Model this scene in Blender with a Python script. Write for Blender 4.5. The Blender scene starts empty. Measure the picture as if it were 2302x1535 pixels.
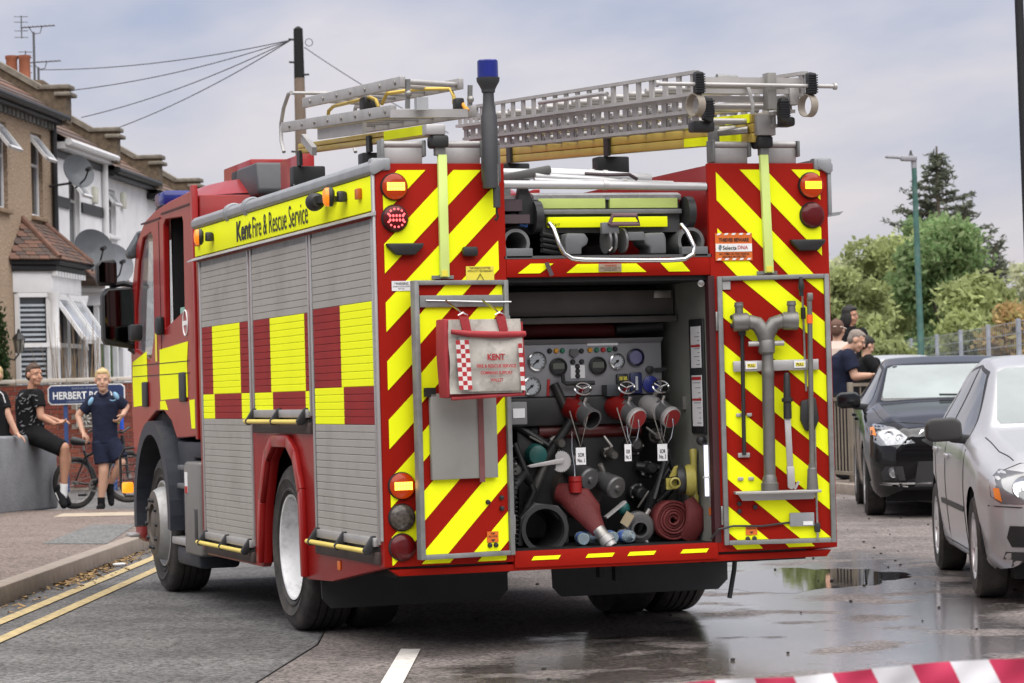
import bpy, bmesh, math, random
import numpy as np
from mathutils import Vector, Matrix
from mathutils.bvhtree import BVHTree
random.seed(7)
R = math.radians
SC = bpy.context.scene
COL = SC.collection

# ---------------------------------------------------------------- camera
cam = bpy.data.cameras.new('camera')
camo = bpy.data.objects.new('camera', cam); COL.objects.link(camo)
CR = Vector((0.95084624, -0.30851001, -0.0267022))
CU = Vector((0.01998414, -0.02491566, 0.99948979))
CF = Vector((0.30901791, 0.95089473, 0.01752565))
CP = Vector((-3.8054, -13.8911, 1.3406))
camo.matrix_world = Matrix(((CR.x, CU.x, -CF.x, CP.x), (CR.y, CU.y, -CF.y, CP.y), (CR.z, CU.z, -CF.z, CP.z), (0, 0, 0, 1)))
cam.sensor_width = 36; cam.lens = 36 * 6400 / 2302
cam.clip_end = 3000
cam.dof.use_dof = True; cam.dof.focus_distance = 15.0; cam.dof.aperture_fstop = 9
SC.camera = camo

# ---------------------------------------------------------------- world
SUN_EL, SUN_AZ = R(75), R(-14)      # azimuth measured from -y (behind the camera) towards -x
w = bpy.data.worlds.new('World'); SC.world = w; w.use_nodes = True
nt = w.node_tree; N = nt.nodes; L = nt.links; N.clear()
out = N.new('ShaderNodeOutputWorld'); bg = N.new('ShaderNodeBackground')
sky = N.new('ShaderNodeTexSky'); sky.sky_type = 'NISHITA'; sky.sun_disc = False
sky.sun_elevation = SUN_EL; sky.sun_rotation = R(180) + SUN_AZ; sky.dust_density = 3
tc = N.new('ShaderNodeTexCoord'); sep = N.new('ShaderNodeSeparateXYZ'); L.new(tc.outputs['Generated'], sep.inputs[0])
zz = N.new('ShaderNodeMath'); zz.operation = 'ADD'; zz.inputs[1].default_value = .16; L.new(sep.outputs[2], zz.inputs[0])
zm = N.new('ShaderNodeMath'); zm.operation = 'MAXIMUM'; zm.inputs[1].default_value = .05; L.new(zz.outputs[0], zm.inputs[0])
dv = N.new('ShaderNodeVectorMath'); dv.operation = 'DIVIDE'; L.new(tc.outputs['Generated'], dv.inputs[0])
cb = N.new('ShaderNodeCombineXYZ'); [L.new(zm.outputs[0], cb.inputs[i]) for i in (0, 1)]; cb.inputs[2].default_value = 1
L.new(cb.outputs[0], dv.inputs[1])
n1 = N.new('ShaderNodeTexNoise'); n1.inputs['Scale'].default_value = 2.3; n1.inputs['Detail'].default_value = 5; n1.inputs['Roughness'].default_value = .5
mp = N.new('ShaderNodeMapping'); mp.inputs['Location'].default_value = (3.1, 1.7, 0); mp.inputs['Rotation'].default_value = (0, 0, .5); mp.inputs['Scale'].default_value = (1.0, .6, 1)
L.new(dv.outputs[0], mp.inputs[0]); L.new(mp.outputs[0], n1.inputs['Vector'])
cr = N.new('ShaderNodeValToRGB'); e = cr.color_ramp.elements
e[0].position = .36; e[0].color = (.099, .109, .143, 1); e[1].position = .64; e[1].color = (.165, .157, .168, 1)
L.new(n1.outputs['Fac'], cr.inputs[0])
# pale band of thin cloud near the horizon
hz = N.new('ShaderNodeMapRange'); hz.inputs[1].default_value = 0; hz.inputs[2].default_value = .13; hz.inputs[3].default_value = .75; hz.inputs[4].default_value = 0
L.new(sep.outputs[2], hz.inputs[0])
mh = N.new('ShaderNodeMix'); mh.data_type = 'RGBA'; L.new(hz.outputs[0], mh.inputs[0]); L.new(cr.outputs[0], mh.inputs[6]); mh.inputs[7].default_value = (.164, .155, .157, 1)
sc = N.new('ShaderNodeVectorMath'); sc.operation = 'SCALE'; sc.inputs['Scale'].default_value = 10; L.new(mh.outputs[2], sc.inputs[0])
mx = N.new('ShaderNodeMix'); mx.data_type = 'RGBA'; mx.inputs[0].default_value = .955
L.new(sky.outputs[0], mx.inputs[6]); L.new(sc.outputs[0], mx.inputs[7])
L.new(mx.outputs[2], bg.inputs[0]); bg.inputs[1].default_value = .1; L.new(bg.outputs[0], out.inputs[0])

sun = bpy.data.lights.new('sun', 'SUN'); sun.energy = 1.5; sun.angle = R(105); sun.color = (1, .965, .92)
suno = bpy.data.objects.new('sun', sun); COL.objects.link(suno)
sd = Vector((math.sin(SUN_AZ) * math.cos(SUN_EL), -math.cos(SUN_AZ) * math.cos(SUN_EL), math.sin(SUN_EL)))
suno.rotation_euler = sd.to_track_quat('Z', 'Y').to_euler()
SC.view_settings.view_transform = 'Standard'; SC.view_settings.look = 'None'; SC.view_settings.exposure = 2.1; SC.view_settings.gamma = 1
SC.view_settings.use_curve_mapping = False
SC.cycles.max_bounces = 8; SC.cycles.transparent_max_bounces = 16; SC.cycles.use_denoising = True

# ---------------------------------------------------------------- materials
MATS = {}
def M(name, col, rough=.5, metal=0., var=.12, scale=6., bump=0., bscale=80., coat=0., emit=None, estr=0., trans=0., dirt=0., dcol=(.09, .075, .06), dscale=3., spec=.5, alpha=1., ior=1.45, world=False):
    if name in MATS: return MATS[name]
    m = bpy.data.materials.new(name); m.use_nodes = True
    nt = m.node_tree; N = nt.nodes; L = nt.links; b = N['Principled BSDF']
    b.inputs['Roughness'].default_value = rough; b.inputs['Metallic'].default_value = metal
    b.inputs['Specular IOR Level'].default_value = spec; b.inputs['Coat Weight'].default_value = coat; b.inputs['Coat Roughness'].default_value = .06
    b.inputs['Transmission Weight'].default_value = trans; b.inputs['IOR'].default_value = ior; b.inputs['Alpha'].default_value = alpha
    tc = N.new('ShaderNodeTexCoord'); ov = tc.outputs['Object'] if not world else N.new('ShaderNodeNewGeometry').outputs['Position']
    n = N.new('ShaderNodeTexNoise'); n.inputs['Scale'].default_value = scale; n.inputs['Detail'].default_value = 6; L.new(ov, n.inputs['Vector'])
    mr = N.new('ShaderNodeMapRange'); mr.inputs[1].default_value = .3; mr.inputs[2].default_value = .7; mr.inputs[3].default_value = 1 - var; mr.inputs[4].default_value = 1 + var
    L.new(n.outputs['Fac'], mr.inputs[0])
    s = N.new('ShaderNodeVectorMath'); s.operation = 'SCALE'; s.inputs[0].default_value = col[:3]; L.new(mr.outputs[0], s.inputs['Scale'])
    src = s.outputs[0]
    if dirt > 0:
        d = N.new('ShaderNodeTexNoise'); d.inputs['Scale'].default_value = dscale; d.inputs['Detail'].default_value = 9; d.inputs['Roughness'].default_value = .7; L.new(ov, d.inputs['Vector'])
        dr = N.new('ShaderNodeMapRange'); dr.inputs[1].default_value = .48; dr.inputs[2].default_value = .75; dr.inputs[3].default_value = 0; dr.inputs[4].default_value = dirt; L.new(d.outputs['Fac'], dr.inputs[0])
        mm = N.new('ShaderNodeMix'); mm.data_type = 'RGBA'; L.new(dr.outputs[0], mm.inputs[0]); L.new(src, mm.inputs[6]); mm.inputs[7].default_value = (*dcol, 1); src = mm.outputs[2]
        rr = N.new('ShaderNodeMapRange'); rr.inputs[3].default_value = rough; rr.inputs[4].default_value = min(1, rough + .35); L.new(dr.outputs[0], rr.inputs[0]); L.new(rr.outputs[0], b.inputs['Roughness'])
    L.new(src, b.inputs['Base Color'])
    if bump > 0:
        bn = N.new('ShaderNodeTexNoise'); bn.inputs['Scale'].default_value = bscale; bn.inputs['Detail'].default_value = 5; L.new(tc.outputs['Object'], bn.inputs['Vector'])
        bp = N.new('ShaderNodeBump'); bp.inputs['Strength'].default_value = bump; bp.inputs['Distance'].default_value = .01; L.new(bn.outputs['Fac'], bp.inputs['Height']); L.new(bp.outputs[0], b.inputs['Normal'])
    if emit:
        b.inputs['Emission Color'].default_value = (*emit, 1); b.inputs['Emission Strength'].default_value = estr
    MATS[name] = m
    return m

RED = M('red_paint', (.28, .010, .009), .28, coat=.2, var=.06, spec=.3, dirt=.15, dcol=(.12, .03, .025))
REDR = M('red_reflective', (.275, .009, .004), .6, var=.07, scale=3, spec=.1, dirt=.12, dcol=(.1, .01, .008))
YEL = M('fluorescent_yellow', (.86, .92, .012), .6, var=.04, scale=3, spec=.1, dirt=.08, dcol=(.55, .55, .04))
LIME = M('faded_lime', (.62, .76, .22), .5, var=.05)
ALU = M('aluminium', (.42, .41, .40), .42, .55, var=.1, dirt=.25, dcol=(.2, .19, .18))
ALUL = M('light_alloy', (.38, .37, .36), .45, .35, var=.1, dirt=.3, dcol=(.22, .2, .18), dscale=9)
SHUT = M('shutter_grey', (.33, .315, .285), .5, .1, var=.05, scale=2.5, dirt=.45, dcol=(.20, .175, .145), dscale=2.2, world=True)
SLRED = M('slat_red', (.25, .012, .012), .55, var=.12, scale=4, spec=.2, world=True)
GREYF = M('grey_frame', (.20, .205, .20), .5, .25, var=.15, scale=14, dirt=.4, dcol=(.09, .085, .08), dscale=9)
CHROME = M('polished_steel', (.52, .52, .52), .2, 1., var=.04)
STEEL = M('worn_steel', (.32, .31, .29), .42, .75, var=.2, scale=20, dirt=.4, dcol=(.12, .1, .08), dscale=12)
BLACK = M('black_plastic', (.018, .018, .019), .5, var=.2)
BLACKG = M('black_gloss', (.012, .012, .013), .18, var=.1)
RUB = M('tyre_rubber', (.03, .028, .026), .8, var=.3, scale=12, bump=.4, dirt=.75, dcol=(.105, .09, .075), dscale=5)
DARK = M('dark_void', (.008, .008, .008), .8, var=.2)
UNDER = M('underbody_black', (.012, .012, .012), .75, var=.3)
NAVYP = M('dark_navy_plastic', (.022, .026, .036), .5, var=.15, dirt=.2)
WHT = M('white_paint', (.74, .74, .72), .5, var=.04)
PAPER = M('paper_white', (.70, .70, .70), .7, var=.03)
GOLD = M('yellow_anodised', (.58, .42, .09), .38, .35, var=.1, dirt=.3, dcol=(.3, .22, .08))
YROD = M('yellow_rod', (.72, .56, .12), .45, var=.1, dirt=.3, dcol=(.35, .27, .1))
ORANGE = M('orange_marker', (.75, .16, .01), .35, var=.05)
HOSE = M('red_hose', (.105, .010, .010), .65, var=.18, bump=.3, bscale=140, dirt=.3, dcol=(.1, .03, .03))  # base colour lowered to include the shade inside the pump bay
GLASS = M('window_glass', (.9, .95, .93), .02, var=0, trans=1., alpha=.35)
TINT = M('dark_glass', (.015, .018, .018), .05, var=.1, spec=.8)
MIRG = M('mirror_glass', (.07, .08, .075), .04, 1., var=.03)  # dark tint stands in for reflected trees that are not modelled
LENSR = M('red_lens', (.085, .003, .004), .25, var=.1, coat=.15, spec=.3)
LENSL = M('lit_lens', (.12, .008, .003), .25, var=.1, coat=.15, spec=.3, emit=(1, .09, .0), estr=.075)
LENSD = M('smoked_lens', (.06, .05, .04), .25, var=.6, scale=60, coat=.2)
BLUEL = M('blue_lens', (.004, .012, .16), .2, var=.3, coat=.2)
LEDA = M('amber_led', (.9, .35, .02), .3, emit=(1, .36, .015), estr=.8)
LEDR = M('red_led', (.9, .08, .08), .3, emit=(1, .12, .13), estr=.5)
LEDY = M('yellow_led', (.9, .6, .1), .3, emit=(1, .50, .04), estr=.9)
INKB = M('black_ink', (.015, .015, .015), .6, var=0)
INKR = M('red_ink', (.42, .02, .02), .6, var=.1)

# ---------------------------------------------------------------- mesh builder
class MB:
    def __init__(s): s.v = []; s.f = []; s.m = []
    def add(s, vs, fs, m=0):
        o = len(s.v); s.v += [tuple(v) for v in vs]
        for f in fs: s.f.append([i + o for i in f]); s.m.append(m)
        return s
    def box(s, x0, x1, y0, y1, z0, z1, m=0):
        return s.add([(x0, y0, z0), (x1, y0, z0), (x1, y1, z0), (x0, y1, z0), (x0, y0, z1), (x1, y0, z1), (x1, y1, z1), (x0, y1, z1)],
                     [(3, 2, 1, 0), (4, 5, 6, 7), (0, 1, 5, 4), (1, 2, 6, 5), (2, 3, 7, 6), (3, 0, 4, 7)], m)
    def bar(s, a, b, w, h, up=(0, 0, 1), m=0):      # rectangular bar from a to b
        a = Vector(a); b = Vector(b); d = (b - a).normalized(); u = Vector(up)
        if abs(d.dot(u)) > .98: u = Vector((0, 1, 0))
        r = d.cross(u).normalized(); u = r.cross(d)
        vs = [p + r * (i * w / 2) + u * (j * h / 2) for p in (a, b) for i, j in ((-1, -1), (1, -1), (1, 1), (-1, 1))]
        return s.add(vs, [(0, 1, 2, 3)[::-1], (4, 5, 6, 7), (0, 1, 5, 4), (1, 2, 6, 5), (2, 3, 7, 6), (3, 0, 4, 7)], m)
    def cyl(s, a, b, r, r2=None, n=16, m=0, caps=True):
        return s.lathe([(r, 0), ((r if r2 is None else r2), (Vector(b) - Vector(a)).length)], a, Vector(b) - Vector(a), n, m, caps)
    def lathe(s, prof, o, ax, n=24, m=0, caps=False, ms=None):
        o = Vector(o); ax = Vector(ax).normalized(); t = Vector((0, 0, 1)) if abs(ax.z) < .9 else Vector((1, 0, 0))
        e1 = ax.cross(t).normalized(); e2 = ax.cross(e1)
        vs = []; fs = []
        for r, h in prof:
            for k in range(n):
                a = 2 * math.pi * k / n; vs.append(o + ax * h + (e1 * math.cos(a) + e2 * math.sin(a)) * r)
        off = len(s.v)
        for i in range(len(prof) - 1):
            for k in range(n):
                k2 = (k + 1) % n; fs.append((i * n + k, (i + 1) * n + k, (i + 1) * n + k2, i * n + k2))
        nf = len(s.f)
        s.add(vs, fs, m)
        if ms:
            for i in range(len(prof) - 1):
                for k in range(n): s.m[nf + i * n + k] = ms[i]
        if caps:
            j = (len(prof) - 1) * n
            s.f.append([off + k for k in range(n)]); s.m.append(m if not ms else ms[0])
            s.f.append([off + j + k for k in range(n)][::-1]); s.m.append(m if not ms else ms[-1])
        return s
    def tube(s, pts, r, n=8, m=0, closed=False, caps=True):
        P = [Vector(p) for p in pts]; K = len(P); rr = r if isinstance(r, (list, tuple)) else [r] * K
        vs = []; fs = []; e1 = None
        for i in range(K):
            if closed: d = P[(i + 1) % K] - P[i - 1]
            else: d = P[min(i + 1, K - 1)] - P[max(i - 1, 0)]
            d.normalize()
            if e1 is None:
                t = Vector((0, 0, 1)) if abs(d.z) < .9 else Vector((1, 0, 0)); e1 = d.cross(t).normalized()
            else: e1 = (e1 - d * e1.dot(d)).normalized()
            e2 = d.cross(e1)
            for k in range(n):
                a = 2 * math.pi * k / n; vs.append(P[i] + (e1 * math.cos(a) + e2 * math.sin(a)) * rr[i])
        for i in range(K if closed else K - 1):
            for k in range(n):
                k2 = (k + 1) % n; j = (i + 1) % K; fs.append((i * n + k, i * n + k2, j * n + k2, j * n + k))
        if caps and not closed:
            fs.append(tuple(range(n))[::-1]); fs.append(tuple((K - 1) * n + k for k in range(n)))
        return s.add(vs, fs, m)
    def prism(s, poly, axis, a, b, m=0):     # poly in the two remaining axes (cyclic order kept x<y<z)
        n = len(poly); ar = sum(poly[i][0] * poly[(i + 1) % n][1] - poly[(i + 1) % n][0] * poly[i][1] for i in range(n))
        if ar < 0: poly = poly[::-1]
        def mk(p, t):
            return {'x': (t, p[0], p[1]), 'y': (p[0], t, p[1]), 'z': (p[0], p[1], t)}[axis]
        lo, hi = min(a, b), max(a, b)
        vs = [mk(p, lo) for p in poly] + [mk(p, hi) for p in poly]
        fs = [list(range(n))[::-1], [n + i for i in range(n)]] + [[i, (i + 1) % n, n + (i + 1) % n, n + i] for i in range(n)]
        if axis == 'y': fs = [f[::-1] for f in fs]
        return s.add(vs, fs, m)
    def sph(s, c, r, n=12, m=0, M3=None):
        r = r if isinstance(r, (list, tuple)) else (r, r, r); c = Vector(c); vs = []; h = n // 2
        for i in range(h + 1):
            t = math.pi * i / h
            for k in range(n):
                a = 2 * math.pi * k / n; v = Vector((r[0] * math.sin(t) * math.cos(a), r[1] * math.sin(t) * math.sin(a), r[2] * math.cos(t)))
                if M3 is not None: v = M3 @ v
                vs.append(c + v)
        fs = []
        for i in range(h):
            for k in range(n):
                k2 = (k + 1) % n; q = [i * n + k, (i + 1) * n + k, (i + 1) * n + k2, i * n + k2]
                if i == 0: q = [q[0], q[1], q[2]]
                elif i == h - 1: q = [q[0], q[1], q[3]]
                fs.append(q)
        return s.add(vs, fs, m)
    def poly(s, pts, m=0): return s.add(pts, [list(range(len(pts)))], m)
    def xf(s, Mx): s.v = [tuple(Mx @ Vector(v)) for v in s.v]; return s
    def mesh(s, name, mats, bevel=0, smooth=True, ang=38, seg=2):
        me = bpy.data.meshes.new(name); me.from_pydata(s.v, [], s.f)
        if not isinstance(mats, (list, tuple)): mats = [mats]
        for m in mats: me.materials.append(m)
        if len(mats) > 1: me.polygons.foreach_set('material_index', s.m)
        if bevel:
            bm = bmesh.new(); bm.from_mesh(me)
            es = [e for e in bm.edges if len(e.link_faces) == 2 and e.calc_face_angle(0) > .5]
            bmesh.ops.bevel(bm, geom=es, offset=bevel, segments=seg, profile=.5, affect='EDGES', clamp_overlap=True)
            bm.to_mesh(me); bm.free()
        if smooth:
            me.polygons.foreach_set('use_smooth', [True] * len(me.polygons)); me.set_sharp_from_angle(angle=R(ang))
        me.update(); return me

def link(name, data, parent=None, local=False):
    o = bpy.data.objects.new(name, data); COL.objects.link(o)
    if parent:
        o.parent = parent
        if not local: o.matrix_parent_inverse = wm(parent).inverted()
    return o
WMX = {}
def wm(o): return WMX.get(o.name, Matrix())
def obj(name, mb, mats, parent=None, bevel=0, local=False, kind=None, label=None, cat=None, group=None, **k):
    o = link(name, mb.mesh(name, mats, bevel, **k), parent, local)
    if parent and not local: WMX[o.name] = Matrix()
    if parent and local: WMX[o.name] = wm(parent)
    return tag(o, label, cat, group, kind)
def tag(o, label=None, cat=None, group=None, kind=None):
    for a, b in (('label', label), ('category', cat), ('group', group), ('kind', kind)):
        if b: o[a] = b
    return o
def thing(name, label, cat, loc=(0, 0, 0), rz=0, group=None, parent=None):
    o = bpy.data.objects.new(name, None); COL.objects.link(o); o.empty_display_size = .1
    Mx = Matrix.Translation(loc) @ Matrix.Rotation(rz, 4, 'Z')
    if parent: o.parent = parent; o.matrix_parent_inverse = wm(parent).inverted()
    o.location = loc; o.rotation_euler = (0, 0, rz); WMX[o.name] = Mx
    return tag(o, label, cat, group)
def text_mesh(body, size=1, bold=0., sp=1.):
    c = bpy.data.curves.new('t', 'FONT'); c.body = body; c.size = 1; c.offset = bold; c.align_x = 'CENTER'; c.align_y = 'CENTER'; c.resolution_u = 3; c.space_character = sp; c.fill_mode = 'FRONT'
    o = bpy.data.objects.new('t', c); COL.objects.link(o)
    bpy.context.view_layer.update()
    me = bpy.data.meshes.new_from_object(o.evaluated_get(bpy.context.evaluated_depsgraph_get()))
    bpy.data.objects.remove(o); bpy.data.curves.remove(c)
    return me
def text(body, c, right, up, width, height, mat, parent, bold=0., name='lettering', local=False):
    me = text_mesh(body, bold=bold); vs = [v.co.copy() for v in me.vertices]
    x0 = min(v.x for v in vs); x1 = max(v.x for v in vs); y0 = min(v.y for v in vs); y1 = max(v.y for v in vs)
    right = Vector(right).normalized(); up = Vector(up).normalized(); c = Vector(c)
    for v in me.vertices:
        v.co = c + right * ((v.co.x - (x0 + x1) / 2) / (x1 - x0) * width) + up * ((v.co.y - (y0 + y1) / 2) / (y1 - y0) * height)
    me.materials.clear(); me.materials.append(mat)
    return link(name, me, parent, local)
def clip(poly, a, b, c):      # keep a*x+b*y<=c
    o = []
    for i in range(len(poly)):
        p, q = poly[i], poly[(i + 1) % len(poly)]; dp = a * p[0] + b * p[1] - c; dq = a * q[0] + b * q[1] - c
        if dp <= 0: o.append(p)
        if (dp < 0 < dq) or (dq < 0 < dp):
            t = dp / (dp - dq); o.append((p[0] + (q[0] - p[0]) * t, p[1] + (q[1] - p[1]) * t))
    return o
def copy_tree(o, parent=None, loc=None, rz=None):
    c = o.copy(); COL.objects.link(c)
    if parent: c.parent = parent
    if loc is not None: c.location = loc
    if rz is not None: c.rotation_euler = (0, 0, rz)
    for ch in list(o.children): copy_tree(ch, c)
    return c
# ================================================================ fire engine
T = thing('fire_engine', 'red and yellow fire engine with open pump bay and roof ladders', 'fire engine', (1.25, 2.2, 0))
def P(name, mb, mats, parent=None, bevel=0, **k): return obj(name, mb, mats, parent or T, bevel, **k)

# ---- body shell: two side locker banks, a low deck between them, a pump bay at the back
BT = 2.50
b = MB()
b.box(.05, .67, .03, 1.30, .50, BT)                      # rear left locker
b.box(.05, .67, 1.30, 2.95, 1.15, BT)                    # over the wheel
b.box(.05, .67, 2.95, 4.46, .42, BT)
b.box(1.835, 2.46, .03, 1.30, .50, BT); b.box(1.835, 2.46, 1.30, 2.95, 1.15, BT); b.box(1.835, 2.46, 2.95, 4.46, .42, BT)
b.box(.67, 1.835, .82, 4.46, .62, 2.02)                  # core behind the pump bay
P('body', b, RED, bevel=.006)
# left and right side skins with wheel arch cut out
def skin(x0, x1):
    arch = [(1.655, .335), (1.69, .80), (1.80, .98), (1.95, 1.055), (2.30, 1.055), (2.46, .97), (2.62, .72), (2.70, .36)]
    pl = [(.004, .468), (1.09, .339), (1.63, .322)] + arch + [(2.74, .335), (4.30, .335), (4.46, .37), (4.47, BT), (.004, BT)]
    return MB().prism(pl, 'x', x0, x1)
P('side_panel', skin(.0, .052), RED, bevel=.004); P('side_panel', skin(2.448, 2.5), RED, bevel=.004)
# raised wheel arch trim
def arch_trim(x0, x1):
    o = [(1.60, .335), (1.63, .83), (1.76, 1.045), (1.93, 1.125), (2.32, 1.125), (2.51, 1.03), (2.68, .75), (2.765, .36)]
    i = [(1.655, .335), (1.69, .80), (1.80, .98), (1.95, 1.055), (2.30, 1.055), (2.46, .97), (2.62, .72), (2.70, .36)]
    m = MB()
    for k in range(len(o) - 1): m.prism([o[k], o[k + 1], i[k + 1], i[k]], 'x', x0, x1)
    return m
P('wheel_arch_trim', arch_trim(-.035, .002), RED, bevel=.008); P('wheel_arch_trim', arch_trim(2.498, 2.535), RED, bevel=.008)
# wheel well lining
m = MB(); m.box(.055, 1.0, 1.45, 2.9, 1.06, 1.14); m.box(.96, 1.0, 1.45, 2.9, .4, 1.06); m.box(.055, .9, 1.38, 1.44, .36, 1.06); m.box(.055, .9, 2.76, 2.82, .36, 1.06)
m.box(1.6, 2.44, 1.45, 2.9, 1.06, 1.14); P('wheel_well', m, UNDER)

# ---- rear face: two panels either side of the pump bay, cross bars
def zr(m): return P('rear_panel', m, REDR, bevel=.005)
zr(MB().prism([(.004, .468), (.69, .468), (.69, BT + .012), (.004, BT + .012)], 'y', 0, .035))
zr(MB().prism([(1.815, .468), (2.496, .468), (2.496, BT + .012), (1.815, BT + .012)], 'y', 0, .035))
zr(MB().box(.69, 1.815, .0, .05, 1.925, 2.02)); zr(MB().box(.69, 1.815, -.005, .05, .435, .52))
zr(MB().prism([(.03, .455), (2.47, .455), (2.44, .42), (.08, .42)], 'y', .01, .06))
# the inner faces of the locker banks show red beside the hose bed
P('inner_panel', MB().box(.668, .676, .04, 4.4, 2.02, BT + .005), RED); P('inner_panel', MB().box(1.828, 1.836, .04, 4.4, 2.02, BT + .005), RED)

# chevrons: reflective stripes stuck on the rear panels
def stripes(x0, x1, z0, z1, y, sgn, phase, per=.2965, wd=.148, parent=None, Mx=None, slope=1., holes=()):
    s0 = min(z0 - sgn * slope * x for x in (x0, x1)); s1 = max(z1 - sgn * slope * x for x in (x0, x1))
    k0 = int((s0 - phase) / per) - 1
    for k in range(k0, k0 + int((s1 - s0) / per) + 4):
        a = phase + k * per
        pl = [(x0, z0), (x1, z0), (x1, z1), (x0, z1)]
        pl = clip(pl, -sgn * slope, 1, a + wd); pl = clip(pl, sgn * slope, -1, -a)
        if len(pl) < 3: continue
        ar = abs(sum(pl[i][0] * pl[(i + 1) % len(pl)][1] - pl[(i + 1) % len(pl)][0] * pl[i][1] for i in range(len(pl)))) / 2
        if ar < 2e-4: continue
        mb = MB().prism(pl, 'y', y - .0025, y)
        if Mx: mb.xf(Mx)
        P('reflective_stripe', mb, YEL, parent)
ph = 2.357 - .148
stripes(.042, .648, 1.93, 2.478, -.001, 1, ph); stripes(.042, .648, .478, 1.93, -.001, 1, ph)
stripes(1.86, 2.455, 1.93, 2.478, -.001, -1, ph - 2.5 + .021 + .0); stripes(1.86, 2.475, .478, 1.93, -.001, -1, ph - 2.5 + .021)
for xa, xb, xc, xd in ((.75, .82, .945, .87), (1.015, 1.075, 1.40, 1.455), (1.56, 1.53, 1.655, 1.70)):
    P('reflective_stripe', MB().prism([(xa, 1.945), (xd, 1.945), (xc, 1.995), (xb, 1.995)] if xa < 1 else ([(xa, 1.945), (xd, 1.945), (xc, 1.99), (xb, 1.99)] if xa < 1.3 else [(xb, 1.995), (xa + .02, 1.945), (xd, 1.945), (xc, 1.995)]), 'y', -.0035, -.001), YEL)
for xa in (.78, 1.075, 1.305, 1.60):
    P('reflective_stripe', MB().prism([(xa, .472), (xa + .145, .472), (xa + .16, .492), (xa + .015, .492)], 'y', -.008, -.0055), YEL)

# ---- round rear lamps
def lamp(x, z, kind, r=.067, y=0):
    e = thing('rear_lamp', None, None, (x, y, z), parent=T)
    P('lamp_base', MB().lathe([(r + .004, 0), (r + .004, .012), (r - .002, .02)], (x, y, z), (0, -1, 0), 28, caps=True), BLACK, e)
    P('lens', MB().lathe([(r - .001, .012), (r - .002, .026), (r - .012, .036), (r * .5, .041), (.001, .042)], (x, y, z), (0, -1, 0), 28), {'dark': LENSR, 'smoke': LENSD, 'amber': LENSL, 'yellow': LENSL}.get(kind, LENSR), e)
    if kind in ('amber', 'yellow'):
        for j in (-1, 1):
            mb = MB()
            for i in range(6): mb.box(x - .045 + i * .0156, x - .045 + i * .0156 + .0135, y - .045, y - .040, z + j * .0105 - .0095, z + j * .0105 + .0095)
            P('led_strip', mb, LEDA if kind == 'amber' else LEDY, e)
    if kind == 'red':
        mb = MB()
        for i in range(5):
            for j in (-1, 1): mb.sph((x - .034 + i * .017, y - .041, z + j * .011), (.0065, .004, .008), 8)
        for i in range(14):
            a = 2 * math.pi * i / 14
            if abs(math.sin(a)) > .3: mb.sph((x + .046 * math.cos(a), y - .038, z + .046 * math.sin(a)), (.006, .004, .006), 8)
        P('led_cluster', mb, LEDR, e)
lamp(.100, 2.393, 'yellow'); lamp(.100, 2.233, 'red'); lamp(.099, .878, 'yellow'); lamp(.096, .718, 'smoke'); lamp(.094, .568, 'dark')
lamp(2.399, 2.393, 'amber'); lamp(2.401, 2.234, 'dark')
lamp(2.42, .878, 'dark'); lamp(2.42, .72, 'dark')
for xa, xb in ((.045, .245), (2.265, 2.468)):
    P('air_vent', MB().prism([(xa, 2.105), (xb, 2.105), (xb - .008, 2.085), (xb - .05, 2.045), (xa + .05, 2.045), (xa + .008, 2.085)], 'y', -.04, 0), BLACK, bevel=.008)
P('camera_housing', MB().box(.45, .53, -.04, 0, 2.035, 2.085), BLACK, bevel=.012)
# stickers
def sticker(x0, x1, z0, z1, y, mat, parent=None, Mx=None, name='sticker'):
    mb = MB().box(x0, x1, y - .003, y, z0, z1)
    if Mx: mb.xf(Mx)
    return P(name, mb, mat, parent)
STY = M('sticker_yellow', (.72, .62, .06), .5, var=.05)
STO = M('sticker_orange', (.62, .13, .015), .5, var=.06)
X, Z = (1, 0, 0), (0, 0, 1)
s = sticker(.47, .62, 1.88, 1.985, -.004, STY)
text('THIS VEHICLE IS FITTED\nWITH CCTV TECHNOLOGY', (.545, -.0085, 1.968), X, Z, .135, .026, INKB, s, .01)
P('warning_triangle', MB().tube([(.52, -.0085, 1.905), (.545, -.0085, 1.945), (.57, -.0085, 1.905)], .003, 4, closed=True), INKB, s)
s = sticker(.075, .175, 1.865, 1.915, -.004, PAPER)
text('! WARNING', (.125, -.0085, 1.902), X, Z, .075, .014, INKB, s, .01); text('DANGER OF MOVING LADDERS\nKEEP CLEAR', (.125, -.0085, 1.882), X, Z, .09, .018, INKB, s)
s = sticker(1.19, 1.315, 1.948, 1.99, -.006, M('plate_beige', (.35, .28, .2), .5))
text('! WARNING', (1.2525, -.0105, 1.980), X, Z, .07, .012, INKR, s, .01); text('KEEP HANDS CLEAR OF\nMOVING PARTS', (1.2525, -.0105, 1.962), X, Z, .11, .018, INKB, s)
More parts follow.
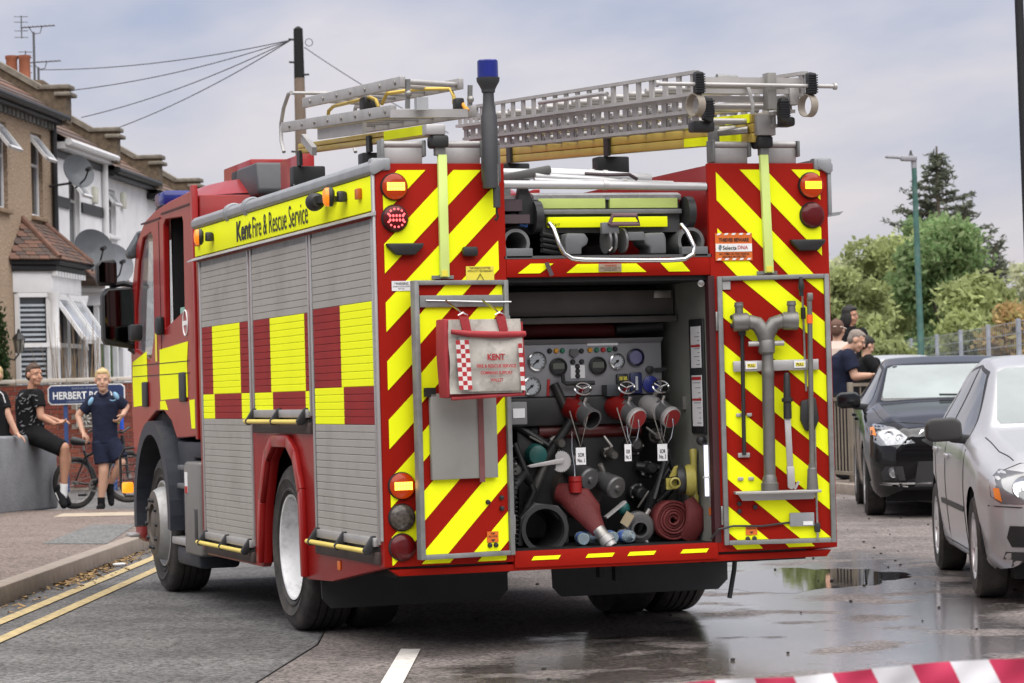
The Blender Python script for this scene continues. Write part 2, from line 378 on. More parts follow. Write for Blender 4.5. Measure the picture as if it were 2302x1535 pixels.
# property marking sign
s = sticker(1.843, 2.052, 1.998, 2.143, -.006, STO, name='property_sign')
P('white_band', MB().box(1.845, 2.050, -.0115, -.0092, 2.045, 2.087), WHT, s)
text('THIEVES BEWARE', (1.948, -.0115, 2.107), X, Z, .17, .02, INKB, s, .03)
t1 = text('Selecta', (1.922, -.0145, 2.066), X, Z, .078, .022, INKB, s, .01); text('DNA', (1.997, -.0145, 2.067), X, Z, .058, .019, INKR, s, .01)
P('swirl_logo', MB().tube([(1.868 + .009 * math.cos(t * .7) * (1 - t / 24), -.0135, 2.066 + .017 * math.sin(t * .7) * (1 - t / 24)) for t in range(22)], .002, 4), M('logo_grey', (.2, .25, .28)), s)
text('ALL ITEMS ON THIS VEHICLE\nARE DNA PROTECTED', (1.948, -.0115, 2.026), X, Z, .17, .026, INKB, s, .02)
mb = MB()
for zq in (2.001, 2.133):
    for i in range(5): mb.add([(1.85 + i * .042, -.0105, zq), (1.87 + i * .042, -.0105, zq), (1.878 + i * .042, -.0105, zq + .01), (1.858 + i * .042, -.0105, zq + .01)], [(0, 1, 2, 3)])
P('border_dashes', mb, WHT, s)

# ---- side: name board, rails, shutters
P('name_board', MB().box(-.012, .002, .03, 4.44, 2.275, 2.452), YEL, bevel=.003)
text('Kent', (-.0155, 2.965, 2.36), (0, -1, 0), Z, .40, .125, INKB, T, .028)
text('Fire & Rescue Service', (-.0155, 2.04, 2.36), (0, -1, 0), Z, 1.37, .125, INKB, T, .0)
P('roof_rail', MB().prism([(-.012, 2.456), (-.028, 2.47), (-.028, 2.505), (-.005, 2.53), (.06, 2.535), (.06, 2.49), (.0, 2.456)], 'y', -.015, 4.47), M('rail_grey', (.27, .28, .29), .45, .2, dirt=.2, dcol=(.15, .15, .15)), bevel=.004)
P('roof_rail', MB().prism([(2.512, 2.456), (2.528, 2.47), (2.528, 2.505), (2.505, 2.53), (2.44, 2.535), (2.44, 2.49), (2.5, 2.456)], 'y', -.015, 4.47), MATS['rail_grey'], bevel=.004)
for x0, x1 in ((-.02, .085), (2.42, 2.525)):
    P('corner_cap', MB().box(x0, x1, -.012, .05, 2.475, 2.54), MATS['rail_grey'], bevel=.012)
P('corner_post', MB().box(2.5, 2.522, -.006, .03, 2.24, 2.49), MATS['rail_grey'], bevel=.005)
P('corner_bracket', MB().prism([(2.5, 2.245), (2.59, 2.255), (2.565, 2.235), (2.5, 2.225)], 'y', 0, .05), MATS['rail_grey'])
for yc in (2.90, 3.42):
    P('rail_hoop', MB().lathe([(.055, -.045), (.062, -.035), (.062, .035), (.055, .045)], (.025, yc, 2.492), (0, 1, 0), 24, caps=True), MATS['rail_grey'])
P('drip_rail', MB().prism([(.0, 2.272), (-.045, 2.252), (-.05, 2.243), (.0, 2.25)], 'y', -.012, 4.53), ALU)
P('corner_strip', MB().box(-.014, .0, -.002, .028, .60, 2.46), ALU, bevel=.003)
SH = [(1.355 - .005, .06, .60, 2.235), (2.83, 1.42, 1.255, 2.235), (4.33, 2.915, .47, 2.235)]     # y front, y rear, z bottom, z top
CK = [  # yellow/red boundaries (front to rear) in the upper and lower rows
    ([(0.717, 'r'), (.0, 'y')], [(.679, 'y'), (.0, 'r')]),
    ([(2.35, 'r'), (1.51, 'y'), (.0, 'r')], [(2.316, 'y'), (1.52, 'r'), (.0, 'y')]),
    ([(3.967, 'r'), (3.163, 'y'), (.0, 'r')], [(3.938, 'y'), (3.149, 'r'), (.0, 'y')])]
PITCH = .0393
for k, (yf, yr, zb, zt) in enumerate(SH):
    e = thing('roller_shutter', None, None, (0, (yf + yr) / 2, zb), parent=T)
    P('shutter_frame', MB().box(-.012, .004, yr - .012, yr + .012, zb - .02, zt), ALU, e, bevel=.003)
    P('shutter_frame', MB().box(-.012, .004, yf - .012, yf + .022, zb - .02, zt), ALU, e, bevel=.003)
    P('seal_strip', MB().box(-.004, .006, yf - .045, yf - .012, zb, zt), BLACK, e)
    P('shutter_back', MB().box(-.0048, .001, yr + .012, yf - .04, zb, zt), GREYF, e)
    ya, yb = yf - .046, yr + .013
    cache = {}
    n = int((zt - zb) / PITCH)
    for i in range(n):
        z0 = zb + i * PITCH; zc = z0 + PITCH / 2
        row = 'a' if 1.378 < zc < 1.812 else ('b' if 1.203 < zc <= 1.378 else 'g')
        if row not in cache:
            mb = MB()
            segs = [(ya, yb, 0)]
            if row != 'g':
                segs = []; s0 = ya
                for yb_, c in CK[k][0 if row == 'a' else 1]:
                    s1 = max(yb_, yb); segs.append((s0, s1, 1 if c == 'r' else 2)); s0 = s1
            for s0, s1, c in segs:
                if s0 - s1 < .004: continue
                pr = [(-.006, .0), (-.0102, .0010), (-.0117, .0036), (-.0117, PITCH - .0036), (-.0102, PITCH - .0012), (-.006, PITCH - .0006)]
                mb.prism(pr, 'y', s1, s0, c)
            cache[row] = mb.mesh('slat', [SHUT, SLRED, YEL], ang=25)
        o = link('slat', cache[row], e); o.location = (0, 0, z0)
    # lift bar at the bottom
    zb_ = zb - .002
    hb = P('lift_bar', MB().box(-.03, .0, yr + .02, yf - .05, zb_ - .028, zb_ + .018), ALU, e, bevel=.004)
    P('yellow_rod', MB().cyl((-.062, yr + .045, zb_ - .05), (-.062, yf + .02, zb_ - .05), .0135, n=12), YROD, hb)
    for yy in (yr + .06, (yf + yr) / 2, yf - .06):
        P('rod_bracket', MB().prism([(-.002, zb_ + .025), (-.03, zb_ + .028), (-.08, zb_ - .045), (-.07, zb_ - .07), (-.045, zb_ - .07), (-.002, zb_ - .03)], 'y', yy - .016, yy + .016), BLACK, hb, bevel=.004)
    P('sill_strip', MB().box(-.022, .002, yr - .01, yf + .0, zb_ - .118, zb_ - .055), M('sill_brown', (.05, .035, .03), .7, dirt=.3), e, bevel=.006)
    P('sill_shade', MB().box(-.006, .002, yr + .0, yf, zb_ - .055, zb_ - .028), BLACK, e)
# side marker lamps
def beacon(y, z, flip):
    e = thing('amber_beacon', None, None, (0, y, z), parent=T)
    P('stalk', MB().prism([(y - .03, z - .03), (y + .03, z - .03), (y + .02, z + .03), (y - .02, z + .02)], 'x', -.06, -.012), BLACK, e, bevel=.008)
    d = (-1, .22, 0); c = (-.062, y + (.05 if not flip else -.05), z)
    P('lamp_back', MB().lathe([(.03, 0), (.050, .012), (.052, .03)], c, d, 20, caps=True), BLACK, e)
    P('amber_lens', MB().lathe([(.050, .03), (.048, .05), (.03, .062), (.001, .064)], c, d, 20), M('amber_lens', (.6, .16, .01), .2, emit=(1, .25, .01), estr=.16), e)
beacon(.52, 2.385, False); beacon(3.86, 2.375, False)
e = thing('spot_lamp', None, None, (0, .93, 2.385), parent=T)
P('lamp_body', MB().lathe([(.03, -.05), (.045, -.03), (.05, .03), (.038, .04)], (-.075, .93, 2.385), (0, 1, 0), 20, caps=True), BLACK, e)
P('lamp_glass', MB().lathe([(.022, .04), (.016, .055), (.001, .06)], (-.075, .93, 2.385), (0, 1, 0), 16), CHROME, e)
P('lamp_arm', MB().bar((-.01, .72, 2.385), (-.075, .89, 2.39), .025, .03), BLACK, e)
for y, z in ((.235, 2.375), (4.30, 2.365)):
    P('marker_lamp', MB().box(-.035, -.012, y - .035, y + .035, z - .028, z + .028), M('marker_amber', (.55, .12, .01), .3), bevel=.006)
P('marker_lamp', MB().box(-.008, .0, .87, .93, .41, .46), ORANGE, bevel=.003)

# ---- wheels
def wheel(y, side, rear):
    x0 = .03 if side < 0 else 2.47; d = 1 if side < 0 else -1
    e = thing('wheel', None, None, (x0, y, .478), parent=T)
    ax = (d, 0, 0); c = (x0, y, .478)
    P('tyre', MB().lathe([(.298, .02), (.322, .003), (.328, -.006), (.338, -.006), (.343, -.001), (.385, -.011), (.392, -.017), (.398, -.011), (.435, -.004), (.452, .004), (.462, .012), (.470, .02), (.478, .045)] + [p for k in range(4) for p in ((.478, .07 + k * .045), (.466, .073 + k * .045), (.466, .081 + k * .045), (.478, .084 + k * .045))] + [(.478, .245), (.46, .27), (.40, .285), (.30, .27)], c, ax, 64, ), RUB, e)
    if rear:
        P('tyre', MB().lathe([(.30, .32), (.45, .31), (.476, .34), (.478, .52), (.46, .55), (.30, .55)], c, ax, 48), RUB, e)
    W_ = M('wheel_silver', (.36, .36, .35), .4, .25, var=.1, dirt=.45, dcol=(.10, .08, .06), dscale=7)
    if rear:
        r = P('rim', MB().lathe([(.293, .028), (.303, .015), (.303, .004), (.292, .008), (.284, .03), (.276, .09), (.262, .16), (.255, .185), (.15, .195), (.11, .15), (.09, .08), (.001, .075)], c, ax, 56), M('rim_white', (.66, .66, .66), .35, .1, var=.06, dirt=.55, dcol=(.06, .055, .05), dscale=11), e)
        for i in range(10):
            a = 2 * math.pi * i / 10; P('wheel_nut', MB().cyl((x0 + d * .195, y + .165 * math.cos(a), .478 + .165 * math.sin(a)), (x0 + d * .165, y + .165 * math.cos(a), .478 + .165 * math.sin(a)), .016, n=6), STEEL, r)
    else:
        r = P('rim', MB().lathe([(.295, .03), (.303, .012), (.300, .0), (.29, -.002), (.278, .02), (.262, .03), (.255, -.02), (.23, -.065), (.20, -.075), (.14, -.075), (.135, -.045), (.12, -.05), (.09, -.07), (.001, -.072)], c, ax, 56, ms=[0, 0, 0, 0, 0, 0, 0, 1, 1, 1, 1, 1, 1]), [W_, M('hub_brown', (.10, .085, .07), .55, .3, var=.2, dirt=.3)], e)
        for i in range(10):
            a = 2 * math.pi * i / 10; P('wheel_nut', MB().cyl((x0 - d * .07, y + .172 * math.cos(a), .478 + .172 * math.sin(a)), (x0 - d * .092, y + .172 * math.cos(a), .478 + .172 * math.sin(a)), .018, .013, n=8), BLACK, r)
wheel(2.13, -1, True); wheel(2.13, 1, True); wheel(5.98, -1, False); wheel(5.98, 1, False)
m = MB().cyl((.4, 2.13, .478), (2.1, 2.13, .478), .09); m.sph((1.25, 2.13, .478), .22, 16); m.cyl((.4, 5.98, .44), (2.1, 5.98, .44), .06)
P('axle', m, UNDER)
m = MB(); m.box(.80, .88, .85, 7.0, .55, .78); m.box(1.62, 1.70, .85, 7.0, .55, .78); m.box(.5, 2.0, 3.0, 4.3, .40, .62); m.box(.72, 1.78, .06, .8, .46, .52); m.box(.3, 2.2, 4.5, 5.2, .45, 1.05)
m.box(.12, .68, .2, 1.25, .40, .50); m.box(1.82, 2.4, .2, 1.25, .40, .50); m.cyl((1.25, 1.0, .5), (1.25, 4.0, .55), .07); m.box(1.33, 1.36, .5, .56, .33, .5); m.box(1.42, 1.46, .5, .56, .31, .5)
P('chassis', m, UNDER)
for x0, x1 in ((.03, 1.12), (1.38, 2.46)):
    P('mud_flap', MB().prism([(x0, .44), (x0 + .01, .22), (x0 + .06, .165), (x1 - .06, .165), (x1, .22), (x1, .44)], 'y', 1.46, 1.475), BLACK)
P('drain_hose', MB().tube([(2.06, .35, .50), (2.05, .36, .35), (2.01, .34, .2)], .014, 8), BLACK)
# ---- ladder gantries, strips, mast
for x, sgn in ((.342, -1), (2.131, 1)):
    g = thing('gantry_arm', None, None, (x, -.02, 1.93), parent=T)
    P('arm_strip', MB().prism([(x - .018 - sgn * .008, 2.555), (x + .028 - sgn * .008, 2.555), (x + .034, 1.93), (x - .014, 1.93)], 'y', -.03, -.003), LIME, g, bevel=.003)
    P('arm_label', MB().box(x - .010, x + .022, -.0345, -.031, 1.935, 1.965), STY, g)
    P('arm_post', MB().box(x - .022, x + .026, -.028, .02, 2.552, 2.66), GREYF, g, bevel=.004)
    P('arm_clamp', MB().box(x - .045, x + .045, -.05, .06, 2.59, 2.655), BLACK, g, bevel=.015)
    P('arm_hinge', MB().box(x - .055, x + .06, -.012, .0, 1.922, 1.94), GREYF, g)
# rollers beside the arms
for x0, x1 in ((.06, .275), (.385, .585), (1.87, 2.07), (2.17, 2.35)):
    r = thing('roof_roller', None, None, ((x0 + x1) / 2, .1, 2.53), parent=T)
    P('roller', MB().cyl((x0, .06, 2.615), (x1, .06, 2.615), .017, n=12), ALUL, r)
    P('roller_plate', MB().box(x0 + .005, x1 - .005, .05, .14, 2.515, 2.598), ALUL, r, bevel=.004)
    P('roller_end', MB().box(x0 - .012, x0 + .006, .03, .12, 2.52, 2.64), GREYF, r, bevel=.006); P('roller_end', MB().box(x1 - .006, x1 + .012, .03, .12, 2.55, 2.635), GREYF, r, bevel=.006)
BLKG = M('grey_black_mast', (.035, .037, .04), .5, var=.15)
g = thing('beacon_mast', None, None, (.6, -.05, 2.25), parent=T)
P('mast_channel', MB().prism([(.565, 2.60), (.655, 2.60), (.655, 2.42), (.63, 2.38), (.59, 2.38), (.565, 2.42)], 'y', -.06, -.003), M('mast_grey', (.11, .115, .12), .5, .3, dirt=.3), g, bevel=.006)
P('gas_strut', MB().cyl((.622, -.078, 2.50), (.622, -.078, 2.30), .013, n=10), STEEL, g)
P('strut_sleeve', MB().cyl((.622, -.078, 2.39), (.622, -.078, 2.28), .019, n=12), BLKG, g)
P('hook', MB().tube([(.622, -.075, 2.28), (.622, -.07, 2.255), (.63, -.065, 2.235), (.622, -.06, 2.215), (.612, -.06, 2.225)], .006, 6), BLACK, g)
P('mast_tube', MB().lathe([(.042, 2.38), (.042, 2.75), (.036, 2.76), (.034, 2.79), (.03, 2.80), (.028, 2.865), (.034, 2.87), (.036, 2.885)], (.598, -.06, 0), (0, 0, 1), 20, caps=True), BLKG, g)
P('beacon_base', MB().lathe([(.036, 2.885), (.046, 2.905), (.058, 2.925), (.060, 2.945)], (.598, -.06, 0), (0, 0, 1), 24, caps=True), BLKG, g)
P('beacon_lens', MB().lathe([(.054, 2.945), (.053, 3.03), (.048, 3.036), (.001, 3.037)], (.598, -.06, 0), (0, 0, 1), 24), BLUEL, g)

# ---- ladders (each one can be lifted off)
def gantry(name, xs, y0, y1, z0, z1, hgt, n, label):
    # stacked gold beams sloping up towards the cab
    g = thing(name, None, None, (xs[0], (y0 + y1) / 2, z0), parent=T)
    for x in xs:
        for i in range(n):
            h = hgt / n
            P('gantry_beam', MB().bar((x, y0, z0 - h * (i + .5)), (x, y1, z1 - h * (i + .5)), .07, h - .004), GOLD, g, bevel=.004)
    return g
g = gantry('ladder_gantry', (.33,), .02, 2.8, 2.715, 2.868, .062, 2, '')
P('reflective_stripe', MB().bar((.293, .05, 2.690), (.293, .85, 2.733), .004, .048), YEL, g)
P('end_block', MB().box(.266, .368, -.05, .03, 2.655, 2.708), ALU, g, bevel=.005)
for y, z in ((1.15, 2.66), (2.75, 2.72)):
    P('gantry_foot', MB().box(.25, .45, y, y + .1, z - .12, z + .01), BLACK, g, bevel=.01); P('gantry_foot', MB().box(.25, .31, y, y + .08, z - .2, z - .1), GREYF, g)
    P('gantry_clip', MB().box(.28, .30, y - .04, y + .03, z + .01, z + .10), BLACK, g)
g = gantry('ladder_gantry', (2.10,), -.02, 4.5, 2.775, 3.04, .155, 3, '')
P('reflective_stripe', MB().bar((2.063, .0, 2.75), (2.063, .95, 2.806), .004, .048), YEL, g); P('reflective_stripe', MB().bar((2.063, .12, 2.655), (2.063, .95, 2.705), .004, .048), YEL, g)
P('end_block', MB().box(2.079, 2.185, -.06, .05, 2.655, 2.768), ALU, g, bevel=.005)
for y, z in ((2.2, 2.74), (4.1, 2.86)):
    P('gantry_foot', MB().box(2.0, 2.2, y, y + .12, z - .13, z + .0), BLACK, g, bevel=.01)
    P('gantry_foot', MB().box(2.01, 2.06, y, y + .06, z - .26, z - .12), GREYF, g); P('gantry_foot', MB().box(2.14, 2.18, y, y + .06, z - .26, z - .12), BLACK, g)
    P('gantry_clip', MB().box(2.045, 2.062, y - .05, y + .03, z + .0, z + .14), BLACK, g)
P('winch_bracket', MB().box(1.90, 1.93, .1, .2, 2.60, 2.72), GREYF, g, bevel=.004); P('winch_roller', MB().cyl((1.92, .12, 2.685), (2.06, .02, 2.69), .02, n=12), STEEL, g)
P('winch_roller', MB().cyl((1.93, .22, 2.705), (2.06, .2, 2.715), .018, n=12), STEEL, g)

LAD = M('ladder_alloy', (.40, .385, .37), .48, .35, var=.1, dirt=.3, dcol=(.24, .2, .18), dscale=7)
BRACK = M('bracket_brown', (.06, .04, .045), .6)
# big ladder: three nested truss sections, left and right stringers
def big_ladder():
    e = thing('extension_ladder', 'long grey three-section extension ladder with black rubber feet on the right of the roof', 'ladder', (1.95, 2.0, 2.75))
    sl = (3.212 - 2.984) / 4.0
    def zt(y): return 2.984 + sl * y
    for k, (xl, xr, top, hgt, y0, y1) in enumerate(((1.66, 2.27, .0, .128, -.27, 3.95), (1.70, 2.22, -.128, .085, -.2, 3.93), (1.735, 2.17, -.205, .08, -.1, 3.9))):
        for x in (xl, xr):
            P('stringer', MB().bar((x, y0, zt(y0) + top - .008), (x, y1, zt(y1) + top - .008), .032, .018), LAD, e)
            P('stringer', MB().bar((x, y0, zt(y0) + top - hgt + .008), (x, y1, zt(y1) + top - hgt + .008), .036, .018), LAD, e)
            y = y0 + .05; i = 0
            while y < y1 - .02:
                wd = .055 if k == 0 else .07
                P('web_plate', MB().bar((x, y, zt(y) + top - .015), (x, y, zt(y) + top - hgt + .015), .012, wd, up=(0, 1, 0)), LAD, e)
                y += .20 if (k == 0 and y < 3.0) else (.12 if k == 0 else .15); i += 1
        y = y0 + .15
        while y < y1:
            P('rung', MB().cyl((xl, y, zt(y) + top - hgt * .55), (xr, y, zt(y) + top - hgt * .55), .016, n=10), LAD, e); y += .30
    for x in (1.655, 2.285):
        P('rubber_foot', MB().prism([(x - .02, 2.845), (x + .026, 2.845), (x + .03, 2.87), (x + .026, 2.955), (x - .012, 2.962), (x - .02, 2.95)], 'y', -.32, -.27), BLACK, e, bevel=.006)
        for i in range(8): P('foot_rib', MB().box(x - .022, x + .03, -.327, -.319, 2.853 + i * .0125, 2.859 + i * .0125), BLACKG, e)
        P('pivot_ring', MB().lathe([(.055, -.022), (.060, -.022), (.060, .022), (.055, .022), (.055, -.022)], (x - .005, -.27, 2.79), (1, .25, 0), 24), M('ring_buff', (.27, .235, .19), .5), e)
    for x in (1.735, 2.16):
        P('rubber_foot', MB().prism([(x - .03, 2.72), (x + .02, 2.70), (x + .03, 2.76), (x + .02, 2.83), (x - .02, 2.835), (x - .03, 2.80)], 'y', -.25, -.20), BLACK, e, bevel=.006)
        for i in range(7): P('foot_rib', MB().box(x - .028, x + .026, -.257, -.249, 2.735 + i * .0125, 2.741 + i * .0125), BLACKG, e)
    P('foot_clamp', MB().box(1.66, 1.78, -.21, -.12, 2.66, 2.715), BLACK, e, bevel=.012); P('foot_clamp', MB().box(2.17, 2.24, -.2, -.1, 2.69, 2.74), BLACK, e, bevel=.015)
    P('cross_tube', MB().cyl((1.43, -.30, 2.895), (2.42, -.30, 2.888), .011, n=10), ALUL, e); P('tube_knob', MB().cyl((2.415, -.30, 2.888), (2.43, -.30, 2.888), .018, n=10), ALUL, e); P('tube_knob', MB().cyl((1.42, -.30, 2.895), (1.435, -.30, 2.895), .018, n=10), ALUL, e)
    P('head_plate', MB().bar((1.68, -.22, 2.925), (2.27, -.22, 2.925), .02, .03), LAD, e); P('head_plate', MB().bar((1.70, -.2, 2.87), (2.25, -.2, 2.87), .02, .025), LAD, e)
    P('head_plate', MB().bar((1.72, -.15, 2.835), (2.2, -.15, 2.835), .02, .03), LAD, e)
    P('upright_channel', MB().box(2.055, 2.105, -.27, -.20, 2.77, 2.962), M('channel_grey', (.21, .205, .19), .5, .2), e, bevel=.004)
    P('upright_channel', MB().box(2.20, 2.255, -.22, -.16, 2.80, 2.90), LAD, e, bevel=.004)
    P('halyard_rope', MB().tube([(1.96, -.22, 2.91), (1.965, -.24, 2.86), (1.98, -.24, 2.80), (1.985, -.22, 2.75)], .010, 6), M('rope_grey', (.35, .35, .34), .9, bump=.6, bscale=60), e)
    P('side_pole', MB().tube([(1.63, 1.0, 2.985), (1.62, 1.05, 2.99), (1.62, 2.15, 3.055), (1.64, 2.2, 3.055)], .012, 8), ALUL, e)
    P('pulley', MB().cyl((1.87, -.16, 2.94), (1.93, -.16, 2.94), .02, n=12), GREYF, e); P('pulley', MB().cyl((1.80, -.2, 2.935), (1.85, -.2, 2.935), .025, n=12), GREYF, e)
    return e
big_ladder()
def small_ladder():
    e = thing('roof_ladder', 'short pale alloy double ladder with hooks on the left of the roof', 'ladder', (.4, 1.2, 2.75))
    # upper section
    for x, ya, yb, za, zb in ((.18, .06, 2.15, 2.935, 3.045), (.565, .30, 2.4, 2.955, 3.07)):
        P('stringer', MB().bar((x, ya, za), (x, yb, zb), .028, .058), ALUL, e, bevel=.004)
    for i in range(7):
        y = .15 + i * .3
        P('rung', MB().cyl((.18, y, 2.94 + y * .0525), (.565, y + .2, 2.945 + y * .0525), .015, n=10), ALUL, e)
        P('rivet', MB().cyl((.165, y, 2.935 + (y - .06) * .0525), (.158, y, 2.935 + (y - .06) * .0525), .012, n=8), STEEL, e)
    # lower section
    for x, ya, yb, za, zb in ((.165, .19, 2.62, 2.80, 2.948), (.60, .2, 2.5, 2.80, 2.93)):
        P('stringer', MB().bar((x, ya, za), (x, yb, zb), .03, .06), ALUL, e, bevel=.004)
    for i in range(8):
        y = .3 + i * .3
        P('rung', MB().cyl((.165, y, 2.80 + (y - .19) * .061), (.60, y, 2.80 + (y - .19) * .061), .016, n=10), ALUL, e)
        P('rivet', MB().cyl((.149, y, 2.80 + (y - .19) * .061), (.142, y, 2.80 + (y - .19) * .061), .012, n=8), STEEL, e)
    # curved front hoop and end links
    for x in (.16, .60):
        P('hoop', MB().tube([(x, 2.60, 2.80), (x, 2.66, 2.87), (x, 2.66, 2.97), (x, 2.58, 3.06), (x, 2.45, 3.13), (x, 2.38, 3.13)], .012, 8), ALUL, e)
    P('hoop_bar', MB().cyl((.16, 2.40, 3.13), (.60, 2.40, 3.13), .011, n=8), ALUL, e)
    for x, y in ((.19, .07), (.60, .32)):
        P('end_link', MB().bar((x + .02, y, 2.95), (x + .02, y + .02, 2.80), .022, .02), GREYF, e); P('link_joint', MB().sph((x + .02, y, 2.875), .02, 10), STEEL, e)
    P('tie_bar', MB().bar((.12, .10, 2.775), (.52, .06, 2.775), .03, .042), ALUL, e); P('tie_block', MB().box(.235, .295, .0, .05, 2.785, 2.85), M('block_grey', (.33, .34, .35), .5), e)
    P('tie_bar', MB().bar((.2, .9, 2.78), (.2, 1.9, 2.84), .02, .06), LAD, e)
    # brass hook frame folded between the sections
    P('brass_hook', MB().tube([(.25, 1.9, 2.90), (.25, 1.86, 2.97), (.25, 1.75, 2.985), (.25, .95, 2.95), (.26, .88, 2.93), (.27, .86, 2.89)], .0105, 8), GOLD, e)
    P('brass_hook', MB().tube([(.30, .9, 2.91), (.30, .8, 2.955), (.42, .62, 2.96), (.55, .45, 2.945), (.56, .42, 2.90), (.56, .42, 2.86)], .0105, 8), GOLD, e)
    P('hook_wrap', MB().box(.22, .30, .98, 1.08, 2.88, 2.96), BLACK, e, bevel=.01)
    P('orange_toggle', MB().tube([(.505, .12, 2.845), (.515, .10, 2.815), (.53, .08, 2.79)], .011, 8), M('toggle', (.75, .33, .02), .5), e)
    P('grip', MB().box(.47, .52, .10, .16, 2.80, 2.86), BLACK, e, bevel=.01)
    P('front_bracket', MB().bar((.22, 2.35, 2.86), (.22, 2.1, 2.76), .03, .05), ALUL, e)
    return e
small_ladder()

# ---- hose bed between the lockers: rack, tubes, grab rail
P('bed_shade_sheet', MB().box(.68, 1.822, 1.56, 1.60, 2.036, 2.37), DARK)  # added dark sheet standing in for shade under the rack
P('hose_bed', MB().box(.68, 1.825, .0, 4.4, 2.02, 2.035), M('bed_grey', (.08, .08, .08), .6))
g = thing('equipment_rack', None, None, (1.3, .2, 2.1), parent=T)
P('rack_top', MB().prism([(.10, 2.355), (.15, 2.37), (1.6, 2.42), (1.6, 2.38), (.10, 2.33)], 'x', .88, 1.70), M('tread_plate', (.36, .36, .36), .5, .5, bump=.8, bscale=45), g)
P('rack_body', MB().box(.9, 1.70, .13, 1.5, 2.16, 2.33), M('rack_dark', (.07, .07, .07), .5, dirt=.2), g)
for xa, xb in ((.905, 1.275), (1.30, 1.68)): P('lime_band', MB().box(xa, xb, .098, .128, 2.285, 2.338), LIME, g, bevel=.004)
P('rack_beam', MB().box(.9, 1.70, .09, .14, 2.255, 2.28), GREYF, g, bevel=.004)
P('yellow_band', MB().box(.95, 1.615, .085, .12, 2.185, 2.24), YEL, g, bevel=.003)
text('ET4/7', (.987, .083, 2.198), X, Z, .055, .016, INKB, g)
P('rack_disc', MB().lathe([(.02, 0), (.085, .0), (.085, .04), (.02, .04)], (.865, .09, 2.24), (1, 0, 0), 24, caps=True), BLACK, g); P('rack_disc', MB().lathe([(.02, 0), (.085, .0), (.085, .04), (.02, .04)], (1.71, .09, 2.26), (1, 0, 0), 24, caps=True), BLACK, g)
P('rack_arm', MB().prism([(.77, 2.30), (.80, 2.42), (.83, 2.42), (.88, 2.28), (.87, 2.2), (.80, 2.2)], 'y', .06, .12), BLACK, g, bevel=.01)
P('blue_handle', MB().tube([(.83, .08, 2.245), (.80, .07, 2.24), (.795, .07, 2.20), (.83, .07, 2.195)], .011, 8), M('blue_pipe', (.03, .12, .35), .4), g)
P('blue_handle', MB().tube([(1.72, .08, 2.22), (1.735, .07, 2.19), (1.71, .07, 2.185)], .009, 8), MATS['blue_pipe'], g)
P('grab_rail', MB().tube([(.925, -.01, 2.20), (.935, -.05, 2.17), (.955, -.07, 2.09), (.98, -.075, 2.04), (1.02, -.08, 2.015), (1.08, -.08, 2.008), (1.55, -.08, 2.0), (1.64, -.08, 2.005), (1.69, -.075, 2.03), (1.70, -.07, 2.07), (1.67, -.05, 2.15), (1.655, -.01, 2.19)], .0125, 12), CHROME)
for x in (.765, 1.735):
    P('suction_pipe', MB().lathe([(.075, 0), (.075, .5), (.05, .5), (.058, 0), (.075, 0)], (x, .06, 2.105), (0, 1, 0), 24), GREYF)
    P('pipe_bracket', MB().box(x - .075, x + .07, .0, .05, 2.022, 2.075), M('bracket_grey', (.12, .125, .13), .5), bevel=.004)
for x, d in ((1.08, 1), (1.52, -1)):
    P('reel_motor', MB().prism([(x - d * .06, 2.04), (x + d * .03, 2.04), (x + d * .03, 2.075), (x + d * .06, 2.09), (x + d * .07, 2.12), (x + d * .05, 2.15), (x - d * .05, 2.152), (x - d * .06, 2.12)], 'y', .02, .2), MATS['bracket_grey'], bevel=.01)
for x in (1.245, 1.275, 1.335): P('reel_disc', MB().lathe([(.02, 0), (.065, .0), (.065, .012), (.02, .012)], (x, .04, 2.11), (1, .1, 0), 24, caps=True), M('disc_grey', (.14, .14, .14), .4, .4))
P('reel_hook', MB().tube([(1.255, .0, 2.10), (1.265, -.01, 2.07), (1.25, -.01, 2.055)], .006, 6), STEEL)
P('reel_bracket', MB().box(1.36, 1.45, .0, .05, 2.11, 2.155), MATS['bracket_grey'], bevel=.005)
P('handle_base', MB().box(1.215, 1.31, -.005, .03, 2.145, 2.205), MATS['bracket_grey'], bevel=.005)
P('carry_handle', MB().tube([(1.255, -.01, 2.195), (1.27, -.02, 2.24), (1.40, -.02, 2.24), (1.42, -.01, 2.195), (1.255, -.01, 2.195)], .012, 8), M('handle_brown', (.14, .08, .085), .5))
P('strap', MB().bar((.90, -.02, 2.0), (.925, -.03, 1.93), .022, .004, up=(0, 1, 0)), BRACK); 
for i in range(4): P('bed_hose', MB().tube([(.9 + .0 * i, .05, 2.15 - i * .028), (1.05, .12, 2.13 - i * .028), (1.2, .3, 2.12 - i * .028)], .013, 8), BLACK)
P('bed_panel', MB().box(.685, .80, .05, .9, 2.27, 2.33), BRACK); P('bed_panel', MB().box(.685, .83, .02, .9, 2.205, 2.25), BRACK)
P('bed_panel', MB().box(.69, .85, .1, 1.2, 2.335, 2.345), ALUL)
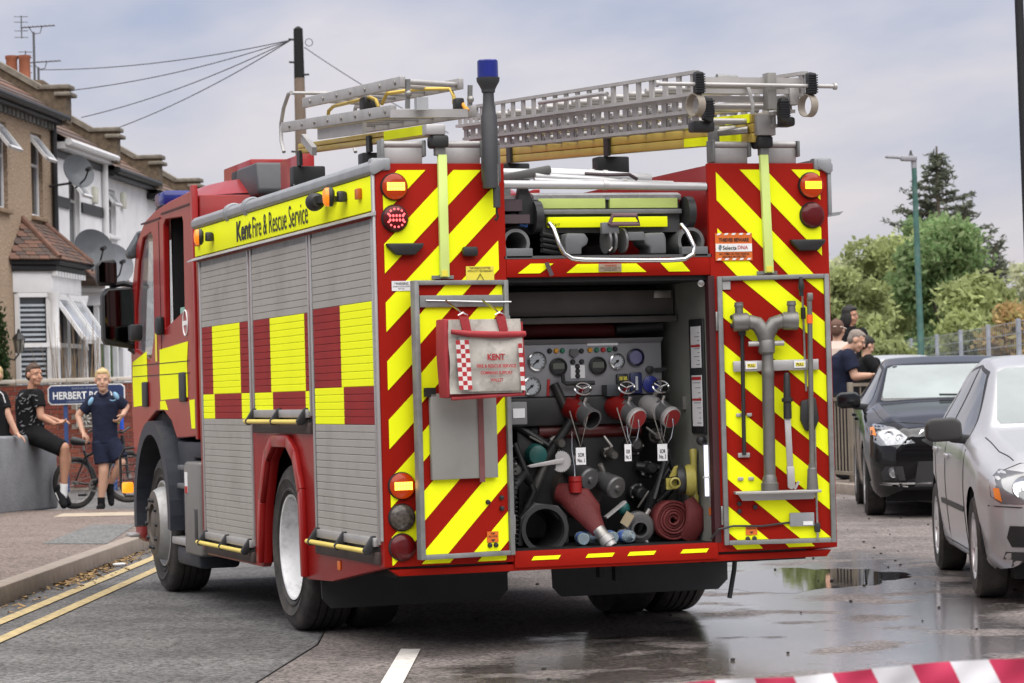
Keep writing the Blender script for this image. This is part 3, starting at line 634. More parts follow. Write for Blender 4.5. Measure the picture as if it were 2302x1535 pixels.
# loose alloy tubes lying on the rack: one thing each
TUB = M('white_alloy_tube', (.44, .44, .44), .38, .35, var=.06, dirt=.2, dcol=(.3, .3, .3))
TL = [('pole', [(.69, .02, 2.405), (1.25, .03, 2.40), (1.81, .02, 2.39)], .022, 'long pale alloy pole lying across the back of the hose bed'),
      ('pole', [(.70, .35, 2.49), (1.0, .36, 2.485), (1.35, .30, 2.47), (1.6, .28, 2.45)], .028, 'thick pale alloy pole behind the front one, with a grey buckle at its left end'),
      ('pole', [(.93, .22, 2.462), (1.25, .25, 2.445), (1.5, .30, 2.43), (1.72, .26, 2.42)], .020, 'thin pale alloy pole lying aslant in the middle of the tube pile'),
      ('pole', [(1.12, .70, 2.53), (1.35, .5, 2.50), (1.62, .35, 2.452)], .020, 'pale alloy pole sloping down to the right at the back of the tube pile'),
      ('pole', [(.9, .14, 2.435), (1.1, .16, 2.428), (1.42, .2, 2.43), (1.6, .22, 2.425)], .014, 'thinnest pale alloy pole, close behind the long front pole')]
for nme, pts, r, lab in TL:
    e = thing(nme, lab, 'pole', pts[0], group='alloy poles piled on the hose bed')
    obj('tube', MB().tube(pts, r, 12), TUB, e); q = Vector(pts[len(pts) // 2]); d = (Vector(pts[-1]) - Vector(pts[0])).normalized()
    obj('collar', MB().cyl(q - d * .012, q + d * .012, r + .004, n=12), ALU, e)
P('strap_buckle', MB().bar((.77, .28, 2.455), (1.02, .22, 2.50), .05, .045), M('buckle', (.09, .09, .085), .5, dirt=.3), bevel=.012)
P('tie_strap', MB().tube([(1.18, .14, 2.47), (1.30, .12, 2.462), (1.42, .12, 2.463), (1.47, .14, 2.44)], .010, 6), BRACK)

# ---- pump bay: most materials darkened so their colours carry the bay's shade
PB = M('bay_black', (.006, .006, .006), .6, var=.3)
m = MB(); m.box(.69, .70, .03, .82, .52, 1.925); m.box(.69, 1.83, .81, .82, .52, 1.925); m.box(.69, 1.83, .03, .82, 1.90, 1.93); m.box(.69, 1.83, .03, .82, .505, .522)
P('bay_lining', m, PB)
m = MB().box(1.815, 1.83, .05, .81, .52, 1.91); bw = P('bay_wall', m, M('bay_wall_pale', (.19, .195, .17), .6, dirt=.4, dcol=(.2, .2, .17)))
P('bay_edge', MB().box(1.80, 1.835, -.002, .05, .52, 1.92), M('dark_maroon', (.045, .012, .014), .5))
P('bay_lamp', MB().lathe([(.022, 0), (.018, .02), (.001, .024)], (1.78, .05, 1.885), (-.4, -1, -.2), 16, caps=True), CHROME)
P('upper_shelf', MB().box(.72, 1.795, .50, .56, 1.735, 1.868), M('shelf_alloy', (.10, .092, .085), .5, .3, var=.15, dirt=.4, dcol=(.12, .1, .09)), bevel=.004)
P('shelf_lip', MB().box(.72, 1.80, .46, .56, 1.695, 1.728), MATS['shelf_alloy'], bevel=.003)
P('shelf_hinge', MB().box(1.68, 1.78, .485, .50, 1.825, 1.865), STEEL, bevel=.004)
P('stowed_hose', MB().tube([(.85, .66, 1.66), (1.2, .66, 1.665), (1.55, .66, 1.655)], .04, 12), HOSE); P('stowed_branch', MB().cyl((1.5, .62, 1.66), (1.76, .60, 1.68), .035, n=14), BLACK)
PAN = M('panel_silver', (.24, .24, .25), .45, .3, var=.05)
pp = thing('pump_panel', None, None, (1.33, .55, 1.3), parent=T)
P('panel_sheet', MB().box(.86, 1.735, .545, .56, 1.308, 1.585), PAN, pp, bevel=.003); P('panel_top', MB().prism([(.51, 1.612), (.545, 1.585), (.6, 1.585), (.6, 1.612)], 'x', .86, 1.735), PAN, pp)
def gauge(x, z, r, ring, face, y=.545):
    gq = P('gauge', MB().lathe([(r, 0), (r, .018), (r - .008, .022), (r - .012, .014), (.001, .014)], (x, y, z), (0, -1, 0), 28, ms=[0, 0, 0, 1]), [ring, face], pp)
    return gq
FACE = M('gauge_face', (.40, .43, .45), .4, var=.05); LCD = M('lcd', (.10, .11, .09), .3); BLK2 = BLACK
for x, z, r in ((1.02, 1.498, .052), (.985, 1.365, .052), (1.475, 1.488, .043)):
    gq = gauge(x, z, r, CHROME, FACE)
    P('needle', MB().bar((x - r * .5, .528, z - r * .4), (x + r * .2, .528, z + r * .15), .006, .003, up=(0, 1, 0)), INKB, gq); P('needle_hub', MB().cyl((x, .53, z), (x, .525, z), .008, n=10), INKB, gq)
    mb = MB()
    for k in range(11):
        a = R(-50 + k * 28); mb.bar((x + r * .62 * math.cos(a), .5303, z + r * .62 * math.sin(a)), (x + r * .75 * math.cos(a), .5303, z + r * .75 * math.sin(a)), .003, .001, up=(0, 1, 0))
    P('dial_ticks', mb, INKB, gq)
for x, z in ((1.14, 1.465), (1.365, 1.467)):
    gq = gauge(x, z, .049, BLACK, BLACK); P('display', MB().box(x - .032, x + .032, .528, .531, z - .012, z + .02), LCD, gq)
gq = gauge(1.583, 1.507, .048, M('dark_blue_ring', (.01, .01, .03), .3), M('blue_display', (.10, .10, .2), .15, coat=.5)); 
for i, (x, z, c) in enumerate([(1.095, 1.552, 'k'), (1.132, 1.552, 'a'), (1.168, 1.552, 'g'), (1.275, 1.548, 'k'), (1.325, 1.552, 'a'), (1.362, 1.552, 'g'), (1.40, 1.552, 'r'), (1.435, 1.552, 'g'), (1.468, 1.555, 'k'), (1.225, 1.49, 'k'), (1.275, 1.49, 'k'), (1.25, 1.465, 'k'), (1.25, 1.44, 'k'), (1.25, 1.415, 'k')]):
    mt = {'k': BLACK, 'a': M('amber_button', (.6, .28, .02), .3), 'g': M('green_button', (.02, .16, .09), .3), 'r': M('red_button', (.4, .02, .02), .3)}[c]
    P('panel_button', MB().lathe([(.014, 0), (.014, .008), (.010, .014), (.001, .014)], (x, .545, z), (0, -1, 0), 14), mt, pp)
lb = P('panel_label', MB().box(1.212, 1.292, .541, .545, 1.402, 1.472), PAPER, pp)
P('panel_label', MB().box(1.31, 1.485, .541, .545, 1.575, 1.587), PAPER, pp)
P('panel_switch', MB().prism([(1.21, 1.56), (1.25, 1.56), (1.255, 1.53), (1.23, 1.51), (1.205, 1.53)], 'y', .525, .545), M('switch_grey', (.1, .1, .1), .5), pp)
P('throttle_lever', MB().tube([(1.15, .50, 1.425), (1.155, .50, 1.385), (1.17, .50, 1.375), (1.33, .50, 1.375)], .012, 8), BLACK, pp)
P('dark_box', MB().box(1.385, 1.49, .46, .545, 1.30, 1.362), M('box_slate', (.035, .04, .045), .5), pp, bevel=.004)
P('sight_gauge', MB().box(1.545, 1.615, .525, .545, 1.31, 1.425), M('gauge_navy', (.015, .02, .08), .4), pp, bevel=.008); P('sight_tube', MB().box(1.573, 1.587, .520, .526, 1.33, 1.405), FACE, pp)
P('valve_plate', MB().box(1.468, 1.535, .525, .545, 1.335, 1.42), BLACK, pp, bevel=.008)
for x in (1.49, 1.515): P('valve_plate', MB().box(x - .01, x + .01, .52, .526, 1.385, 1.405), M('plate_yellow', (.45, .4, .05), .4), pp)
P('blue_disc', MB().lathe([(.045, 0), (.045, .012), (.02, .02), (.001, .02)], (1.665, .545, 1.36), (0, -1, 0), 24), M('disc_blue', (.02, .03, .2), .3), pp)
P('lock_knob', MB().lathe([(.022, 0), (.022, .02), (.001, .024)], (1.662, .545, 1.437), (0, -1, 0), 16), BLACK, pp); P('lock_lever', MB().bar((1.69, .53, 1.437), (1.76, .53, 1.44), .008, .02), BLACK, pp)
P('red_pointer', MB().bar((1.085, .54, 1.40), (1.078, .54, 1.31), .014, .006, up=(0, 1, 0)), INKR, pp)
# pump casing below
m = MB(); m.box(.72, 1.75, .50, .80, 1.15, 1.305); m.box(.9, 1.6, .55, .8, .55, 1.15); P('pump_casing', m, M('pump_black', (.008, .008, .0085), .5, dirt=.3, dcol=(.06, .05, .04)), bevel=.015)  # near-black base colour holds the shade of the deep bay
P('junction_box', MB().box(.80, .90, .36, .5, 1.165, 1.285), M('jbox_grey', (.17, .17, .17), .5), bevel=.005); P('junction_label', MB().box(.82, .885, .355, .36, 1.20, 1.25), PAPER)
P('red_manifold', MB().cyl((1.02, .56, 1.12), (1.60, .56, 1.12), .04, n=14), M('manifold_red', (.07, .006, .006), .4, dirt=.4))
P('pump_housing', MB().lathe([(.001, -.06), (.13, -.05), (.15, .0), (.15, .1)], (1.23, .55, .80), (0, 1, 0), 28), M('cast_brown', (.05, .042, .036), .6))
PRED = M('valve_red', (.18, .007, .006), .35, dirt=.3, dcol=(.15, .01, .01))
def outlet(x, cap, body):
    e = thing('pump_outlet', None, None, (x, .4, 1.2), parent=T)
    P('valve_body', MB().lathe([(.055, 0), (.065, .05), (.05, .14)], (x - .05, .52, 1.25), (.25, -.9, -.25), 20, caps=True), body, e)
    d = Vector((.28, -.82, -.42)).normalized(); o = Vector((x - .02, .44, 1.235))
    P('coupling', MB().lathe([(.05, 0), (.058, .03), (.052, .06), (.056, .10), (.058, .13), (.048, .13), (.046, .06)], o, d, 24, ms=[0, 0, 0, 0, 0, 1]), [M('outlet_metal', (.22, .22, .22), .35, .7, dirt=.4), DARK], e)
    if cap:
        P('blank_cap', MB().lathe([(.060, .115), (.060, .135), (.052, .142), (.001, .142)], o, d, 24, ms=[0, 0, 1]), [ALUL, M('cap_red', (.3, .03, .03), .5)], e)
        q = o + d * .145
        P('cap_chain', MB().tube([q, q + Vector((0, -.01, -.04)), q + Vector((-.01, .0, -.10)), q + Vector((-.035, .01, -.14)), q + Vector((-.055, .02, -.09)), q + Vector((-.06, .03, .0))], [.004, .0025, .0045, .0025, .0045, .0025], 6), CHROME, e)
    P('lug', MB().cyl(o + d * .05 + Vector((0, 0, .05)), o + d * .05 + Vector((.01, -.01, .085)), .014, n=8), CHROME, e)
    P('handwheel', MB().tube([(x - .0 + .045 * math.cos(a), .42 + .015 * math.sin(a), 1.345 + .032 * math.sin(a)) for a in [2 * math.pi * i / 20 for i in range(20)]], .007, 6, closed=True), CHROME, e)
    for a in (.4, 2.5, 4.6): P('handwheel_spoke', MB().cyl((x, .42, 1.345), (x + .045 * math.cos(a), .42, 1.345 + .032 * math.sin(a)), .005, n=6), CHROME, e)
    P('handwheel_stem', MB().cyl((x, .42, 1.345), (x - .03, .50, 1.27), .012, n=8), body, e)
outlet(1.235, False, PRED); outlet(1.485, True, PRED); outlet(1.68, True, ALUL)
# tags on cords
for x, z, w_, l2 in ((1.165, .99, .055, 'No. 1'), (1.43, 1.0, .038, 'No. 2'), (1.625, .995, .055, 'No. 3')):
    e = thing('tag_plate', {'No. 1': 'left white tag on a cord, beside the toothed lever', 'No. 2': 'narrow middle white tag hanging on a cord below the red outlet', 'No. 3': 'right white tag on a cord below the alloy outlet'}[l2], 'tag', (x, .28, z - .06), group='white tags in the pump bay')
    obj('plate', MB().box(x - w_ / 2, x + w_ / 2, .28, .284, z - .045, z + .045), PAPER, e)
    text('SOR\n' + l2, (x, .278, z - .008), X, Z, w_ * .7, .05, INKB, e, .02)
    obj('cord', MB().tube([(x - .05, .30, z + .24), (x, .282, z + .045), (x + .05, .30, z + .21)], .0035, 5), M('cord_grey', (.2, .19, .17), .9), e)
# two low inlets with caps
for x, z in ((1.225, .865), (1.375, .815)):
    e = thing('pump_inlet', None, None, (x, .3, z), parent=T); d = Vector((.3, -.85, -.3)).normalized(); o = Vector((x - .06, .5, z + .06))
    P('coupling', MB().lathe([(.04, 0), (.05, .05), (.055, .12), (.06, .16), (.062, .19), (.054, .2), (.02, .202), (.014, .215), (.001, .216)], o, d, 24), M('shaded_alloy', (.12, .12, .12), .42, .5, dirt=.4), e)  # alloy with the bay's shade put into its colour
    P('lug', MB().cyl(o + d * .08 + Vector((0, 0, .05)), o + d * .08 + Vector((-.02, -.01, .09)), .015, n=8), STEEL, e)
# gear lever with toothed quadrant
e = thing('gear_quadrant', None, None, (1.03, .3, .97), parent=T)
mb = MB(); pl = []
for i in range(40):
    a = R(110 - i * 6.2); rr = .052 + (.006 if i % 2 else 0); pl.append((1.06 + rr * math.cos(a), .965 + rr * math.sin(a)))
P('toothed_plate', MB().prism(pl + [(1.03, .93), (1.03, 1.0)], 'y', .30, .306), ALUL, e); P('lever', MB().prism([(.865, .948), (.885, .955), (1.07, .985), (1.075, .968), (1.06, .955), (.885, .938)], 'y', .28, .296), ALUL, e, bevel=.004)
# big suction opening at lower left
e = thing('suction_inlet', None, None, (.95, .3, .61), parent=T)
P('inlet_ring', MB().lathe([(.125, .0), (.13, -.02), (.108, -.02), (.10, .0), (.098, .25)], (.945, .27, .615), (0, 1, 0), 36, ms=[0, 0, 0, 1]), [M('cast_dark', (.028, .028, .028), .55), DARK], e)
P('inlet_flange', MB().prism([(.80, .53), (.82, .68), (.90, .755), (1.03, .735), (1.08, .68), (1.085, .54), (1.06, .53), (1.05, .64), (.98, .715), (.91, .715), (.845, .65), (.83, .53)], 'y', .275, .32), MATS['cast_dark'], e, bevel=.008)
P('coil_cable', MB().tube([(.735 + .012 * math.cos(i * 1.2), .1 + .012 * math.sin(i * 1.2), 1.0 - i * .0045) for i in range(100)], .0035, 5), BLACK)
# things lying in the bay
def flat_hose(path, w_, t_):
    mb = MB(); P_ = [Vector(p) for p in path]; n = len(P_); vs = []; fs = []
    for i, p in enumerate(P_):
        d = (P_[min(i + 1, n - 1)] - P_[max(i - 1, 0)]).normalized(); r = Vector((d.z, 0, -d.x)); r = d.cross(Vector((0, 1, 0))).normalized(); u = r.cross(d)
        ww = w_[i] if isinstance(w_, list) else w_
        for k in range(12):
            a = 2 * math.pi * k / 12; vs.append(p + r * math.cos(a) * ww / 2 + u * math.sin(a) * t_)
    for i in range(n - 1):
        for k in range(12):
            k2 = (k + 1) % 12; fs.append((i * 12 + k, i * 12 + k2, (i + 1) * 12 + k2, (i + 1) * 12 + k))
    return mb.add(vs, fs)
e = thing('delivery_hose', 'bent red delivery hose with alloy end lying in the pump bay below the red cap', 'hose', (1.2, .3, .53))
obj('hose_sleeve', flat_hose([(1.06, .36, .80), (1.10, .30, .79), (1.14, .26, .745), (1.19, .22, .66), (1.225, .18, .585)], [.10, .14, .155, .12, .075], .03), HOSE, e)
obj('hose_sleeve', flat_hose([(1.12, .30, .80), (1.17, .27, .785), (1.215, .25, .72), (1.23, .24, .62)], [.06, .085, .08, .05], .03), HOSE, e)
obj('binding', MB().cyl((1.215, .185, .605), (1.238, .16, .565), .036, n=16), STEEL, e)
obj('hose_end', MB().lathe([(.034, 0), (.036, .02), (.04, .022), (.04, .05), (.033, .052), (.033, .075), (.03, .078), (.027, .04)], (1.235, .165, .572), (.45, -.45, -.75), 20), ALUL, e)
e = thing('blank_cap', 'bright red square cap hanging on a chain over the bent hose', 'cap', (1.115, .3, .83))
obj('cap_body', MB().lathe([(.034, 0), (.036, .05), (.03, .055), (.036, .06), (.034, .085)], (1.125, .27, .80), (0, 0, 1), 16, caps=True), M('bright_red', (.24, .009, .008), .4), e)
obj('chain', MB().tube([(1.125, .27, .885), (1.128, .28, .93), (1.12, .29, 1.02), (1.128, .31, 1.12)], .0035, 6), CHROME, e)
e = thing('suction_coupling', 'round cast hose coupling with an open bore on the pump bay floor', 'coupling', (1.48, .25, .53))
obj('coupling_body', MB().lathe([(.07, .06), (.085, .05), (.085, .0), (.075, -.012), (.062, -.014), (.048, -.014), (.048, -.05), (.036, -.05), (.034, .05)], (1.475, .27, .60), (.18, 1, .1), 28, ms=[0, 0, 0, 0, 0, 0, 0, 1]), [MATS['shaded_alloy'], DARK], e)
for a in (1.0, 3.3, 5.2): obj('lug', MB().cyl((1.475 + .075 * math.cos(a), .27, .60 + .075 * math.sin(a)), (1.475 + .115 * math.cos(a), .265, .60 + .115 * math.sin(a)), .012, n=8), STEEL, e)
obj('label_plate', MB().bar((1.38, .24, .62), (1.42, .24, .68), .05, .004, up=(0, 1, 0)), M('plate_old', (.3, .24, .15), .6), e)
e = thing('rolled_hose', 'rolled red hose lying at the right of the pump bay floor', 'hose', (1.72, .28, .53))
sp = []
for i in range(172):
    a = i * .22; r_ = .022 + .0152 * a / 6.283; sp.append((1.66 + r_ * math.cos(a) * (1 + .05 * math.sin(a * 2)), .30 + .006 * math.sin(a * .7), .638 + r_ * math.sin(a)))
mb = MB(); vs = []; fs = []
for i, p in enumerate(sp):
    for dy in (-.07, .05): vs.append((p[0] + (.06 if dy < 0 else 0) * 0, p[1] + dy, p[2]))
for i in range(len(sp) - 1): fs.append((2 * i, 2 * i + 1, 2 * i + 3, 2 * i + 2))
so = obj('hose_coil', mb.add(vs, fs), HOSE, e); sm = so.modifiers.new('s', 'SOLIDIFY'); sm.thickness = .0125
obj('hose_tail', flat_hose([(1.74, .24, .53), (1.765, .2, .60), (1.77, .2, .68), (1.745, .22, .745)], [.1, .11, .10, .06], .02), HOSE, e)
YN = M('branch_yellow', (.30, .26, .055), .4, dirt=.3, dcol=(.3, .25, .06))
e = thing('hose_branch', 'pale yellow and black fire hose nozzle standing by the right wall of the pump bay', 'nozzle', (1.76, .3, .7))
obj('branch_pipe', MB().lathe([(.02, .70), (.026, .71), (.026, .76), (.02, .77), (.018, .95), (.022, 1.0), (.016, 1.01)], (1.765, .22, 0), (.02, .02, 1), 16, caps=True), YN, e)
obj('branch_ring', MB().lathe([(.075, 0), (.085, .02), (.075, .05), (.06, .055), (.055, .0), (.075, 0)], (1.725, .22, .845), (1, -.25, 0), 28), YN, e)
obj('branch_grip', MB().lathe([(.07, 0), (.08, -.02), (.075, -.045), (.03, -.05)], (1.725, .22, .845), (1, -.25, 0), 24, caps=True), BLACK, e)
obj('branch_valve', MB().lathe([(.028, 0), (.03, .04), (.022, .045), (.018, .0)], (1.655, .2, .835), (-.2, -1, 0), 16, caps=True), YN, e)
obj('branch_bracket', MB().prism([(1.63, .865), (1.66, .92), (1.68, .925), (1.67, .87)], 'y', .2, .21), YN, e); obj('branch_bracket', MB().box(1.61, 1.70, .195, .205, .80, .86), YN, e)
obj('branch_hose', MB().tube([(1.765, .22, .70), (1.77, .24, .62), (1.76, .3, .54)], .024, 10), BLACK, e)
P('light_strip', MB().box(1.797, 1.813, .10, .12, .76, 1.03), M('strip_lamp', (.75, .75, .80), .3, emit=(.8, .8, 1), estr=.25)); P('strip_clip', MB().box(1.79, 1.814, .09, .125, .855, .865), WHT)
PET = M('clear_plastic', (.55, .70, .75), .12, var=.1, trans=.6, alpha=.75)
WAT = M('water_label', (.08, .15, .4), .4, var=.6, scale=30)
for i, (x, y) in enumerate(((1.13, .20), (1.19, .26), (1.30, .22), (1.37, .20), (1.41, .26))):
    e = thing('water_bottle', ('clear plastic water bottle with a blue label at the left of the pack', 'clear plastic water bottle partly under the hose end', 'clear plastic water bottle in the middle of the pack', 'clear plastic water bottle at the front right of the pack', 'clear plastic water bottle at the back right of the pack')[i], 'bottle', (x, y, .53), group='water bottles on the pump bay floor')
    obj('bottle_body', MB().lathe([(.028, -.05), (.032, -.045), (.032, .03), (.03, .035), (.032, .04), (.012, .075), (.012, .09)], (x, y, .562), (.15, -.95 if i % 2 else .95, .05), 16, caps=True), PET, e)
    obj('bottle_label', MB().lathe([(.0326, -.03), (.0326, .02)], (x, y, .562), (.15, -.95 if i % 2 else .95, .05), 16), WAT, e)
P('grey_strap', MB().bar((1.30, .3, .66), (1.42, .32, .74), .03, .012), ALUL)
e = thing('document_holder', None, None, (1.80, .3, 1.1), parent=T)
P('holder_board', MB().box(1.800, 1.8145, .10, .30, 1.09, 1.70), BLACK, e, bevel=.006)
for z0, z1 in ((1.44, 1.66), (1.13, 1.40)):
    pg = P('page', MB().box(1.797, 1.7995, .125, .265, z0, z1), PAPER, e)
    P('page_band', MB().box(1.7955, 1.7968, .13, .26, z0 + (z1 - z0) * .5, z0 + (z1 - z0) * .5 + .012), INKR, pg)
    mb = MB()
    for i in range(9):
        zq = z0 + .015 + i * (z1 - z0 - .03) / 9
        mb.box(1.7958, 1.7968, .14, .16 + .09 * random.random(), zq, zq + .004)
    P('page_lines', mb, M('ink_grey', (.25, .25, .27), .6), pg)
P('red_tag', MB().box(1.7955, 1.7968, .13, .26, 1.375, 1.392), INKR, e)
P('wall_latch', MB().box(1.795, 1.815, .40, .42, 1.22, 1.29), STEEL); P('wall_sticker', MB().box(1.812, 1.8148, .08, .11, .66, .70), STO)
P('black_ball', MB().sph((1.785, .12, 1.055), .028, 14), BLACK)

# pipes, hoses and levers crowding the dark lower half of the bay
random.seed(17); PIP = M('pipe_dark', (.022, .022, .022), .45, .3, var=.3, dirt=.4, dcol=(.07, .055, .04)); PIM = M('pipe_metal', (.12, .115, .105), .4, .6, var=.3, dirt=.5, dcol=(.04, .035, .03)); TEAL = M('valve_teal', (.015, .10, .09), .45)
for i in range(9):
    x = .80 + random.random() * .95; z = .56 + random.random() * .5; y = .45 + random.random() * .12; P('pump_pipe', MB().tube([(x, y, z), (x + random.uniform(-.2, .2), y - .04, z + random.uniform(.05, .25)), (x + random.uniform(-.25, .25), y + .02, z + random.uniform(.2, .5))], random.uniform(.014, .032), 10), random.choice((PIP, PIP, PIM)))
for x, z, r_ in ((.80, 1.05, .06), (.86, .92, .045), (1.55, 1.03, .05), (1.62, .90, .045), (1.10, 1.06, .04), (1.40, 1.0, .035), (1.68, 1.08, .04), (1.56, .78, .05)):
    fl = P('pump_flange', MB().lathe([(r_, 0), (r_, .03), (r_ * .8, .035), (r_ * .7, .09), (r_ * .5, .1), (.001, .1)], (x, .53, z), (random.uniform(-.2, .2), -1, random.uniform(-.2, .1)), 20), random.choice((PIP, PIM)))
    for k in range(5): a = k * 1.257; P('flange_bolt', MB().cyl((x + r_ * .85 * math.cos(a), .50, z + r_ * .85 * math.sin(a)), (x + r_ * .85 * math.cos(a), .485, z + r_ * .85 * math.sin(a)), .007, n=6), STEEL, fl)
for x, z, x2, z2 in ((.92, 1.10, .99, 1.06), (1.34, 1.09, 1.38, 1.03), (1.58, 1.13, 1.64, 1.08), (1.52, .70, 1.58, .79)): P('valve_lever', MB().bar((x, .40, z), (x2, .38, z2), .018, .012), random.choice((STEEL, TEAL, PIM)), bevel=.004)
P('pump_boss', MB().lathe([(.06, 0), (.05, .05), (.03, .06), (.001, .06)], (.985, .5, 1.0), (0, -1, 0), 18), TEAL); P('floor_valve', MB().sph((1.44, .4, .70), (.035, .03, .04), 12), TEAL)
for k in range(3): P('bay_hose', MB().tube([(1.56 + .02 * k, .48, .56), (1.60, .42 - .03 * k, .75), (1.70, .40, .90 + .05 * k), (1.77, .42, .80), (1.78, .45, .58)], .016, 10), BLACK)
P('bay_hose', MB().tube([(.74, .35, .56), (.76, .30, .72), (.80, .30, .85), (.87, .36, .90), (.93, .45, .86)], .022, 10), BLACK)
# ---- pump bay doors folded back against the rear panels
def frame_mx(h, d):
    d = Vector((d[0] - h[0], d[1] - h[1], 0)).normalized(); v = Vector((-d.y, d.x, 0))
    return Matrix(((d.x, v.x, 0, h[0]), (d.y, v.y, 0, h[1]), (0, 0, 1, 0), (0, 0, 0, 1)))
DR = frame_mx((1.845, -.012), (2.425, -.18)); UR = .59
DL = frame_mx((.155, -.115), (.69, -.012)); UL = .54
def door(Mx, U, z0, z1):
    e = thing('bay_door', None, None, tuple(Mx @ Vector((U / 2, 0, z0))), parent=T)
    P('door_panel', MB().box(.004, U - .004, .004, .03, z0 + .004, z1 - .004).xf(Mx), REDR, e)
    for a in ((0, .026, z0, z1), (U - .026, U, z0, z1), (.026, U - .026, z0, z0 + .024), (.026, U - .026, z1 - .024, z1)):
        P('door_frame', MB().box(a[0], a[1], -.018, .034, a[2], a[3]).xf(Mx), GREYF, e, bevel=.004)
    return e
eR = door(DR, UR, .505, 1.915); eL = door(DL, UL, .505, 1.912)
def frac_stripes(Mx, U, sgn, ph, per, wd, e, slope, z0=.53, z1=1.89): stripes(.028, U - .028, z0, z1, .0035, sgn, ph, per, wd, e, Mx, slope)
frac_stripes(DL, UL, 1, 1.705 - .147 + .03 * 0, .2965, .148, eL, .985)
frac_stripes(DR, UR, -1, 1.703 + .024 * .86, .283, .140, eR, .86)
for Mx, xa, xb in ((DR, -.012, .0), (DL, UL, UL + .012)):
    for z in (.66, 1.68): P('hinge', MB().box(xa, xb, -.006, .02, z - .05, z + .05).xf(Mx), STEEL, eR if Mx is DR else eL, bevel=.003)
# left door fittings
P('tool_rail', MB().box(.03, UL - .03, -.016, -.002, 1.776, 1.836).xf(DL), GREYF, eL, bevel=.003)
P('hang_wire', MB().tube([(.06, -.022, 1.81), (.25, -.026, 1.805), (.45, -.026, 1.80), (UL + .01, -.022, 1.80)], .003, 5).xf(DL), CHROME, eL)
pn = P('pocket_panel', MB().box(.068, .445, -.03, -.004, .905, 1.34).xf(DL), M('pocket_grey', (.25, .245, .225), .55, dirt=.35, dcol=(.12, .11, .1), dscale=6), eL, bevel=.004)
P('pocket_strap', MB().box(.335, .365, -.036, -.031, .885, 1.34).xf(DL), M('strap_red', (.16, .05, .05), .8, dirt=.4, dcol=(.2, .17, .15)), pn)
P('pocket_hook', MB().box(.04, .10, -.03, -.01, 1.325, 1.37).xf(DL), BLACK, pn)
P('door_sticker', MB().box(.385, .45, -.004, .0, .575, .63).xf(DL), STO, eL)
for u, z in ((.40, .56), (.435, .56), (.395, .78), (.475, .80), (.475, .745)): P('stud', MB().lathe([(.013, 0), (.011, .012), (.001, .016)], DL @ Vector((u, .001, z)), DL.to_3x3() @ Vector((0, -1, 0)), 12), BLACK, eL)
def dl(Mx, txt, u, z, w_, h_, e, mat=INKB, v=-.006, bold=.01): return text(txt, Mx @ Vector((u, v, z)), Mx.to_3x3() @ Vector((1, 0, 0)), Z, w_, h_, mat, e, bold)
dl(DL, 'PUMP\nBAY DOOR', .4175, .612, .05, .024, eL); P('sticker_arrow', MB().prism([(.4175 - .012, .59), (.4175 + .012, .59), (.4175, .578)], 'y', -.007, -.0055).xf(DL), INKB, eL)
# right door fittings
P('tool_rail', MB().box(.071, .52, -.03, -.004, 1.412, 1.468).xf(DR), ALU, eR, bevel=.003)
P('tool_shelf', MB().box(.055, .505, -.11, -.004, .772, .786).xf(DR), ALU, eR, bevel=.003); P('shelf_apron', MB().prism([(.075, .773), (.49, .773), (.475, .735), (.10, .735)], 'y', -.02, -.006).xf(DR), ALU, eR)
for u in (.165, .42):
    lb = P('pull_label', MB().box(u - .03, u + .03, -.037, -.031, 1.425, 1.462).xf(DR), WHT, eR); P('pull_plate', MB().box(u - .022, u + .022, -.0385, -.0372, 1.433, 1.452).xf(DR), STY, lb)
    dl(DR, 'PULL', u, 1.4425, .036, .014, lb, INKB, -.0395, .02)
P('control_box', MB().box(.346, .474, -.03, .0, .594, .665).xf(DR), M('control_grey', (.26, .265, .27), .5), eR, bevel=.004); P('box_label', MB().box(.415, .465, -.0325, -.0302, .60, .62).xf(DR), PAPER, eR)
P('door_cable', MB().tube([(.346, -.01, .615), (.2, -.012, .60), (.05, -.014, .605), (-.03, -.02, .59), (-.07, .0, .54)], .006, 6).xf(DR), BLACK, eR)
P('door_sticker', MB().box(.115, .175, -.004, .0, .555, .598).xf(DR), STO, eR); dl(DR, 'PUMP BAY DOOR', .145, .588, .05, .008, eR); P('sticker_arrow', MB().prism([(.145 - .01, .572), (.145 + .01, .572), (.145, .562)], 'y', -.007, -.0055).xf(DR), INKB, eR)
for u, z in ((.125, .535), (.16, .535), (.085, .72), (.085, .68), (.168, .70), (.075, 1.70), (.075, 1.655)): P('stud', MB().lathe([(.013, 0), (.011, .012), (.001, .016)], DR @ Vector((u, .001, z)), DR.to_3x3() @ Vector((0, -1, 0)), 12), BLACK, eR)
for u, z in ((.095, 1.185), (.15, 1.185), (.095, .85), (.15, .85)): P('clip', MB().box(u - .014, u + .014, -.012, .002, z - .009, z + .009).xf(DR), ALUL, eR, bevel=.003)
P('clip', MB().box(.085, .147, -.015, .002, .962, .986).xf(DR), ALUL, eR, bevel=.003); P('corner_plate', MB().box(.028, .07, -.006, .0, 1.845, 1.888).xf(DR), ALU, eR)
P('lock_rod', MB().cyl((.445, -.02, 1.90), (.452, -.02, 1.30), .006, n=8).xf(DR), STEEL, eR); P('lock_rod', MB().cyl((.49, -.02, 1.1), (.49, -.02, .52), .006, n=8).xf(DR), STEEL, eR)
P('lock_spring', MB().cyl((.447, -.02, 1.74), (.448, -.02, 1.68), .013, n=10).xf(DR), BLACK, eR); P('rod_guide', MB().box(.475, .505, -.03, .0, .56, .61).xf(DR), BLACK, eR, bevel=.006)
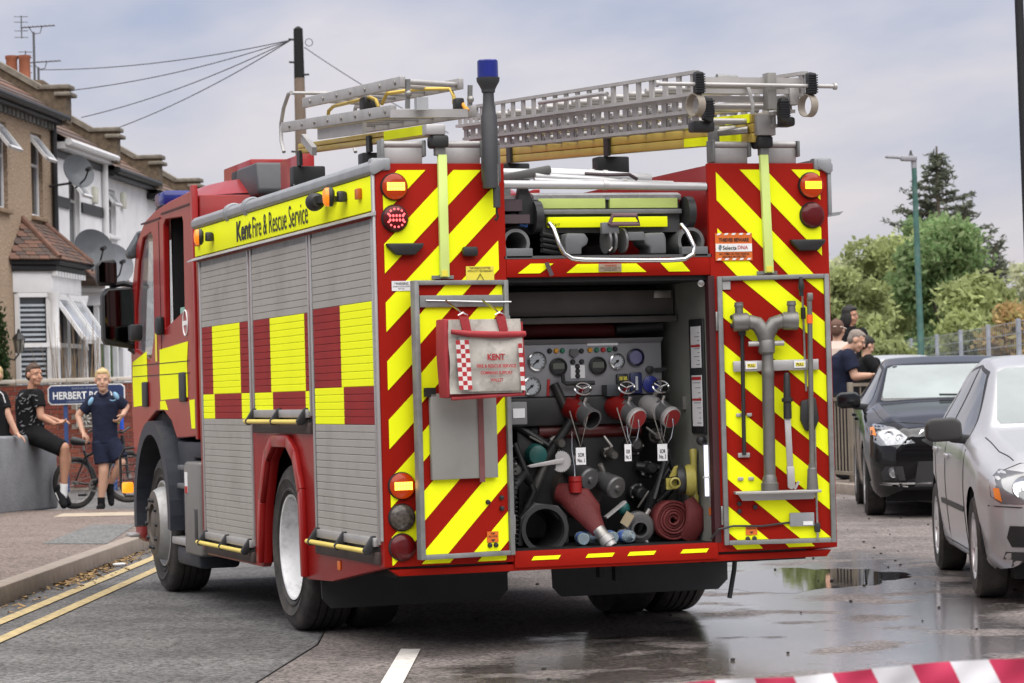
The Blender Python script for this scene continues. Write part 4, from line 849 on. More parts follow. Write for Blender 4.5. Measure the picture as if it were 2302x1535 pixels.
P('lock_case', MB().prism([(.42, 1.25), (.50, 1.27), (.515, 1.15), (.49, 1.09), (.44, 1.09), (.415, 1.15)], 'y', -.03, .0).xf(DR), BLACK, eR, bevel=.01)
mx = DR
e = thing('standpipe', 'grey cast twin-headed standpipe clipped upright on the right bay door', 'standpipe', tuple(DR @ Vector((.24, -.06, .787))))
CAST = M('cast_grey', (.17, .165, .155), .42, .55, var=.15, dirt=.35, dcol=(.07, .06, .05), dscale=14)
obj('pipe', MB().lathe([(.031, .86), (.032, 1.38), (.033, 1.385), (.033, 1.415), (.031, 1.42), (.030, 1.50)], DR @ Vector((.232, -.06, 0)), (0.012, 0, 1), 20), CAST, e)
obj('pipe_foot', MB().lathe([(.046, .787), (.046, .825), (.040, .83), (.036, .855), (.031, .87)], DR @ Vector((.232, -.06, 0)), (.012, 0, 1), 20, caps=True), CAST, e)
obj('swivel', MB().lathe([(.034, 1.50), (.044, 1.51), (.044, 1.572), (.038, 1.58)], DR @ Vector((.236, -.06, 0)), (.006, 0, 1), 20, caps=True), CAST, e)
for sg in (-1, 1): obj('swivel_bar', MB().cyl((.243 + sg * .03, -.06, 1.556), (.243 + sg * .093, -.06, 1.556), .0135, n=12).xf(DR), ALUL, e)
for sg in (-1, 1):
    obj('branch_arm', MB().tube([(.243, -.06, 1.572), (.243 + sg * .012, -.06, 1.615), (.243 + sg * .045, -.06, 1.66), (.243 + sg * .09, -.06, 1.672)], [.040, .042, .040, .038], 16).xf(DR), CAST, e)
    obj('branch_body', MB().lathe([(.039, 0), (.047, .01), (.049, .075), (.045, .085)], DR @ Vector((.243 + sg * .085, -.06, 1.672)), DR.to_3x3() @ Vector((sg, 0, -.03)), 20, caps=True), CAST, e)
    obj('branch_cap', MB().lathe([(.022, 0), (.021, .05), (.025, .052), (.025, .062), (.023, .064), (.023, .075)], DR @ Vector((.243 + sg * .138, -.06, 1.70)), (0, 0, 1), 16, caps=True), CAST, e)
e = thing('key_bar', 'thin black rod hanging straight down on the left of the right bay door', 'rod', tuple(DR @ Vector((.118, -.03, .97)))); obj('rod', MB().cyl((.122, -.03, 1.66), (.115, -.03, .975), .011, n=10).xf(DR), BLACK, e); obj('rod_head', MB().box(.10, .142, -.045, -.02, 1.60, 1.67).xf(DR), BLACK, e, bevel=.01)
e = thing('crowbar', 'flat grey bar with black grip standing on the door shelf beside the standpipe', 'tool', tuple(DR @ Vector((.352, -.05, .787))))
obj('grip', MB().lathe([(.012, 1.40), (.017, 1.385), (.02, 1.27), (.03, 1.265), (.03, 1.25), (.021, 1.245), (.022, 1.16)], DR @ Vector((.342, -.05, 0)), (0.004, 0, 1), 14, caps=True), BLACK, e)
obj('blade', MB().bar((.345, -.05, 1.17), (.352, -.05, .90), .033, .014, up=(0, 1, 0)).xf(DR), ALUL, e, bevel=.004); obj('claw', MB().prism([(.333, .91), (.372, .91), (.375, .80), (.355, .787), (.335, .80)], 'y', -.065, -.04).xf(DR), ALUL, e, bevel=.006); obj('claw_hook', MB().bar((.372, -.05, .79), (.395, -.05, .83), .012, .012).xf(DR), ALUL, e)
e = thing('hydrant_key', 'tall grey steel hydrant key with a square head standing on the door shelf', 'tool', tuple(DR @ Vector((.468, -.055, .787))))
obj('shaft', MB().cyl((.478, -.055, 1.80), (.466, -.055, .90), .0135, n=12).xf(DR), CAST, e); obj('head', MB().box(.465, .495, -.075, -.04, 1.775, 1.815).xf(DR), CAST, e, bevel=.006); obj('socket', MB().lathe([(.031, .787), (.025, .895), (.02, .90), (.02, .92)], DR @ Vector((.466, -.055, 0)), (0, 0, 1), 14, caps=True), CAST, e)
obj('orange_tape', MB().cyl((.476, -.055, 1.70), (.475, -.055, 1.655), .0165, n=10).xf(DR), M('tape_orange', (.8, .12, .02), .5), e)
e = thing('branch_key', 'short black rod clip hanging at the top right of the right bay door', 'rod', tuple(DR @ Vector((.44, -.04, 1.84)))); obj('clip_body', MB().lathe([(.008, 1.90), (.014, 1.87), (.018, 1.84), (.012, 1.83), (.012, 1.80)], DR @ Vector((.437, -.045, 0)), (0, 0, 1), 12, caps=True), BLACK, e)

# ---- command support wallet hanging on the left door
BAGW = M('bag_white', (.42, .40, .355), .7, var=.15, scale=5, dirt=.85, dcol=(.13, .12, .105), dscale=9, bump=.5, bscale=9)
BAGR = M('bag_red', (.30, .025, .03), .7, var=.15, bump=.3, bscale=60)
BM = Matrix.Translation((.245, -.33, 0)) @ Matrix.Rotation(R(6), 4, 'Z')
e = thing('document_bag', 'dirty white and red command support wallet hanging from the left bay door', 'bag', tuple(BM @ Vector((.2, .03, 1.30))))
def bm_(mb): return mb.xf(BM)
def bulge(x0, x1, z0, z1, y, dep, nx=12, nz=12, sk=.0, m=0):
    mb = MB(); vs = []; fs = []
    for j in range(nz + 1):
        for i in range(nx + 1):
            u, v = i / nx, j / nz; k = (math.sin(math.pi * u) * math.sin(math.pi * v)) ** .6
            vs.append((x0 + (x1 - x0) * u + sk * (1 - v), y - dep * k - .004 * math.sin(u * 9 + v * 5) - .006 * math.sin(u * 4 - v * 11), z0 + (z1 - z0) * v))
    for j in range(nz):
        for i in range(nx): a = j * (nx + 1) + i; fs.append((a, a + 1, a + nx + 2, a + nx + 1))
    return mb.add(vs, fs, m)
obj('bag_body', bm_(MB().prism([(.012, 1.315), (.418, 1.322), (.405, 1.70), (.0, 1.71)], 'y', .0, .10)), BAGR, e, bevel=.012)
obj('bag_front', bm_(bulge(.02, .412, 1.335, 1.705, -.016, .010)), BAGW, e)
obj('side_gusset', bm_(MB().prism([(.0, 1.71), (-.004, 1.55), (.008, 1.315), (.022, 1.325), (.022, 1.70)], 'y', -.014, .10)), BAGR, e, bevel=.008)
obj('bag_pocket', bm_(bulge(.07, .415, 1.345, 1.62, -.028, .016)), BAGW, e)
obj('pocket_hem', bm_(MB().tube([(.03, -.03, 1.645), (.12, -.042, 1.632), (.28, -.045, 1.625), (.43, -.03, 1.628)], [.012, .017, .018, .015], 10)), BAGR, e)
obj('piping', bm_(MB().tube([(.418, -.01, 1.69), (.425, -.014, 1.5), (.425, -.01, 1.325), (.2, -.014, 1.318), (.03, -.01, 1.312)], .009, 8)), BAGR, e)
def chequer(x0, nx, nz, cell, zt, yf):
    V = []; F = []; Ms = []
    for j in range(nz + 1):
        for i in range(nx + 1): V.append((x0 + i * cell + .0012 * j, yf(i), zt - j * cell))
    for j in range(nz):
        for i in range(nx): a = j * (nx + 1) + i; F.append((a, a + nx + 1, a + nx + 2, a + 1)); Ms.append((i + j) % 2)
    mb = MB().add(V, F); mb.m = Ms; return mb
CKM = [M('check_red', (.36, .02, .025), .6, var=.1), M('check_white', (.62, .6, .57), .6, dirt=.2)]
obj('chequer_band', bm_(chequer(.045, 3, 11, .0225, 1.602, lambda i: -.045 - .003 * i)), CKM, e)
obj('chequer_band', bm_(chequer(.383, 1, 10, .0235, 1.58, lambda i: -.047 + .003 * i)), CKM, e)
for tx, z, w_, h_ in (('KENT', 1.515, .095, .032), ('FIRE & RESCUE SERVICE', 1.470, .215, .017), ('COMMAND SUPPORT', 1.436, .175, .017), ('WALLET', 1.400, .07, .017)):
    text(tx, BM @ Vector((.258, -.057, z)), BM.to_3x3() @ Vector((1, 0, -.012)), Z, w_, h_, MATS['check_red'], e, .035)
for u in (.075, .275):
    obj('bag_strap', bm_(MB().prism([(u, 1.72), (u + .05, 1.72), (u + .065, 1.645), (u + .02, 1.645)], 'y', -.028, -.018)), BAGR, e); 
    obj('strap_ring', bm_(MB().tube([(u, -.015, 1.725), (u + .025, -.018, 1.74), (u + .05, -.015, 1.725)], .005, 6)), CHROME, e)
    obj('clip_hook', bm_(MB().tube([(u + .022, -.016, 1.735), (u + .018, .05, 1.765), (u + .016, .16, 1.80), (u + .018, .18, 1.81)], .005, 6)), CHROME, e)

# ---- cab
def plate(outer, holes, x, t, name, mat, parent, bevel=0):
    bm = bmesh.new(); es = []
    for lp in [outer] + holes:
        vs = [bm.verts.new((x, p[0], p[1])) for p in lp]
        es += [bm.edges.new((vs[i], vs[(i + 1) % len(vs)])) for i in range(len(vs))]
    r = bmesh.ops.triangle_fill(bm, use_beauty=True, use_dissolve=True, edges=es)
    fs = [f for f in bm.faces]; ex = bmesh.ops.extrude_face_region(bm, geom=fs)
    bmesh.ops.translate(bm, vec=(t, 0, 0), verts=[v for v in ex['geom'] if isinstance(v, bmesh.types.BMVert)])
    bmesh.ops.recalc_face_normals(bm, faces=bm.faces)
    me = bpy.data.meshes.new(name); bm.to_mesh(me); bm.free(); me.materials.append(mat)
    me.polygons.foreach_set('use_smooth', [True] * len(me.polygons)); me.set_sharp_from_angle(angle=R(35))
    o = link(name, me, parent); WMX[o.name] = Matrix()
    if bevel:
        b = o.modifiers.new('b', 'BEVEL'); b.width = bevel; b.segments = 2; b.limit_method = 'ANGLE'
    return o
cb_ = thing('cab', None, None, (1.25, 6.0, .5), parent=T)
CO = [(4.70, 1.10), (5.40, 1.08), (5.58, 1.20), (5.85, 1.27), (6.15, 1.27), (6.45, 1.20), (6.70, 1.0), (7.02, .95), (7.07, 1.3), (7.05, 1.75), (6.93, 2.20), (6.72, 2.50), (6.40, 2.63), (6.0, 2.68), (5.5, 2.71), (4.70, 2.73)]
H1 = [(5.03, 1.95), (5.01, 2.54), (5.06, 2.58), (5.63, 2.60), (5.70, 2.57), (5.74, 1.84)]
H2 = [(6.14, 1.80), (6.10, 2.50), (6.16, 2.545), (6.48, 2.52), (6.66, 2.36), (6.85, 2.0), (6.88, 1.72), (6.3, 1.62)]
for x, t in ((.03, .045), (2.425, .045)): plate(CO, [H1, H2], x, t, 'cab_side', RED, cb_, .008)
cr_ = MB(); prf = [(4.72, 2.68, 2.72), (5.0, 2.68, 2.85), (5.6, 2.66, 2.88), (6.1, 2.63, 2.85), (6.45, 2.58, 2.75), (6.68, 2.5, 2.62), (6.80, 2.5, 2.53)]; V_ = []; NX = 17
for y, zl, zt_ in prf:
    for i in range(NX):
        u = i / (NX - 1) * 2 - 1; V_.append((1.25 + u * 1.215, y, zl + (zt_ - zl) * (1 - abs(u) ** 5) ** .8))
cr_.add(V_, [(r * NX + i, r * NX + i + 1, (r + 1) * NX + i + 1, (r + 1) * NX + i) for r in range(len(prf) - 1) for i in range(NX - 1)])
P('cab_roof', cr_, RED, cb_, ang=60)
P('cab_rear_wall', MB().box(.075, 2.425, 4.68, 4.73, 1.0, 2.70), RED, cb_, bevel=.01)
P('cab_flange', MB().box(.01, .05, 4.60, 4.675, 1.08, 2.76), RED, cb_, bevel=.006)
P('cab_front', MB().box(.12, 2.38, 6.95, 7.10, .75, 1.62), RED, cb_, bevel=.06, seg=4); P('dashboard', MB().box(.1, 2.4, 6.55, 6.98, 1.35, 1.68), DARK, cb_, bevel=.03)
P('bumper', MB().box(.04, 2.46, 6.80, 7.16, .30, .80), M('bumper_red', (.22, .012, .012), .4), cb_, bevel=.08, seg=4)
P('windscreen', MB().prism([(7.09, 1.62), (6.78, 2.55), (6.77, 2.545), (7.08, 1.615)], 'x', .12, 2.38), GLASS, cb_)
for x in (.10, 2.40): P('pillar', MB().bar((x, 7.06, 1.6), (x, 6.76, 2.56), .06, .06), RED, cb_, bevel=.015)
gl = plate([(p[0], p[1]) for p in [(6.12, 1.79), (6.09, 2.51), (6.48, 2.53), (6.67, 2.37), (6.87, 2.0), (6.89, 1.71), (6.3, 1.61)]], [], .05, .004, 'side_window', GLASS, cb_)
for yy in (5.12, 5.9):
    P('seat', MB().box(.35, .95, yy, yy + .12, 1.25, 2.05), M('seat_dark', (.012, .013, .014), .8), cb_, bevel=.05); P('seat', MB().box(.35, .95, yy, yy + .5, 1.25, 1.5), MATS['seat_dark'], cb_, bevel=.05)
P('seat', MB().box(1.5, 2.1, 5.9, 6.02, 1.25, 2.15), MATS['seat_dark'], cb_, bevel=.05)
P('cab_interior', MB().box(.08, 2.42, 4.75, 6.9, 1.1, 1.25), DARK, cb_)
P('cab_interior', MB().box(.10, 2.42, 5.72, 5.78, 1.25, 2.66), DARK, cb_)  # added black sheet across the cab, so the crew window looks unlit
P('grab_handle', MB().tube([(.12, 5.02, 2.03), (.13, 5.35, 1.93), (.14, 5.62, 1.89)], .016, 10), M('handle_yellow', (.70, .36, .02), .4), cb_)
P('door_window_card', MB().box(.10, .11, 5.38, 5.52, 1.90, 1.98), M('card_teal', (.25, .45, .38), .6), cb_)
for zz_, yy0, yy1 in ((2.645, 4.74, 5.75), (2.62, 5.8, 6.5)): P('gutter_line', MB().box(.022, .031, yy0, yy1, zz_ - .006, zz_ + .006), M('gutter_dark', (.05, .008, .008), .5), cb_)
def cabp(poly, mat, name='livery_block', x=.0285): P(name, MB().prism(poly, 'x', x - .002, x), mat, cb_)
cabp([(4.98, 1.36), (5.93, 1.345), (5.95, 1.50), (5.93, 1.70), (4.93, 1.735), (4.98, 1.6)], YEL)
cabp([(6.42, 1.315), (6.98, 1.30), (7.0, 1.5), (6.98, 1.63), (6.42, 1.70)], YEL)
cabp([(5.68, 1.275), (5.96, 1.28), (5.955, 1.337), (5.78, 1.342)], YEL); cabp([(4.76, 1.15), (4.88, 1.15), (4.93, 1.34), (4.76, 1.345)], YEL)
for yb in (4.70, 5.86): P('door_seam', MB().box(.0275, .029, yb, yb + .012, 1.1, 2.6), M('seam', (.02, .004, .004), .6), cb_)
for zz_ in (1.52, 1.60): P('body_crease', MB().box(.0255, .027, 4.9, 6.98, zz_, zz_ + .006), MATS['seam'], cb_)
for y0, y1, z0, z1 in ((5.02, 5.22, 1.33, 1.53), (6.40, 6.58, 1.30, 1.48)):
    P('door_handle', MB().box(.012, .032, y0, y1, z0, z1), BLACK, cb_, bevel=.02, seg=3)
P('round_sign', MB().tube([(.0265, 5.0 + .075 * math.cos(a), 1.86 + .085 * math.sin(a)) for a in [2 * math.pi * i / 28 for i in range(28)]], .006, 6, closed=True), WHT, cb_); P('round_sign_bar', MB().box(.0255, .0275, 4.935, 5.065, 1.845, 1.875), WHT, cb_)
P('yellow_label', MB().box(.0255, .0275, 6.02, 6.09, 1.62, 1.82), STY, cb_)
P('door_mirror', MB().box(-.02, .03, 5.74, 5.86, 1.80, 1.93), BLACK, cb_, bevel=.02); P('door_mirror', MB().box(-.06, .03, 6.55, 6.68, 1.78, 1.90), BLACK, cb_, bevel=.02)
# mirrors on an arm in front of the door
mr = thing('mirror_arm', None, None, (-.1, 6.95, 2.0), parent=T)
P('big_mirror', MB().prism([(-.20, 1.80), (-.18, 1.765), (.02, 1.73), (.045, 1.76), (.045, 2.15), (.02, 2.185), (-.16, 2.18), (-.20, 2.13)], 'y', 6.9, 7.02), BLACK, mr, bevel=.02, seg=3)
P('mirror_face', MB().prism([(-.185, 1.81), (.03, 1.76), (.03, 2.14), (.01, 2.165), (-.155, 2.16), (-.185, 2.12)], 'y', 6.889, 6.897), MIRG, mr)
P('small_mirror', MB().prism([(-.235, 2.22), (-.215, 2.195), (-.10, 2.20), (-.085, 2.23), (-.085, 2.37), (-.11, 2.395), (-.20, 2.385), (-.235, 2.35)], 'y', 6.9, 7.0), BLACK, mr, bevel=.02, seg=3)
P('mirror_face', MB().prism([(-.222, 2.225), (-.105, 2.215), (-.097, 2.36), (-.2, 2.37), (-.222, 2.34)], 'y', 6.889, 6.897), MIRG, mr)
P('arm', MB().tube([(-.13, 6.97, 2.20), (-.02, 6.99, 2.215), (.05, 6.95, 2.195), (.11, 6.8, 2.18)], .022, 8), BLACK, mr); P('arm', MB().tube([(.0, 6.95, 1.74), (.05, 6.93, 1.70), (.10, 6.9, 1.70)], .025, 8), BLACK, mr)
P('kerb_mirror', MB().prism([(-.03, 2.44), (.07, 2.60), (.105, 2.58), (.11, 2.52), (.03, 2.385), (-.02, 2.39)], 'y', 6.75, 6.9), M('visor_grey', (.06, .07, .075), .4), mr, bevel=.025, seg=3)
P('roof_marker', MB().box(.03, .09, 6.62, 6.70, 2.52, 2.57), BLACK, mr, bevel=.01)
P('light_bar', MB().box(.20, 2.30, 6.55, 6.9, 2.76, 2.87), BLUEL, bevel=.03)
P('light_bar_base', MB().box(.22, 2.28, 6.5, 6.95, 2.70, 2.765), BLACK)
# front mudguard, steps, tank cover
def arcpoly(cy, cz, r0, r1, a0, a1, n=14):
    return [(cy + r1 * math.cos(R(a0 + (a1 - a0) * i / n)), cz + r1 * math.sin(R(a0 + (a1 - a0) * i / n))) for i in range(n + 1)], [(cy + r0 * math.cos(R(a0 + (a1 - a0) * i / n)), cz + r0 * math.sin(R(a0 + (a1 - a0) * i / n))) for i in range(n + 1)]
o_, i_ = arcpoly(6.08, .52, .585, .68, 186, -8, 22); m = MB()
for k in range(len(o_) - 1): m.prism([o_[k], o_[k + 1], i_[k + 1], i_[k]], 'x', -.03, .30)
P('mudguard', m, NAVYP)
P('mudguard_lining', MB().box(.30, .32, 5.4, 6.75, .45, 1.2), DARK)
P('step_panel', MB().prism([(4.98, .42), (5.36, .42), (5.44, .75), (5.55, 1.06), (4.72, 1.06), (4.72, .95), (4.98, .95)], 'x', .06, .3), NAVYP, bevel=.015)
for y0, y1, z in ((5.0, 5.36, .90), (5.0, 5.40, .775)): P('step', MB().box(.02, .12, y0, y1, z - .035, z), M('step_grey', (.13, .135, .14), .5, .3), bevel=.008)
P('step', MB().box(-.01, .2, 5.0, 5.46, .36, .41), ALU, bevel=.008); P('step_base', MB().box(.02, .3, 4.7, 5.44, .22, .35), NAVYP, bevel=.03)
tk = P('tank_cover', MB().prism([(4.49, .31), (5.0, .31), (5.0, .88), (4.95, .93), (4.49, .93)], 'x', -.012, .3), M('tank_grey', (.17, .165, .155), .45, .2, var=.06), bevel=.02, seg=3)
P('cover_label', MB().box(-.0145, -.0125, 4.86, 4.95, .72, .86), PAPER, tk); P('cover_label', MB().box(-.0155, -.0147, 4.86, 4.95, .72, .765), INKR, tk); P('cover_slot', MB().box(-.0145, -.0125, 4.56, 4.66, .42, .62), BLACK, tk, bevel=.001)
P('kerb_step', MB().box(-.03, .12, 6.95, 7.15, .34, .37), ALU, bevel=.01)
gd = thing('lamp_guard', None, None, (-.03, 7.15, .8), parent=T)
P('guard_loop', MB().tube([(.06, 7.12, 1.0), (-.01, 7.2, .99), (-.04, 7.22, .93), (-.04, 7.22, .70), (-.01, 7.2, .64), (.06, 7.12, .64)], .010, 8), BLACK, gd)
for i in range(5): P('guard_bar', MB().cyl((-.04, 7.22, .70 + i * .055), (.08, 7.12, .715 + i * .055), .005, n=6), BLACK, gd)
P('indicator', MB().box(-.06, .02, 7.02, 7.08, .665, .745), M('indicator_amber', (.6, .2, .015), .3, var=.5, scale=25, emit=(1, .33, .015), estr=.28), bevel=.012)
# boxes on the roof behind the cab
P('roof_box', MB().box(.50, .78, 5.0, 5.85, 2.62, 2.965), RED, bevel=.01); rb_ = P('searchlight', MB().prism([(4.46, 2.68), (5.1, 2.68), (5.14, 2.71), (5.08, 2.90), (4.50, 2.90), (4.43, 2.71)], 'x', .42, .66), M('dark_grey_box', (.05, .052, .056), .45), bevel=.02, seg=3)
P('searchlight_back', MB().box(.43, .65, 5.12, 5.3, 2.69, 2.9), BLACK, bevel=.02)
P('roof_panel', MB().box(.48, .56, 3.45, 4.05, 2.45, 2.87), RED, bevel=.01)
P('roof_deck', MB().box(.06, .67, .2, 4.45, 2.50, 2.508), M('deck_grey', (.15, .15, .15), .6)); P('roof_deck', MB().box(1.84, 2.45, .2, 4.45, 2.50, 2.508), MATS['deck_grey'])
# ================================================================ ground
DN = Vector((.946, -.323, 0)); DT = Vector((.323, .946, 0))
def nt_(n, t, z=0): v = DN * n + DT * t; return Vector((v.x, v.y, z))
def at(px, D, z=0.):
    v = CP + (CF + CR * ((px - 1151) / 6400)) * D; return Vector((v.x, v.y, z))
def asphalt(name, c0, c1, wet=False):
    m = bpy.data.materials.new(name); m.use_nodes = True; nt = m.node_tree; N = nt.nodes; L = nt.links; b = N['Principled BSDF']
    tc = N.new('ShaderNodeTexCoord')
    v = N.new('ShaderNodeTexVoronoi'); v.inputs['Scale'].default_value = 58; L.new(tc.outputs['Object'], v.inputs['Vector'])
    n = N.new('ShaderNodeTexNoise'); n.inputs['Scale'].default_value = 1.3; n.inputs['Detail'].default_value = 8; L.new(tc.outputs['Object'], n.inputs['Vector'])
    hs = N.new('ShaderNodeSeparateColor'); L.new(v.outputs['Color'], hs.inputs[0])
    mr = N.new('ShaderNodeMapRange'); mr.inputs[1].default_value = 0; mr.inputs[2].default_value = 1; mr.inputs[3].default_value = .35; mr.inputs[4].default_value = 1.75; L.new(hs.outputs[0], mr.inputs[0])
    mx = N.new('ShaderNodeMix'); mx.data_type = 'RGBA'; mx.inputs[6].default_value = (*c0, 1); mx.inputs[7].default_value = (*c1, 1)
    m2 = N.new('ShaderNodeMapRange'); m2.inputs[1].default_value = .35; m2.inputs[2].default_value = .65; L.new(n.outputs['Fac'], m2.inputs[0]); L.new(m2.outputs[0], mx.inputs[0])
    s = N.new('ShaderNodeVectorMath'); s.operation = 'SCALE'; L.new(mx.outputs[2], s.inputs[0]); L.new(mr.outputs[0], s.inputs['Scale'])
    bp = N.new('ShaderNodeBump'); bp.inputs['Strength'].default_value = .9; bp.inputs['Distance'].default_value = .006; L.new(v.outputs['Distance'], bp.inputs['Height'])
    b.inputs['Roughness'].default_value = .85; b.inputs['Specular IOR Level'].default_value = .35
    col = s.outputs[0]
    if wet:
        geo = N.new('ShaderNodeTexNoise'); geo.inputs['Scale'].default_value = 1.1; geo.inputs['Detail'].default_value = 6; geo.inputs['Roughness'].default_value = .65; L.new(tc.outputs['Object'], geo.inputs['Vector'])
        wv = N.new('ShaderNodeVectorMath'); wv.operation = 'SUBTRACT'; L.new(geo.outputs['Color'], wv.inputs[0]); wv.inputs[1].default_value = (.5, .5, .5)
        ws = N.new('ShaderNodeVectorMath'); ws.operation = 'SCALE'; ws.inputs['Scale'].default_value = 1.5; L.new(wv.outputs[0], ws.inputs[0])
        wa = N.new('ShaderNodeVectorMath'); wa.operation = 'ADD'; L.new(tc.outputs['Object'], wa.inputs[0]); L.new(ws.outputs[0], wa.inputs[1])
        prev = None
        for (cx, cy), (rx, ry), ang in WETS:
            mp = N.new('ShaderNodeMapping'); mp.vector_type = 'TEXTURE'; mp.inputs['Location'].default_value = (cx, cy, 0); mp.inputs['Rotation'].default_value = (0, 0, ang); mp.inputs['Scale'].default_value = (rx, ry, 1e4)
            L.new(wa.outputs[0], mp.inputs[0]); ln = N.new('ShaderNodeVectorMath'); ln.operation = 'LENGTH'; L.new(mp.outputs[0], ln.inputs[0])
            r_ = N.new('ShaderNodeMapRange'); r_.inputs[1].default_value = .80; r_.inputs[2].default_value = 1.1; r_.inputs[3].default_value = 1; r_.inputs[4].default_value = 0; L.new(ln.outputs['Value'], r_.inputs[0])
            if prev is None: prev = r_.outputs[0]
            else:
                mm = N.new('ShaderNodeMath'); mm.operation = 'MAXIMUM'; L.new(prev, mm.inputs[0]); L.new(r_.outputs[0], mm.inputs[1]); prev = mm.outputs[0]
        # patchiness of the film of water
        pn = N.new('ShaderNodeTexNoise'); pn.inputs['Scale'].default_value = 1.5; pn.inputs['Detail'].default_value = 5; L.new(tc.outputs['Object'], pn.inputs['Vector'])
        pr = N.new('ShaderNodeMapRange'); pr.inputs[1].default_value = .40; pr.inputs[2].default_value = .47; pr.inputs[3].default_value = .12; L.new(pn.outputs['Fac'], pr.inputs[0])
        pm = N.new('ShaderNodeMath'); pm.operation = 'MULTIPLY'; L.new(prev, pm.inputs[0]); L.new(pr.outputs[0], pm.inputs[1]); wet_f = pm.outputs[0]
        rr = N.new('ShaderNodeMapRange'); rr.inputs[3].default_value = .85; rr.inputs[4].default_value = .36; L.new(wet_f, rr.inputs[0]); L.new(rr.outputs[0], b.inputs['Roughness'])
        bs = N.new('ShaderNodeMapRange'); bs.inputs[3].default_value = .9; bs.inputs[4].default_value = .6; L.new(wet_f, bs.inputs[0]); L.new(bs.outputs[0], bp.inputs['Strength'])
        ds = N.new('ShaderNodeMapRange'); ds.inputs[3].default_value = 1; ds.inputs[4].default_value = .7; L.new(wet_f, ds.inputs[0])
        s2 = N.new('ShaderNodeVectorMath'); s2.operation = 'SCALE'; L.new(col, s2.inputs[0]); L.new(ds.outputs[0], s2.inputs['Scale']); col = s2.outputs[0]
        sp_ = N.new('ShaderNodeMapRange'); sp_.inputs[3].default_value = .35; sp_.inputs[4].default_value = 1.; L.new(wet_f, sp_.inputs[0]); L.new(sp_.outputs[0], b.inputs['Specular IOR Level'])
        L.new(wet_f, b.inputs['Coat Weight']); b.inputs['Coat Roughness'].default_value = .12; b.inputs['Coat IOR'].default_value = 3.2
        bc = N.new('ShaderNodeBump'); bc.inputs['Strength'].default_value = .045; bc.inputs['Distance'].default_value = .006; L.new(v.outputs['Distance'], bc.inputs['Height']); L.new(bc.outputs[0], b.inputs['Coat Normal'])
    L.new(col, b.inputs['Base Color']); L.new(bp.outputs[0], b.inputs['Normal'])
    return m
WETS = [((4.0, 4.3), (1.35, 3.6), R(-19)), ((2.3, -.35), (1.5, 1.5), R(-19)), ((3.1, 1.0), (.9, 1.9), R(-45)), ((1.2, -.9), (1.5, .8), R(20))]
ASG = asphalt('asphalt_grey', (.068, .066, .065), (.115, .111, .108))
ASB = asphalt('asphalt_brown', (.090, .077, .071), (.148, .127, .117), True)
g = MB(); S_ = 900
obj('ground', g.add([(-S_, -S_, -.004), (S_, -S_, -.004), (S_, S_, -.004), (-S_, S_, -.004)], [(0, 1, 2, 3)]), ASG, kind='structure')
# old brownish surfacing right of the seam
sm = []
for i in range(61):
    t = -14 + i; sm.append(nt_(-.50 + .05 * math.sin(t * .9) + .03 * math.sin(t * 2.3) + (.002 * max(0, t) ** 2), t))
vs = []; fs = []
for i, p in enumerate(sm): vs += [tuple(p), tuple(p + DN * 60)]
for i in range(60): fs.append((2 * i, 2 * i + 1, 2 * i + 3, 2 * i + 2))
obj('road', MB().add(vs, fs), ASB, kind='structure')
# seam crack of tar
obj('road_seam', MB().tube([p + Vector((0, 0, -.002)) for p in sm[:40]], .008, 5), M('tar', (.01, .01, .01), .6), kind='structure')
# markings
YLW = M('road_yellow', (.40, .31, .15), .8, var=.25, scale=14, dirt=.95, dcol=(.09, .085, .08), dscale=16)
WLN = M('road_white', (.60, .57, .52), .8, var=.12, dirt=.5, dcol=(.1, .09, .085), dscale=14)
for n0, w_ in ((-2.585, .095), (-2.325, .09)):
    mb = MB(); vs = []; fs = []
    for i in range(41):
        t = -6 + i; vs += [tuple(nt_(n0 - w_ / 2, t, .003)), tuple(nt_(n0 + w_ / 2, t, .003))]
    for i in range(40): fs.append((2 * i, 2 * i + 1, 2 * i + 3, 2 * i + 2))
    obj('yellow_line', mb.add(vs, fs), YLW, kind='structure')
for t0 in (-8.2, -2.9, 6.0, 11, 16):
    obj('centre_line', MB().add([nt_(.04, t0, .006), nt_(.145, t0 - .03, .006), nt_(.145, t0 + 3.45, .006), nt_(.04, t0 + 3.48, .006)], [(0, 1, 2, 3)]), WLN, kind='structure')
# puddle
pd = []
for i in range(72):
    a = 2 * math.pi * i / 72; r_ = 1 + .10 * math.sin(3 * a + 1) + .07 * math.sin(7 * a) + .05 * math.sin(13 * a + 2) + .03 * math.sin(29 * a)
    pd.append((4.12 + (.62 * math.cos(a) * math.cos(R(-30)) - 1.15 * math.sin(a) * math.sin(R(-30))) * r_, 4.1 + (.62 * math.cos(a) * math.sin(R(-30)) + 1.15 * math.sin(a) * math.cos(R(-30))) * r_))
pm_ = M('puddle_water', (.012, .012, .013), .015, var=0, spec=.6, bump=.02, bscale=9)
obj('puddle', MB().poly([(x, y, .0008) for x, y in pd]), pm_, kind='structure', label='still puddle of water beside the fire engine')
